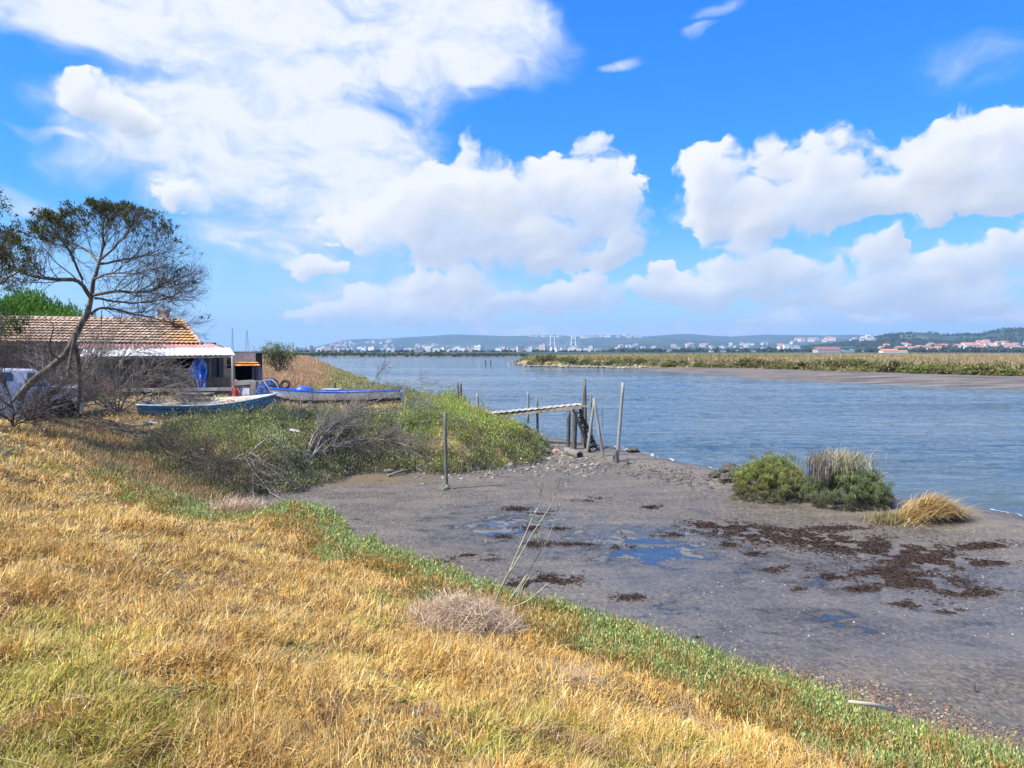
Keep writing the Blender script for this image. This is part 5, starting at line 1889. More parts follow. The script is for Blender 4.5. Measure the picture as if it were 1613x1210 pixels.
# things under the porch
p0, p1 = A(150, 603, 36.2), A(316, 603, 36.2)
q = MB()
zb = A(0, 617, 36.2).z
q.box(((p0.x + p1.x) / 2, 36.2, (p0.z + zb) / 2), (p1.x - p0.x, .12, p0.z - zb))
q.box(((p0.x + p1.x) / 2, 36.5, zb + .02), (p1.x - p0.x, .6, .10))
for k in range(5):
    q.box((p0.x + .15 + k * (p1.x - p0.x - .3) / 4, 36.3, (YG + zb) / 2), (.09, .09, zb - YG))
tag(q.build('bench', M_BURG, None, loc=((p0.x + p1.x) / 2, 36.2, YG), bevel=.015), 'long burgundy bench back under the porch behind the grey rail', 'bench')
tb_ = empty('table', (A(307, 0, 34.4).x, 34.4, YG), 'low plank table standing just behind the blue boat', 'table')
p0, p1 = A(282, 620, 34.4), A(334, 619, 34.4)
q = MB()
for k in range(4):
    q.box(((p0.x + p1.x) / 2, 34.15 + k * .17, p0.z), (p1.x - p0.x, .15, .045))
q.build('top', M_WOODG, tb_, bevel=.006)
for sx_ in (.12, .40, .62, .88):
    q = MB()
    q.box((p0.x + (p1.x - p0.x) * sx_, 34.4, (YG + p0.z) / 2 - .02), (.10, .5, p0.z - YG))
    q.build('leg', M_WOOD, tb_)
q = MB()
g0 = A(372, 628, 34.7)
q.tube([(g0.x, 34.7, YG - .02), (g0.x, 34.7, YG + .06), (g0.x + .02, 34.7, g0.z + .62), (g0.x + .02, 34.7, g0.z + .74), (g0.x + .02, 34.7, g0.z + .92)], [.13, .15, .14, .07, .055], 14)
tag(q.build('gas_cylinder', M_RED, None, smooth=True, loc=(g0.x, 34.7, YG)), 'tall rusty red gas cylinder beside the porch corner post', 'gas cylinder')
q = MB()
p0, p1 = A(376, 612, 35.0), A(393, 612, 35.0)
q.box(((p0.x + p1.x) / 2, 35.0, (YG + p0.z) / 2), (p1.x - p0.x, .05, p0.z - YG + .04), Matrix.Rotation(R(-6), 3, 'X'))
tag(q.build('white_panel', M_WBOARD, None, loc=((p0.x + p1.x) / 2, 35.0, YG)), 'pale blue white panel leaning behind the wooden barrier', 'panel')
q = MB()
q.bar(A(374, 611, 34.3), A(385, 630, 34.2), .05, .05)
tag(q.build('leaning_pole', M_WOODG, None, loc=tuple(A(385, 630, 34.2))), 'thin pale pole leaning by the red gas cylinder', 'pole')
br = empty('barrier', (A(390, 0, 34.0).x, 34.0, YG), 'heavy weathered timber barrier of a post and thick crossbeams', 'barrier')
for nm, a_, b_, w_, h_ in (('crossbeam', A(366, 604, 34.0), A(400, 602, 34.0), .12, .22), ('crossbeam', A(366, 609.5, 34.1), A(394, 609.5, 34.1), .08, .10), ('crossbeam', A(398, 601.5, 34.05), A(414, 602.5, 34.05), .14, .13)):
    q = MB()
    q.bar(a_, b_, w_, h_)
    q.build(nm, M_WOODG, br, bevel=.012)
q = MB()
p0 = A(400, 600, 33.9)
q.box((p0.x, 33.9, (YG + p0.z) / 2 - .1), (.27, .2, p0.z - YG + .2))
q.build('post', M_WOOD, br, bevel=.02)

# second building: grey board face, strip of orange tiles, dark opening
oh = empty('shed', (A(382, 0, 37.5).x, 38.4, YG), 'small grey shed with a strip of bright orange tiles over its dark opening', 'shed')
p0, p1 = A(355, 554, 37.6), A(402.5, 554, 37.6)
zb = A(0, 572, 37.6).z
q = MB()
q.box(((p0.x + p1.x) / 2, 37.6, (p0.z + zb) / 2), (p1.x - p0.x, .05, p0.z - zb))
q.build('face_board', M_CONC, oh)
q = MB()
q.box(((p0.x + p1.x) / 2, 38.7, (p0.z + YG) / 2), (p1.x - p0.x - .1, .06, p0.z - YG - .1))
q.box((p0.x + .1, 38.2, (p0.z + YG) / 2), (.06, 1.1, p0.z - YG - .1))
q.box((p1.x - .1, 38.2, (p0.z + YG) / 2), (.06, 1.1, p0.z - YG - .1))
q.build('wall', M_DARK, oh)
q = MB()
q.box(((p0.x + p1.x) / 2, 38.2, p0.z - .06), (p1.x - p0.x + .06, 1.25, .05))
q.build('roof', M_CONC, oh)
strip_ = tile_roof('tile_strip', A(357, 579, 36.9), A(411, 578.5, 36.9), A(356, 571, 37.55), A(406, 571, 37.55), 13, 2, oh, 8, False)
for ob in (strip_,):
    at = ob.data.color_attributes['tint']
    n_ = len(ob.data.vertices)
    c_ = np.ones((n_, 4), np.float32)
    buf = np.empty(n_ * 4, np.float32)
    at.data.foreach_get('color', buf)
    buf = buf.reshape(-1, 4)
    lum = buf[:, :3].mean(1, keepdims=True) / .33
    buf[:, :3] = np.array([.72, .30, .06]) * lum.clip(.6, 1.4)
    at.data.foreach_set('color', buf.ravel())
for px_, mm, w_ in ((368, M_WOODG, .12), (398.5, M_GREYPL, .10), (407.5, M_GREYPL, .24)):
    p_ = A(px_, 578, 37.2)
    q = MB()
    q.box((p_.x, 37.2, (p_.z + YG) / 2), (w_, .10, p_.z - YG))
    q.build('post', mm, oh)
q = MB()
p_ = A(383, 600, 37.4)
q.box((p_.x + .2, 37.4, p_.z - .35), (1.2, .06, .75))
q.build('low_wall', M_NAVY, oh)


# ------------------------------------------------------------------ boats
def hull(name, x0, x1, yc0, yc1, zk, sheer, beam, m_out, m_rail, m_in, label, bow_right, rise_k=.10, transom=.55, rail=.028, bottom=None, depthcut=0.0, boot=None):
    """x0,x1 ends; yc centre line depth at the ends; sheer(f) height of the gunwale above keel line zk; f runs from stern (0) to bow (1)"""
    o = empty(name, ((x0 + x1) / 2, (yc0 + yc1) / 2, zk), label, 'boat')
    n = 34
    sec = [(-1.0, 1.0), (-.97, .66), (-.86, .30), (-.62, .07), (0, 0), (.62, .07), (.86, .30), (.97, .66), (1.0, 1.0)]
    V, rows = [], []
    for i in range(n):
        f = i / (n - 1)
        w_ = beam / 2 * (transom + (1 - transom) * math.sin(min(1, f / .45) * math.pi / 2)) * (1 - max(0, (f - .45) / .55) ** 2.3)
        w_ = max(w_, .015)
        keel = rise_k * max(0, (f - .72) / .28) ** 2 * 3.0
        sh = sheer(f)
        rake = .30 * max(0, (f - .80) / .20) ** 1.2
        row = []
        for (u, v) in sec:
            fx_ = f if bow_right else 1 - f
            xx = x0 + (x1 - x0) * fx_
            sgn = 1 if bow_right else -1
            z_ = zk + keel + (sh - keel) * v
            xx += sgn * (-rake + rake * v * 1.0)
            yy = yc0 + (yc1 - yc0) * fx_ + u * w_ * (1 - .12 * (1 - v))
            row.append((xx, yy, z_))
        rows.append(row)
    k = len(sec)
    V = np.array(rows).reshape(-1, 3)
    i_ = np.arange(n * k).reshape(n, k)
    F = np.stack([i_[:-1, :-1], i_[:-1, 1:], i_[1:, 1:], i_[1:, :-1]], -1).reshape(-1, 4)
    T = [i_[0, j] for j in range(k)]
    if not bow_right:
        F, T = F[:, ::-1], T[::-1]
    ob = mesh_np('hull', V, [F, [T]], [m_out, m_in, boot or m_out], o, smooth=True)
    mi = np.zeros(len(ob.data.polygons), np.int32)
    if boot is not None:
        for p in ob.data.polygons:
            j = p.index % (k - 1)
            if p.index < len(F) and j in (2, 3, 4, 5):
                mi[p.index] = 2
    ob.data.polygons.foreach_set('material_index', mi)
    md = ob.modifiers.new('thickness', 'SOLIDIFY')
    md.thickness = .03
    md.offset = -1
    md.material_offset = 1
    md.material_offset_rim = 0
    for sd_ in (0, k - 1):
        r_ = MB()
        r_.tube([Vector(rows[i][sd_]) + Vector((0, 0, .005)) for i in range(n)], rail, 6)
        r_.build('gunwale', m_rail, o, smooth=True)
    return o, rows


# blue open boat, stern left, bow right
gz_ = GP(320, 659).z
YB = gyb = GP(320, 659).y + .75
s_z = A(0, 641.5, YB - .7).z
zk_ = gz_ + .03
blue, rows = hull('rowing_boat', A(213, 0, YB).x, A(421, 0, YB).x, YB, YB + .5, zk_, lambda f: .44 + .04 * (1 - f) + .26 * max(0, (f - .45) / .55) ** 1.9, 1.6, M_BLUEP, M_LBLUE, M_CREAM,
                  'faded blue open wooden boat with a cream inside, lying on the dry grass', True, .10, .62, .022)
for f_, in ((.2,), (.45,), (.68,)):
    r_ = rows[int(f_ * 33)]
    q = MB()
    q.bar(Vector(r_[1]) + Vector((0, .03, -.02)), Vector(r_[-2]) + Vector((0, -.03, -.02)), .2, .03)
    q.build('thwart', M_CREAM, blue)
rub = MB()
rub.tube([Vector(rows[i][1]) + Vector((0, -.012, .03)) for i in range(34)], .014, 5)
rub.build('rubbing_strake', M_NAVY, blue, smooth=True)
for k, (ax_, bx_, dy_, dz_) in enumerate(((232, 352, .32, .02), (226, 345, .50, .05), (245, 362, .12, -.02), (262, 350, .64, .07))):
    q = MB()
    q.bar(A(ax_, 640, YB + dy_) + Vector((0, 0, dz_)), A(bx_, 638, YB + dy_ + .05) + Vector((0, 0, dz_)), .17, .035)
    q.build('loose_board', M_CREAM, blue)
q = MB()
p_ = A(364, 636, YB + .15)
lat = 9
for i in range(lat):
    a0, a1 = math.pi * i / lat, math.pi * (i + 1) / lat
q.tube([p_ + Vector((0, 0, .13 * -math.cos(math.pi * i / 8))) for i in range(9)], [max(.004, .16 * math.sin(math.pi * i / 8)) for i in range(9)], 14)
tag(q.build('buoy', m_simple('faded_orange', (.42, .17, .09), .7, .2, 6, bmp=.2, col2=(.5, .3, .2)), None, smooth=True, loc=tuple(p_)), 'faded orange ball float lying in the bow of the blue boat', 'float')

# white boat with blue rails, bow left
YW0, YW1 = 29.2, 31.6
zkw = A(0, 636.5, YW0 + .4).z
white, rows = hull('fishing_boat', A(414, 0, YW0).x, A(628, 0, YW1).x, YW0, YW1, zkw, lambda f: .42 + .04 * (1 - f) + .24 * max(0, (f - .35) / .65) ** 1.6, 1.35, M_WPAINT, M_RBLUE, M_LBLUE,
                   'long white boat with bright blue rails and a raised pointed bow', False, .10, .6, .035, boot=M_HULLD)
q = MB()
p_ = A(479, 618, YW0 + .9)
q.tube([p_ + Vector((-.42, 0, 0)), p_ + Vector((-.34, 0, .03)), p_ + Vector((-.1, 0, .05)), p_ + Vector((.2, 0, .02)), p_ + Vector((.44, 0, -.04))], [.04, .15, .22, .20, .05], 14)
q.build('engine_cover', M_RBLUE, white, smooth=True)
for f_ in (.15, .35, .55):
    r_ = rows[int(f_ * 33)]
    q = MB()
    q.bar(Vector(r_[1]) + Vector((0, .03, .02)), Vector(r_[-2]) + Vector((0, -.03, .02)), .2, .03)
    q.build('thwart', M_RBLUE, white)
q = MB()
a_, b_ = rows[30][4], rows[2][4]
for k_ in range(3):
    f = .25 + .3 * k_
    c_ = Vector(a_).lerp(Vector(b_), f)
    q = MB()
    q.box((c_.x, c_.y, c_.z - .10), (.16, 1.3, .22))
    tag(q.build('timber_block', M_WOODD, None, loc=(c_.x, c_.y, c_.z - .2)), 'dark timber block under the ' + ('bow', 'middle', 'stern')[k_] + ' of the white boat', 'timber block')
q = MB()
for k_ in range(6):
    rg_ = random.Random(k_)
    q.bar(A(455 + k_ * 6, 641 + k_ * .8, 28.2 + .1 * k_), A(500 + k_ * 5, 638.5 + k_ * .9, 28.5 + .1 * k_), .10, .03)
tag(q.build('plank_heap', M_WOODG, None, loc=tuple(A(480, 642, 28.3))), 'grey loose planks heaped under the side of the white boat', 'plank heap')

# heap of blue nets and tarp by the bow
rg = np.random.RandomState(6)
heap_c = A(424, 640, 31.0)
heap_c.z = Hs(heap_c.x, heap_c.y)
n1, n2 = 34, 34
u_, v_ = np.meshgrid(np.linspace(-1, 1, n1), np.linspace(-1, 1, n2), indexing='ij')
rr_ = np.sqrt(u_ ** 2 + v_ ** 2).clip(0, 1.4)
hgt_ = np.clip(1 - rr_ ** 2.4, 0, 1) * (1.05 + .35 * fbm(u_ * 2.6, v_ * 2.6, 4, .6, 91)) + .10 * fbm(u_ * 8, v_ * 8, 3, .6, 92) * (rr_ < .95)
V = np.stack([u_ * .72, v_ * .8, hgt_ * 1.02 - .03], -1).reshape(-1, 3)
i_ = np.arange(n1 * n2).reshape(n1, n2)
F = np.stack([i_[:-1, :-1], i_[1:, :-1], i_[1:, 1:], i_[:-1, 1:]], -1).reshape(-1, 4)
kp = (rr_.reshape(-1)[F].max(1) < 1.12)
M_NET, t = mat('blue_net')
fn = t.noise(t.obj, 5, 6, .7, .8)
t.l.new(t.mix(t.mr(fn, .46, .56), (.008, .020, .075), (.03, .12, .45)), t.b.inputs['Base Color'])
t.b.inputs['Roughness'].default_value = .7
bump(t, fn, 1.0, .2)
o = mesh_np('net_heap', V, [F[kp]], M_NET, smooth=True)
o.location = heap_c
tag(o, 'dark blue heap of nets and tarp between the shed and the white bow', 'net heap')
q = MB()
q.tube([A(412, 600, 30.5), A(428, 598, 30.4), A(436, 605, 30.3), A(444, 622, 30.2)], [.03, .03, .03, .025], 6)
q.tube([A(416, 601, 30.3), A(422, 610, 30.2), A(433, 630, 29.9), A(441, 652, 29.6)], [.02, .02, .02, .02], 6)
tag(q.build('rope', M_WOODG, None, smooth=True, loc=tuple(A(430, 620, 30.2))), 'pale rope trailing over the dark blue net heap', 'rope')
q = MB()
q.bar(A(434, 600, 30.9), A(441, 622, 30.6), .07, .05)
tag(q.build('stick', M_WOODD, None, loc=tuple(A(441, 622, 30.6))), 'dark stick leaning on the right side of the net heap', 'stick')
# tyre and crate behind the white boat
tc_ = A(449, 606, 34.5)
bpy_t = MB()
nn = 18
vs, fs = [], []
for i in range(nn):
    a = 2 * math.pi * i / nn
    for j in range(8):
        b = 2 * math.pi * j / 8
        r_ = .19 + .065 * math.cos(b)
        vs.append(Vector((math.cos(a) * r_, .07 * math.sin(b), math.sin(a) * r_)))
for i in range(nn):
    for j in range(8):
        fs.append((i * 8 + j, i * 8 + (j + 1) % 8, ((i + 1) % nn) * 8 + (j + 1) % 8, ((i + 1) % nn) * 8 + j))
rt = Matrix.Rotation(R(-25), 3, 'X')
bpy_t.add([rt @ v_ + tc_ for v_ in vs], fs)
tag(bpy_t.build('tyre', M_BLACK, None, smooth=True, loc=tuple(tc_)), 'old black tyre lying at the reeds behind the white boat', 'tyre')
q = MB()
p_ = A(522, 616, 36)
q.box((p_.x, 36, p_.z - .05), (.75, .5, .22))
q.box((p_.x, 36, p_.z + .085), (.85, .6, .05))
q.box((p_.x + .42, 36.1, p_.z - .05), (.06, .06, .5))
tag(q.build('crate', m_simple('pale_crate', (.55, .55, .48), .7, .15, 5, bmp=.2), None, bevel=.01, loc=(p_.x, 36, p_.z - .3)), 'pale wooden crate in the green scrub beyond the white boat', 'crate')
q = MB()
p_ = A(527, 605, 36.4)
q.tube([(p_.x, 36.4, p_.z - .6), (p_.x + .02, 36.4, p_.z + .05)], .05, 7, .1)
tag(q.build('short_post', M_WOODD, None, loc=(p_.x, 36.4, p_.z - .6)), 'short dark post in the scrub beside the pale crate', 'post')
# small litter
for (px_, py_, w_, lab) in ((465, 698, .26, 'white foam scrap lying on the olive scrub'), (242, 669, .42, 'thin white board lying in the dry grass below the blue boat'), (320, 714, .20, 'small pale scrap on the soil above the brushwood')):
    p_ = GP(px_, py_) + Vector((0, 0, .30 if px_ == 465 else .06))
    q = MB()
    q.box(p_, (w_, .12, .05), Matrix.Rotation(R(12), 3, 'Y'))
    tag(q.build('scrap', M_CORR_W, None, bevel=.012, loc=tuple(p_)), lab, 'scrap')
p_ = GP(765, 652) + Vector((0, 0, .10))
p_ = GP(655, 648) + Vector((0, 0, .10))
V = clump_leaves(np.array([p_.x]), np.array([p_.y]), np.array([p_.z]), np.array([.42]), np.array([.28]), 700, .09, pt(((.06, .25, .17), 1), ((.12, .32, .22), 1)), pt(((.04, .16, .10), 1)), .2, .3)
o = leaves('net_bundle', V[0] - np.array(p_), V[1], V[2], V[3], V[4], M_LEAF)
o.location = p_
tag(o, 'sea green net bundle on top of the point left of the jetty', 'net bundle')
q = MB()
M_BONE = m_simple('bone_wood', (.60, .52, .38), .7, .12, 9, bmp=.3)
p0, p1 = GP(1337, 1146, off=.06) + Vector((0, 0, .20)), GP(1410, 1150, off=.06) + Vector((0, 0, .17))
q.tube([p0, p0.lerp(p1, .5) + Vector((0, 0, .012)), p1], [.012, .017, .015], 8, .08)
tag(q.build('driftwood', M_BONE, None, smooth=True, loc=tuple((p0 + p1) / 2)), 'bone white driftwood stick lying in the shore plants', 'driftwood')
q = MB()
for (a_, b_, r_) in (((612, 752), (655, 742), .035), ((588, 748), (640, 743), .02)):
    p0, p1 = GP(*a_) + Vector((0, 0, .04)), GP(*b_) + Vector((0, 0, .05))
    q.tube([p0, p0.lerp(p1, .5) + Vector((0, 0, .03)), p1], [r_, r_ * 1.2, r_ * .7], 7, .12)
    break
tag(q.build('driftwood', M_DEAD, None, smooth=True, loc=tuple((p0 + p1) / 2)), 'grey curved driftwood on the mud under the big dead shrub', 'driftwood')

# ------------------------------------------------------------------ white van behind the tree
vz = Hs(-17.5, 25.2)
YV = 25.0
van = empty('pickup_van', (A(134, 0, YV).x, YV, vz), 'white van parked under the leaning tree, its bonnet towards the porch', 'van')
prof = [(135, 613), (134, 606 + 3), (128, 609), (100, 607.5), (92, 606.5), (76, 586), (70, 581.5), (40, 580), (-60, 580), (-120, 582)]
bot = [(-120, 652), (-60, 653), (92, 653), (128, 650), (136, 642)]
ring = [(p[0], p[1]) for p in prof] + bot


def body_solid(ring, y0, y1, inset_top, name, m, parent, bevel=.04):
    q = MB()
    P0 = [A(a_, b_, y0) for a_, b_ in ring]
    vs = []
    zt = max(p.z for p in P0)
    zbo = min(p.z for p in P0)
    for yy, sg in ((y0, 1), (y1, -1)):
        for p in P0:
            f = max(0, (p.z - (zbo + .62 * (zt - zbo))) / (zt - zbo) / .38)
            vs.append(Vector((p.x, yy + sg * inset_top * f, p.z)))
    k = len(ring)
    fs = [tuple(range(k)), tuple(range(2 * k - 1, k - 1, -1))] + [(i + k, (i + 1) % k + k, (i + 1) % k, i) for i in range(k)]
    q.add(vs, fs)
    return q.build(name, m, parent, bevel=bevel)


body_solid(ring, YV, YV + 1.7, .16, 'body', M_CARW, van)
def pane(pts_, name, off=-.012):
    q = MB()
    vs = []
    for a_, b_ in pts_:
        p = A(a_, b_, YV)
        zt, zbo = A(0, 580, YV).z, A(0, 653, YV).z
        f = max(0, (p.z - (zbo + .62 * (zt - zbo))) / (zt - zbo) / .38)
        vs.append(Vector((p.x, YV + .16 * f + off, p.z)))
    k = len(vs)
    q.add(vs + [v_ + Vector((0, .02, 0)) for v_ in vs], [tuple(range(k))[::-1], tuple(range(k, 2 * k))] + [(i, (i + 1) % k, (i + 1) % k + k, i + k) for i in range(k)])
    return q.build(name, M_GLASS, van)
pane([(58, 586), (73, 587), (86, 603), (86, 607), (57, 607)], 'side_window')
pane([(-8, 585), (40, 585), (43, 589), (43, 598), (-8, 599)], 'side_window')
pane([(-70, 585), (-16, 585), (-16, 599), (-70, 600)], 'side_window')
q = MB()
w0, w1 = A(77.5, 587.0, YV), A(91.5, 605.5, YV)
q.add([Vector((w0.x + .012, YV + .2, w0.z)), Vector((w0.x + .012, YV + 1.5, w0.z)), Vector((w1.x + .012, YV + 1.62, w1.z)), Vector((w1.x + .012, YV + .08, w1.z))], [(0, 1, 2, 3)])
q.build('windscreen', M_GLASS, van)
q = MB()
q.box(A(56, 592, YV - .12), (.07, .16, .20))
q.build('mirror', M_CARW, van, bevel=.02)
for px_ in (108, -62):
    wc = A(px_, 648, YV + .05)
    r_ = .31
    w_ = MB()
    w_.tube([(wc.x, YV - .04, vz + r_), (wc.x, YV + .18, vz + r_)], r_, 24)
    wo = w_.build('wheel', M_BLACK, van, bevel=.03)
    w_ = MB()
    w_.tube([(wc.x, YV - .055, vz + r_), (wc.x, YV - .03, vz + r_)], r_ * .58, 18)
    w_.build('hub_cap', m_simple('wheel_steel', (.30, .30, .32), .4, .15, 9, metal=.6, bmp=0), wo)
    a_ = MB()
    a_.tube([(wc.x, YV - .006, vz + r_ + .02), (wc.x, YV + .1, vz + r_ + .02)], r_ * 1.22, 24)
    a_.build('wheel_arch', M_DARK, van)
q = MB()
q.box(A(131.5, 618, YV + .16), (.10, .30, .15))
q.build('headlight', M_LBLUE, van, bevel=.02)
q = MB()
b0 = A(128, 645, YV + .85)
q.box((b0.x + .10, YV + .85, b0.z), (.16, 1.68, .18))
q.build('bumper', M_BLACK, van, bevel=.03)
for xx in (52, -12):
    q = MB()
    p0, p1 = A(xx, 600, YV - .004), A(xx, 648, YV - .004)
    q.bar(p0, p1, .006, .012)
    q.build('door_gap', M_BLACK, van)

# ------------------------------------------------------------------ jetty
jb = G(905, 706, .12)
YJ0, YJ1 = 25.3, 24.0          # depth of the deck at the land end and the river end
jet = empty('jetty', (jb[0] - .5, 24.2, .1), 'narrow jetty with a corrugated white deck on dark posts, rising from scrub to river', 'jetty')
L0, L1 = A(748, 656.5, YJ0), A(917, 640.0, YJ1)
B0, B1 = A(752, 653.5, YJ0 + .55), A(913, 637.5, YJ1 + .75)
# corrugated fibre sheets laid across, waves along the walk
p00, p10, p01, p11 = [np.array(q) for q in (L0, L1, B0, B1)]
corrugated('deck', p00 + [0, 0, .05], p10 + [0, 0, .05], p01 + [0, 0, .05], p11 + [0, 0, .05], 17, .012, m_simple('fibre_sheet', (.38, .36, .32), .85, .25, 5, bmp=.3, col2=(.24, .22, .19)), jet, thick=.012)
q = MB()
q.bar(L0 + Vector((.2, .03, -.035)), L1 + Vector((-.02, .03, -.035)), .05, .11)
q.build('side_beam', M_WOOD, jet, bevel=.008)
q = MB()
q.bar(B0 + Vector((0, -.03, -.05)), B1 + Vector((0, -.03, -.05)), .05, .10)
q.build('side_beam', M_WOODD, jet, bevel=.008)
q = MB()
q.bar(L1 + Vector((.02, 0, .0)), B1 + Vector((.04, 0, .02)), .05, .10)
q.build('end_beam', M_WOODD, jet)


def pole(name, tx, ty, bx, by, r, m, label=None, cat='post', parent=None, zb=None, Y=None, taper=.85, sink=.25, dY=0.0, clump=False, wob=.07, crook=.0, group=None):
    b = GP(bx, by) if Y is None else A(bx, by, Y)
    tp_ = A(tx, ty, b.y + dY)
    d_ = (tp_ - b)
    base = b - d_.normalized() * sink
    rg = random.Random(int(tx * 7 + ty))
    pts = [base, b]
    for k in range(1, 6):
        f = k / 6
        pts.append(b + d_ * f + Vector((rg.uniform(-crook, crook), rg.uniform(-crook, crook), 0)))
    pts.append(tp_)
    rr = [r, r] + [r + (r * taper - r) * k / 6 for k in range(1, 7)]
    q = MB()
    q.tube(pts, rr, 9, wob, int(tx))
    if clump:
        rg = random.Random(int(tx))
        for k in range(8):
            c_ = b + Vector((rg.uniform(-.12, .12), rg.uniform(-.1, .1), rg.uniform(0, .1)))
            q.tube([c_ - Vector((.08, 0, .03)), c_, c_ + Vector((.08, 0, -.03))], [.03, .07, .02], 6, .3, k)
    o = q.build(name, m, parent, smooth=True, loc=None if parent is not None else tuple(b))
    if parent is None:
        tag(o, label, cat, group)
    return o


pole('leg', 896, 648, 895, 704, .070, M_WOODD, parent=jet, taper=.95)
pole('leg', 906, 646, 904, 708, .090, M_WOODD, parent=jet, taper=.9)
pole('leg', 914, 642, 919, 703, .055, M_WOODD, parent=jet)
# ladder
ld = empty('ladder', tuple(GP(934, 709)), 'black sloping wooden ladder with broad rungs at the river end of the jetty', 'ladder')
gl = GP(930, 713)
s0t, s0b = A(903, 645, 23.7), A(930, 712, gl.y)
s1t, s1b = A(913, 643, 24.2), A(941, 708, gl.y + .3)
for a_, b_ in ((s0t, s0b), (s1t, s1b)):
    q = MB()
    q.bar(a_, b_, .05, .085)
    q.build('rail', M_DARK, ld)
for k in range(8):
    f = .10 + k * .115
    q = MB()
    q.bar(s0t.lerp(s0b, f), s1t.lerp(s1b, f), .05, .035 if k < 4 else .07)
    q.build('rung', M_DARK, ld)
# the posts round the jetty, each a thing
pole('post', 921, 597, 923, 712, .055, M_WOODD, 'tallest dark post standing behind the jetty ladder', Y=23.9)
pole('post', 918.5, 613, 919, 706, .035, M_GREENM, 'slim grey post just left of the tallest post by the ladder', Y=24.3)
pole('post', 931, 622, 932, 709, .040, M_GREENM, 'grey post between the ladder and the two legged frame')
fr_ = empty('frame', tuple(GP(938, 715)), 'light two legged frame of crossed poles with a short crossbar beside the ladder', 'frame')
fb_ = GP(925, 714)
pole('leg', 936.5, 628, 925, 714, .050, M_WOODG, parent=fr_, dY=.05)
pole('leg', 935.5, 628, 950, 719, .052, M_WOODG, parent=fr_, dY=.12)
q = MB()
q.bar(A(912, 640, 23.6), A(932, 640, 23.5), .045, .05)
q.build('crossbar', M_WOOD, fr_)
pole('rod', 948, 580, 950, 718, .010, M_WOODG, 'long thin pale rod standing in the mud beside the two legged frame', 'rod', taper=.6, crook=.012)
pole('post', 981.5, 603, 972, 727, .052, M_WOODG, 'tall pale leaning post, the one nearest the open river on the right', taper=.9)
pole('stump', 971, 709, 970, 729, .050, M_WOODD, 'dark rotten stump at the foot of the pale leaning post', 'stump', wob=.2)
pole('stump', 966.5, 717, 967, 728, .028, M_WOODD, 'thin dark stump left of the rotten stump by the leaning post', 'stump', wob=.2)
pole('stump', 988, 722, 988, 732, .045, M_WOODD, 'short black stump right of the pale leaning post', 'stump', wob=.25)
pole('post', 846, 627, 847, 690, .045, M_GREENM, 'dark post rising through the middle of the jetty deck', Y=24.9)
pole('post', 832, 617, 832, 655, .045, M_WOODG, 'short pale post behind the middle of the jetty', Y=26.2)
pole('post', 752, 620, 753, 657, .055, M_WOODG, 'stout grey post at the land end of the jetty', Y=26.0)
pole('post', 701, 648, 703, 771, .042, M_GREENM, 'lone dark green post standing in the mud before the green scrub', taper=.92, clump=True, crook=.006)
pole('post', 721, 602, 723, 642, .035, M_WOODD, 'thin left one of two close posts at the water beyond the scrub', clump=True)
pole('post', 726, 604, 726, 642, .045, M_WOODD, 'thicker right one of two close posts at the water beyond the scrub')
pole('stick', 740, 628, 739, 641, .02, M_WOODD, 'short forked stick at the water edge right of the twin posts', 'stick')
pole('stick', 662, 627, 663, 638, .025, M_WOODD, 'small dark stake on the shore beside the end of the white boat', 'stake')
pole('stick', 666, 629, 667, 640, .025, M_WOODD, 'second small dark stake on the shore right of the end of the white boat', 'stake')
pole('post', 765, 567, 765, 575, .16, M_WOODD, 'left one of two mooring posts standing out in the river', 'mooring post', Y=182, sink=1.0)
pole('post', 773, 567, 773, 575, .16, M_WOODD, 'right one of two mooring posts standing out in the river', 'mooring post', Y=182, sink=1.0)
pole('stake', 1535, 1078, 1535, 1092, .012, M_WOODD, 'tiny dark stake in the wet mud above the gravel', 'stake')
# thin dry stalks in front
for (tx, ty, bx, by, lab) in ((1064, 962, 1068, 1040, 'thin dry stalk standing out of the shore plants, left of two'), (1153, 955, 1154, 1055, 'thin pale stalk standing out of the shore plants, right of two'),
                              (165, 730, 172, 800, 'lone dry stalk in the golden grass below the brushwood')):
    pole('stalk', tx, ty, bx, by, .004, M_DEAD, lab, 'stalk', crook=.004, taper=.5, sink=.02)

# logs on the shore by the jetty
for (a_, b_, r_, lab) in (((836, 703), (868, 716), .07, 'pale log lying on the rubble below the jetty'), ((893, 715), (913, 722), .115, 'thick short hollow log at the foot of the jetty legs'), ((925, 764 - 40), (905, 716), .03, '')):
    if not lab:
        continue
    p0, p1 = GP(*a_) + Vector((0, 0, r_ * .8)), GP(*b_) + Vector((0, 0, r_ * .8))
    q = MB()
    q.tube([p0, p0.lerp(p1, .5), p1], [r_, r_ * 1.05, r_], 12, .07, 3)
    lg = q.build('log', M_DEAD, None, smooth=False, loc=tuple((p0 + p1) / 2))
    tag(lg, lab, 'log')
    dd_ = (p1 - p0).normalized()
    q = MB()
    q.tube([p1 + dd_ * .001, p1 + dd_ * .006], r_ * .72, 12)
    q.build('log_end', M_DARK, lg)


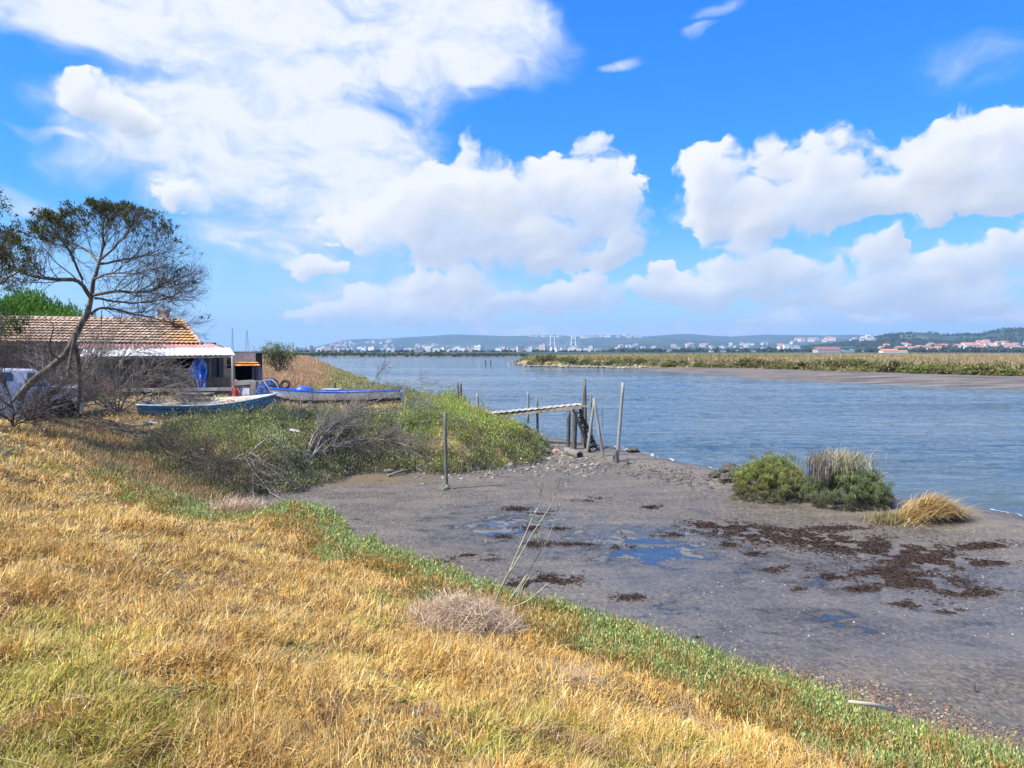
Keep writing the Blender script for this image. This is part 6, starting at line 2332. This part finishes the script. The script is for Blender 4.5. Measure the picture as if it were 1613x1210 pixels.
def rock(px, py, s, label, m, sy_=.8, sz=.55, seed=0, name='rock'):
    c = GP(px, py)
    rg = np.random.RandomState(seed)
    n1, n2 = 18, 26
    V = []
    for i in range(n1 + 1):
        th_ = math.pi * i / n1
        for j in range(n2):
            ph = 2 * math.pi * j / n2
            V.append((math.sin(th_) * math.cos(ph), math.sin(th_) * math.sin(ph) * sy_, math.cos(th_) * sz))
    V = np.array(V)
    k = 1 + .75 * fbm(V[:, 0] * 1.9 + seed, V[:, 1] * 1.9 + V[:, 2] * 2.6, 4, .65, seed)
    V = V * k[:, None] * s
    F = []
    for i in range(n1):
        for j in range(n2):
            F.append((i * n2 + j, (i + 1) * n2 + j, (i + 1) * n2 + (j + 1) % n2, i * n2 + (j + 1) % n2))
    o = mesh_np(name, V, [F], m)
    o.location = c + Vector((0, 0, s * sz * .35))
    return tag(o, label, 'rock')


M_ROCK = m_simple('pale_rock', (.40, .37, .31), .85, .3, 8, bmp=.6, col2=(.24, .22, .18))
M_ROCKD = m_simple('weedy_rock', (.085, .078, .06), .8, .4, 10, bmp=.9, col2=(.17, .15, .10))
rock(645, 738, .16, 'flat pale rock on the mud under the right side of the big dead shrub', M_ROCK, .6, .35, 1)
rock(612, 744, .17, 'low pale rock on the mud below the middle of the big dead shrub', M_ROCK, .6, .3, 2)
rock(802, 737, .15, 'grey rock at the foot of the green scrub near its point', M_ROCK, .8, .6, 3)
rock(726, 733, .11, 'small pale rock just right of the lone dark green post', M_ROCK, .8, .4, 4)
rock(876, 713, .13, 'reddish brick lump in the rubble below the jetty', m_simple('brick_lump', (.46, .27, .20), .85, .2, 8, bmp=.4), .8, .6, 5)
rock(996, 712, .22, 'dark weedy rock at the water edge right of the leaning post', M_ROCKD, .7, .4, 6)
for k, (px_, py_, s_) in enumerate(((1143, 760, .18), (1150, 746, .26), (1162, 755, .20), (1126, 752, .15))):
    rock(px_, py_, s_, ('foremost', 'largest', 'rightmost', 'leftmost')[k] + ' of four dark eroded mud lumps beside the left shrub', M_ROCKD, .8, .75, 20 + k, 'mud_lump')['group'] = 'mud lumps beside the left shrub'
rock(1510, 820, .12, 'small dark mud lump right of the tan tussock', M_ROCKD, .8, .6, 30, 'mud_lump')
rock(942, 636 + 6, .1, 'x', M_ROCKD, .8, .6, 31) if False else None
rock(735 - 50, 645, .16, 'dark lump of weed on the shore left of the twin posts', M_ROCKD, .7, .4, 32)

van.rotation_euler = (0, 0, R(33))

blue.rotation_euler = (R(6), 0, 0)

# ------------------------------------------------------------------ far marsh plants
def far_fields(x, y):
    return sdist(x + 4 * fbm(x * .05, y * .05, 3, .5, 301), y + 4 * fbm(x * .05 + 9, y * .05, 3, .5, 302), P_MARSH)


MB_T = pt(((.22, .21, .07), 30), ((.29, .26, .10), 24), ((.14, .155, .04), 22), ((.34, .27, .13), 24))
MB_L = pt(((.11, .11, .05), 40), ((.20, .16, .09), 30), ((.07, .08, .03), 20))
u_ = RN.uniform(-.02, 1.1, 26000)
yy_ = np.exp(RN.uniform(math.log(72), math.log(330), 26000))
xx_ = u_ * yy_
dm = far_fields(xx_, yy_)
edge_k = (dm > -.3) & (dm < 3.5) & (RN.uniform(size=len(dm)) < .95)
x, y = xx_[edge_k][:2600], yy_[edge_k][:2600]
sc = y / 100
z = far_height(x, y)
P, D, l, w, C = clump_leaves(x, y, z - .15, RN.uniform(.7, 1.5, len(x)), RN.uniform(.5, 1.15, len(x)), 90, .24, MB_T, MB_L, .3, .6)
tag(leaves('marsh_scrub', P, D, l, w, C, M_LEAF), 'low brown green scrub along the far marsh edge', None, None, 'stuff')
k = (dm > 2.5) & (yy_ < 330)
x, y = np.repeat(xx_[k], 12), np.repeat(yy_[k], 12)
x = x + RN.normal(0, 1.4, len(x)) * y / 120
y = y + RN.normal(0, 2.5, len(y)) * y / 120
ok = y > 60
x, y = x[ok], y[ok]
z = far_height(x, y)
n = len(x)
band = fbm(x * .012, y * .035, 4, .55, 951)
tan = pick([(.41, .30, .17), (.49, .37, .24), (.30, .20, .11), (.31, .28, .12)], [36, 26, 22, 12], n)
gre = pick([(.24, .25, .08), (.32, .31, .11), (.17, .16, .06)], [36, 30, 20], n)
C = np.where((RN.uniform(size=n) < .8 * sstep(band, .0, .3))[:, None], gre, tan)
g = blades('marsh_grass', np.stack([x, y, z - .05], -1), RN.uniform(0, 6.28, n), np.abs(RN.normal(.25, .2, n)), RN.uniform(.5, 1.25, n) * (1 + .5 * band), .10 * y / 120 * RN.uniform(.6, 1.3, n), RN.normal(.3, .3, n), C.clip(.01, .8), M_STRAW)
tag(g, 'tan and green marsh grass covering the plain over the river', None, None, 'stuff')

# rounded bushes one can tell apart along its foot
def bush_proto(name, tp, lw_, seed):
    o = empty(name, (0, 0, -50))
    rg = np.random.RandomState(seed)
    nc = 46
    u = rg.normal(size=(nc, 3))
    u[:, 2] = np.abs(u[:, 2])
    u /= np.linalg.norm(u, axis=1, keepdims=True)
    P, D, l, w, C = clump_leaves(u[:, 0] * 1.1, u[:, 1] * .9, u[:, 2] * .75 - 50, np.full(nc, .34), np.full(nc, .34), 46, .20, tp, lw_, .3, .6)
    leaves('foliage', P, D, l, w, C, M_LEAF, o)
    q = MB()
    for k in range(5):
        a = k * 1.3
        q.tube([(0, 0, -50.2), (math.cos(a) * .5, math.sin(a) * .5, -49.6)], [.05, .02], 5)
    q.build('stems', M_DEADD, o)
    return o


def copy_tree(o):
    c = o.copy()
    COL.objects.link(c)
    for ch in list(o.children):
        d = ch.copy()
        COL.objects.link(d)
        d.parent = c
    return c


BG = (pt(((.22, .27, .05), 3), ((.31, .34, .09), 3), ((.13, .17, .035), 2)), pt(((.09, .11, .04), 3), ((.15, .15, .06), 2)))
pa = bush_proto('marsh_bush', MB_T, MB_L, 1)
pb_ = bush_proto('marsh_bush', BG[0], BG[1], 2)
first = {0: True, 1: True}
rg = random.Random(44)
edge_pts = [(818, 570.5), (845, 573), (960, 575), (1060, 577.5), (1200, 580), (1400, 586), (1613, 592)]


def marsh_front(px):
    e = np.interp(px, [q[0] for q in edge_pts], [q[1] for q in edge_pts])
    gx_, gy_ = G(px, e, .5)
    return Vector((gx_, gy_, 0))


bright = [(925, 1), (1012, 1), (1062, 1), (1106, 1), (1352, 1), (1374, 1), (1435, 1.1), (1452, 1.1), (1475, 1), (1540, 1.1), (1550, 1), (1600, 1.1), (890, .8), (975, .8), (1140, 1), (1240, 1)]
dull = [850, 870, 905, 945, 962, 990, 1035, 1080, 1125, 1165, 1185, 1205, 1222, 1258, 1272, 1290, 1305, 1320, 1336, 1363, 1388, 1400, 1412, 1424, 1462, 1488, 1500, 1512, 1526, 1562, 1575, 1588, 1610]
ORD = ['first', 'second', 'third', 'fourth', 'fifth', 'sixth', 'seventh', 'eighth', 'ninth', 'tenth', 'eleventh', 'twelfth', 'thirteenth', 'fourteenth', 'fifteenth', 'sixteenth', 'seventeenth',
       'eighteenth', 'nineteenth', 'twentieth', 'twenty-first', 'twenty-second', 'twenty-third', 'twenty-fourth', 'twenty-fifth', 'twenty-sixth', 'twenty-seventh', 'twenty-eighth', 'twenty-ninth',
       'thirtieth', 'thirty-first', 'thirty-second', 'thirty-third', 'thirty-fourth', 'thirty-fifth']
bright.sort()
for kind, lst in ((1, bright), (0, [(d_, rg.uniform(.8, 1.3)) for d_ in dull])):
    for nth, (px_, s_) in enumerate(lst):
        v_ = marsh_front(px_ + rg.uniform(-1, 1))
        v_.y += rg.uniform(.5, 2.0) * v_.y / 100
        v_.x += 0
        proto = pb_ if kind else pa
        if first[kind]:
            c_ = proto
            first[kind] = False
        else:
            c_ = copy_tree(proto)
        v_.z = float(far_height(np.array([v_.x]), np.array([v_.y]))[0]) - .1
        c_.location = v_
        s2 = s_ * rg.uniform(.85, 1.2) * (v_.y / 105) ** .35
        c_.scale = (s2 * rg.uniform(1, 1.3), s2, s2 * rg.uniform(.8, 1.05))
        c_.rotation_euler = (0, 0, rg.uniform(0, 6.28))
        if kind:
            tag(c_, ORD[nth] + ' bright yellow green bush from the left along the far marsh bank', 'bush', 'bright bushes along the far marsh bank')
        else:
            tag(c_, ORD[nth] + ' dull olive bush from the left along the far marsh bank', 'bush', 'olive bushes along the far marsh bank')
# stones at the marsh tip
pts = RN.uniform(0, 1, 240)
x = np.array([marsh_front(818 + 190 * q).x for q in pts]) + RN.normal(-1, 1.6, 240)
y = np.array([marsh_front(818 + 190 * q).y for q in pts]) - 3.5 + RN.normal(0, 1.5, 240)
z = far_height(x, y)
base = np.array([[1, 0, 0], [0, 1, 0], [-1, 0, 0], [0, -1, 0], [0, 0, 1], [0, 0, -1.0]])
V = base[None] * RN.uniform(.3, .8, (240, 6, 1)) * np.array([.8, .6, .35]) + np.stack([x, y, np.maximum(z, 0) + .1], -1)[:, None, :]
F = np.array([[0, 1, 4], [1, 2, 4], [2, 3, 4], [3, 0, 4], [1, 0, 5], [2, 1, 5], [3, 2, 5], [0, 3, 5]])
F = (F[None] + (np.arange(240) * 6)[:, None, None]).reshape(-1, 3)
tag(mesh_np('bank_stones', V.reshape(-1, 3), [F], M_STONE, colors=np.repeat(pick([(.48, .43, .34), (.30, .26, .20)], [1, 1], 240), 6, 0)), 'pale stones along the water at the tip of the far marsh', None, None, 'stuff')


# ------------------------------------------------------------------ town, bridge and masts
def GF(px, py, lo=470.0, hi=9000.0):
    x, y, d = pix_dir(px, py)
    u, s = x / y, d / y
    Y = np.exp(np.linspace(math.log(lo), math.log(hi), 700))
    g = far_height(u * Y, Y)
    below = (CZ + s * Y) < g
    if not below.any():
        return None
    i = int(np.argmax(below))
    return Vector((u * Y[i], Y[i], float(g[i])))


def m_wall(name, col, storey=3.0, win=(.16, .20, .26)):
    m, t = mat(name)
    g = t.new('ShaderNodeTexCoord').outputs['Object']
    s = t.new('ShaderNodeSeparateXYZ')
    t.l.new(g, s.inputs[0])
    fz = t.m('FRACT', t.m('DIVIDE', s.outputs[2], storey))
    fx_ = t.m('FRACT', t.m('DIVIDE', t.m('ADD', s.outputs[0], s.outputs[1]), 3.4))
    wz = t.m('MULTIPLY', t.m('GREATER_THAN', fz, .35), t.m('LESS_THAN', fz, .80))
    wx = t.m('MULTIPLY', t.m('GREATER_THAN', fx_, .3), t.m('LESS_THAN', fx_, .7))
    w_ = t.m('MULTIPLY', wz, wx)
    oi = t.new('ShaderNodeObjectInfo')
    c = t.mix(t.m('MULTIPLY', oi.outputs['Random'], .5), col, tuple(q * .72 for q in col))
    c = t.mix(w_, c, win)
    t.l.new(c, t.b.inputs['Base Color'])
    t.b.inputs['Roughness'].default_value = .8
    return m


M_TW = m_wall('town_wall', (.88, .86, .83))
M_TP = m_wall('town_wall_pink', (.72, .56, .48))
M_TBL = m_wall('town_wall_blue', (.16, .32, .55))
M_TGR = m_wall('town_wall_grey', (.50, .52, .54))
M_TROOF = m_simple('town_roof', (.55, .24, .13), .9, .2, .2, bmp=0)
M_TFLAT = m_simple('town_flat_roof', (.55, .54, .52), .9, .2, .2, bmp=0)
M_PLAINW = m_simple('bridge_concrete', (.74, .75, .77), .8, .1, .1, bmp=0)


def proto_block(wx, wy, h, m, roof='flat', name='building'):
    q = MB()
    q.mi = 0
    q.box((0, 0, h / 2 - 1), (wx, wy, h + 2))
    q.mi = 1
    if roof == 'flat':
        q.box((0, 0, h + .25), (wx + .6, wy + .6, .5))
        q.mi = 0
        q.box((wx * .1, 0, h + 1.6), (wx * .25, wy * .35, 2.4))
    elif roof == 'step':
        q.box((0, 0, h + .25), (wx + .6, wy + .6, .5))
        q.mi = 0
        q.box((-wx * .22, 0, h + 2.6), (wx * .5, wy * .9, 4.4))
        q.mi = 1
        q.box((-wx * .22, 0, h + 5.0), (wx * .53, wy * .95, .4))
    else:
        a, b = wx / 2 + .4, wy / 2 + .4
        r_ = .30 * wy
        q.add([(-a, -b, h), (a, -b, h), (a, b, h), (-a, b, h), (-a, 0, h + r_), (a, 0, h + r_)], [(0, 1, 5, 4), (2, 3, 4, 5), (1, 2, 5), (3, 0, 4), (3, 2, 1, 0)])
    o = q.build(name, [m, M_TROOF if roof == 'gable' else M_TFLAT])
    o.location = (0, 0, -60)
    return o


protos = {
    'a': proto_block(20, 14, 18, M_TW), 'b': proto_block(28, 14, 13, M_TW, 'step'), 'c': proto_block(16, 14, 24, M_TP), 'd': proto_block(22, 12, 11, M_TP, 'step'),
    'h': proto_block(13, 10, 6, M_TW, 'gable', 'house'), 'i': proto_block(17, 11, 7.5, M_TW, 'gable', 'house'), 'j': proto_block(15, 11, 6, M_TW, 'flat', 'house'),
    'w': proto_block(60, 26, 9, M_TGR, 'flat', 'warehouse'), 'v': proto_block(48, 24, 8, M_TW, 'gable', 'warehouse'),
}
protos['r'] = proto_block(48, 24, 8, M_TGR, 'gable', 'warehouse')
protos['r'].data.materials[1] = m_simple('dull_red_roof', (.30, .13, .11), .9, .2, .2, bmp=0)
used = set()
LAB = {'town': ('pale apartment block in the hazy town across the river', 'apartment block', 'pale apartment blocks of the town across the river'),
       'slope': ('tiny white house on the blue hillside above the town', 'house', 'white houses on the blue hillside'),
       'ridge': ('tiny white house strung along the hill crest behind the bridge', 'house', 'white houses along the hill crest'),
       'mid': ('small white house among the trees right of the bridge', 'house', 'white houses among the trees right of the bridge'),
       'village': ('white village house below the green hill at the far right', 'house', 'white village houses below the green hill'),
       'terrace': ('pale house of the row high on the slope left of the green hill', 'house', 'pale row of houses on the slope left of the green hill')}


def put(kind, px, py, lab, sc=1.0, Y=None, rz=None, sz=1.0):
    p = protos[kind]
    if Y is None:
        v_ = GF(px, py)
        if v_ is None:
            return
    else:
        x, y, d = pix_dir(px, py)
        v_ = Vector((x / y * Y, Y, float(far_height(np.array([x / y * Y]), np.array([Y]))[0])))
    if kind in used:
        o = p.copy()
        COL.objects.link(o)
    else:
        o = p
        used.add(kind)
    o.location = v_
    o.scale = (sc, sc, sc * sz)
    o.rotation_euler = (0, 0, rg.uniform(-.5, .5) if rz is None else rz)
    tag(o, LAB[lab][0], LAB[lab][1], LAB[lab][2])
    return o


rg = random.Random(99)
for k in range(60):
    put(rg.choice('aabbcd'), rg.uniform(463, 665), 0, 'town', rg.uniform(1.0, 1.6), rg.uniform(2300, 3500), sz=rg.uniform(.45, .8))
for k in range(56):
    put(rg.choice('aaabbc'), rg.uniform(665, 955), 0, 'town', rg.uniform(.9, 1.4), rg.uniform(2200, 3100), sz=rg.uniform(.45, .85))
for k in range(34):
    px_ = rg.choice([rg.uniform(505, 560), rg.uniform(560, 700), rg.uniform(575, 640)])
    put(rg.choice('hijj'), px_, rg.uniform(539, 548), 'slope', rg.uniform(1.5, 2.6))
for k in range(34):
    px_ = rg.uniform(835, 1012)
    e = np.interp(px_, [q[0] for q in RIDGES[0][2]], [q[1] for q in RIDGES[0][2]])
    put(rg.choice('hjj'), px_, e + rg.uniform(1.5, 4.5), 'ridge', rg.uniform(2.0, 3.2))
for k in range(40):
    put(rg.choice('hijj'), rg.uniform(960, 1270), rg.uniform(542, 552), 'mid', rg.uniform(1.3, 2.3))
for k in range(20):
    put(rg.choice('ij'), rg.uniform(1255, 1380), rg.uniform(535.5, 539.5), 'terrace', rg.uniform(1.6, 2.6))
for k in range(62):
    px_ = rg.choice([rg.uniform(1385, 1500), rg.uniform(1500, 1640), rg.uniform(1530, 1640)])
    put(rg.choice('hhhi'), px_, rg.uniform(np.interp(px_, [1385, 1500, 1560, 1640], [546, 546, 539, 540]), 553), 'village', rg.uniform(.9, 1.4))
for (px_, Y, k_, s_, lab) in ((1302, 1050, 'r', .7, 'long low farm building with a dull red roof on the far plain'), (1341, 1250, 'w', .6, 'grey flat warehouse on the far plain right of the long farm building'),
                              (1400, 900, 'v', .42, 'barn with a bright orange roof on the far marsh plain'), (1175, 1500, 'w', .6, 'pale warehouse on the plain right of the bridge'),
                              (1130, 1400, 'w', .5, 'light low warehouse left of the pale one on the plain'), (1420, 1000, 'v', .30, 'small pale barn right of the orange roofed barn'), (1040, 1700, 'w', .8, 'long white warehouse on the plain just right of the bridge'),
                              (1228, 1700, 'w', .8, 'long pale factory hall on the plain in front of the white works')):
    x, y, d = pix_dir(px_, 553)
    p = protos[k_]
    if k_ in used:
        o = p.copy()
        COL.objects.link(o)
    else:
        o = p
        used.add(k_)
    o.location = (x / y * Y, Y, 1.0)
    o.scale = (s_, s_, s_ * .8)
    o.rotation_euler = (0, 0, rg.uniform(-.08, .08))
    tag(o, lab, 'farm building' if k_ in 'vr' else 'warehouse')
for k, p in list(protos.items()):
    if k not in used:
        bpy.data.objects.remove(p)


def special(px, ytop, wpx, Y, m, label, name='building', dep=16):
    a = A(px, ytop, Y)
    w_ = wpx / FPX * Y
    q = MB()
    q.box((a.x, Y, a.z / 2), (w_, dep, a.z))
    q.mi = 1
    q.box((a.x, Y, a.z + .3), (w_ + .8, dep + .8, .6))
    q.box((a.x + w_ * .2, Y, a.z + 1.6), (w_ * .3, dep * .4, 2.2))
    return tag(q.build(name, [m, M_TFLAT], loc=(a.x, Y, 0)), label, 'building')


special(459, 541.5, 5.5, 2700, M_PLAINW, 'tall white tower block standing alone left of the hazy town', 'tower_block')
special(543, 545.5, 12, 2600, M_TBL, 'wide blue building in the middle of the hazy town')
special(629, 545.5, 12, 2450, M_TBL, 'dark blue works building beside the thin chimney in the town')
special(1239, 543.5, 9, 2300, M_PLAINW, 'tall white works tower right of the bridge on the plain')
special(1251, 545.5, 16, 2300, M_PLAINW, 'broad white works block beside the white works tower')
q = MB()
for px_, yt, Y, lab in ((615.5, 542, 2400, 'thin dark chimney beside the dark blue works'), (1519, 541, 1900, 'thin white chimney among the village houses at the far right'), (483, 545.5, 2500, 'thin dark chimney at the left end of the town')):
    a = A(px_, yt, Y)
    q = MB()
    q.tube([(a.x, Y, 0), (a.x, Y, a.z)], [2.0, 1.3], 10)
    tag(q.build('chimney', M_TBL if px_ != 1519 else M_PLAINW, None, loc=(a.x, Y, 0)), lab, 'chimney')

# cable stayed bridge with its long viaduct
YBR = 3300.0
brd = empty('bridge', (A(885, 553, YBR).x, YBR, 0), 'cable stayed road bridge with two white pylons and a long viaduct', 'bridge')
dk = [(655, 554.0), (700, 550.6), (750, 548.3), (800, 546.4), (850, 545.0), (885, 544.7), (915, 545.6), (935, 548.0), (956, 551.5)]
q = MB()
for a_, b_ in zip(dk[:-1], dk[1:]):
    q.bar(A(a_[0], a_[1], YBR), A(b_[0], b_[1], YBR), 18, 3.0)
q.build('deck', M_TGR, brd)
k = 0
for px_ in np.arange(668, 955, 9.5):
    if 866 < px_ < 908:
        continue
    yv = np.interp(px_, [q_[0] for q_ in dk], [q_[1] for q_ in dk])
    t_ = A(px_, yv, YBR)
    q = MB()
    q.box((t_.x, YBR, t_.z / 2 - 2), (5.0, 12, t_.z))
    q.build('pier', M_PLAINW, brd)
for pxc in (870.5, 903.5):
    for s_ in (-1, 1):
        q = MB()
        f0, f1, f2 = A(pxc + s_ * 5.0, 557, YBR), A(pxc + s_ * 3.8, 545, YBR), A(pxc + s_ * 2.6, 528.5, YBR)
        q.tube([(f0.x, YBR + s_ * 3, -3), f1, f2], [3.4, 2.8, 1.9], 6)
        q.build('pylon', M_PLAINW, brd)
    q = MB()
    a_, b_ = A(pxc - 3.4, 540, YBR), A(pxc + 3.4, 540, YBR)
    q.bar(a_, b_, 3, 3)
    q.build('pylon_beam', M_PLAINW, brd)
    for s_ in (-1, 1):
        q = MB()
        for i in range(6):
            tx = pxc + s_ * 2.6
            q.bar(A(tx, 530 + i * 1.6, YBR), A(tx + s_ * (13.5 - i * 2.0), 545.0, YBR), .35, .35)
        q.build('stay_cables', M_PLAINW, brd)

# wind turbines on the crest
for px_, yt, ph, lab in ((986, 519, .3, 'left one of three wind turbines on the hill crest'), (1020, 521, 1.2, 'middle one of three wind turbines on the hill crest'), (1046, 518.5, .8, 'right one of three wind turbines on the hill crest')):
    Yt = 7400.0
    hub = A(px_, yt + 1, Yt)
    wt = empty('wind_turbine', (hub.x, Yt, hub.z - 75), lab, 'wind turbine')
    q = MB()
    q.tube([(hub.x, Yt, hub.z - 90), (hub.x, Yt, hub.z)], [3.2, 2.0], 10)
    q.build('tower', M_PLAINW, wt, smooth=True)
    q = MB()
    q.tube([(hub.x, Yt - 6, hub.z), (hub.x, Yt + 5, hub.z)], [2.0, 2.6], 8)
    q.build('nacelle', M_PLAINW, wt)
    for k in range(3):
        a = ph + k * 2 * math.pi / 3
        q = MB()
        q.bar((hub.x, Yt - 5, hub.z), (hub.x + math.sin(a) * 36, Yt - 5, hub.z + math.cos(a) * 36), .8, 2.6)
        q.build('blade', M_PLAINW, wt)


def mast(px, ytop, Y, label, wbase, m):
    a = A(px, ytop, Y)
    o = empty('lattice_mast', (a.x, Y, 0), label, 'mast')
    q = MB()
    nseg = 12
    def cor(f, k):
        w_ = wbase * (1 - f) + .35 * f
        return Vector((a.x + (-1, 1, 1, -1)[k] * w_ / 2, Y + (-1, -1, 1, 1)[k] * w_ / 2, 0 + (a.z) * f))
    for k in range(4):
        q.bar(cor(0, k), cor(1, k), .12, .12)
    q.build('legs', m, o)
    q = MB()
    for i in range(nseg):
        f0, f1 = i / nseg, (i + 1) / nseg
        for k in range(4):
            q.bar(cor(f0, k), cor(f1, (k + 1) % 4), .07, .07)
            q.bar(cor(f1, k), cor(f1, (k + 1) % 4), .07, .07)
    q.build('braces', m, o)


M_MAST = m_simple('mast_steel', (.30, .32, .36), .6, .1, 1, bmp=0)
mast(366, 517, 620, 'left one of two thin lattice masts beyond the hut', 1.6, M_MAST)
mast(389, 519.5, 620, 'right one of two thin lattice masts beyond the hut, wider at its foot', 3.4, M_MAST)

# dark trees and hedges on the far shore and the plain
def far_trees(name, spec, label, cols, leaf=1.0, K=40):
    cx, cy, rx, rz = [], [], [], []
    for (p0, p1, Y0, Y1, n_, h0, h1) in spec:
        for _ in range(n_):
            Y = rg.uniform(Y0, Y1)
            x, y, d = pix_dir(rg.uniform(p0, p1), 553)
            cx.append(x / y * Y); cy.append(Y); rz.append(rg.uniform(h0, h1)); rx.append(rg.uniform(h0, h1) * 1.1)
    cx, cy, rx, rz = map(np.array, (cx, cy, rx, rz))
    z = far_height(cx, cy)
    P, D, l, w, C = clump_leaves(cx, cy, z, rx, rz, K, leaf, cols, cols, .2, .8)
    return tag(leaves(name, P, D, l, w, C, M_LEAF), label, None, None, 'stuff')


FT = pt(((.045, .075, .03), 4), ((.075, .105, .04), 3), ((.10, .11, .05), 2), ((.03, .05, .02), 2))
far_trees('far_shore_scrub', [(300, 830, 455, 500, 420, .4, 1.1), (470, 700, 500, 560, 40, 1.2, 2.4)], 'dark scrub and trees along the far shore under the town', pt(((.10, .11, .05), 3), ((.17, .15, .08), 3), ((.05, .07, .03), 2)), .8)
far_trees('town_trees', [(470, 960, 1500, 2600, 150, 3, 5.5), (960, 1300, 1300, 2600, 300, 4, 9), (1300, 1640, 1200, 2300, 330, 3.5, 8)], 'dark trees mixed among the far houses', FT, 4.0, 36)
hx, hy, hr = [], [], []
for _ in range(2600):
    px_ = rg.uniform(1150, 1660)
    e = np.interp(px_, [q[0] for q in RIDGES[2][2]], [q[1] for q in RIDGES[2][2]])
    py_ = e + rg.uniform(0, 1) ** 1.4 * (548 - e)
    Y = 2980 - (py_ - e) * 42 + rg.uniform(-60, 60)
    x, y, d = pix_dir(px_, 553)
    hx.append(x / y * Y); hy.append(Y); hr.append(rg.uniform(5, 11))
hx, hy, hr = map(np.array, (hx, hy, hr))
clr = fbm(hx * .0022, hy * .003, 4, .55, 971)
kk = clr > -.12
hx, hy, hr = hx[kk], hy[kk], hr[kk]
z = far_height(hx, hy)
P, D, l, w, C = clump_leaves(hx, hy, z - 1, hr, hr * 1.0, 30, 5.0, FT, FT, .2, .8)
tag(leaves('hill_forest', P, D, l, w, C, M_LEAF), 'pine wood covering the green hill at the far right', None, None, 'stuff')

# shrub on the reed point, green above the brown reeds
sp_ = Vector(A(440, 580, 62))
sp_.z = Hs(sp_.x, 62)
so = empty('shrub', sp_, 'loose grey green shrub standing above the brown reeds at the shed', 'shrub')
rgn = np.random.RandomState(17)
stems = []
tips = [(418, 552), (428, 548), (437, 547), (447, 550), (456, 553), (465, 557), (412, 560), (423, 556), (450, 558), (440, 556)]
for (tx, ty) in tips:
    stems.append(limb([sp_ + Vector((rgn.uniform(-.4, .4), 0, 0)), A((tx + 440) / 2, (ty + 580) / 2, 62 + rgn.uniform(-.6, .6)), A(tx, ty, 62 + rgn.uniform(-.9, .9))], .05, .012, .02, rgn))
pl = []
for s_ in stems:
    branching(pl, s_, [(9, (.4, 1.2), .5, .45, .2, (0, 0, .1), .25)], rgn)
V, Q = tubes_np(stems + pl, 4)
mesh_np('stems', V, [Q], M_DEADD, so)
e = np.concatenate([p[0][1:] for p in pl])
P = np.repeat(e, 16, 0) + RN.normal(0, .16, (len(e) * 16, 3))
n = len(P)
leaves('foliage', P, RN.normal(0, 1, P.shape), RN.uniform(.10, .2, n), RN.uniform(.05, .08, n), pick([(.20, .24, .10), (.30, .33, .16), (.12, .15, .06), (.36, .34, .18)], [4, 3, 3, 1], n), M_LEAF, so)
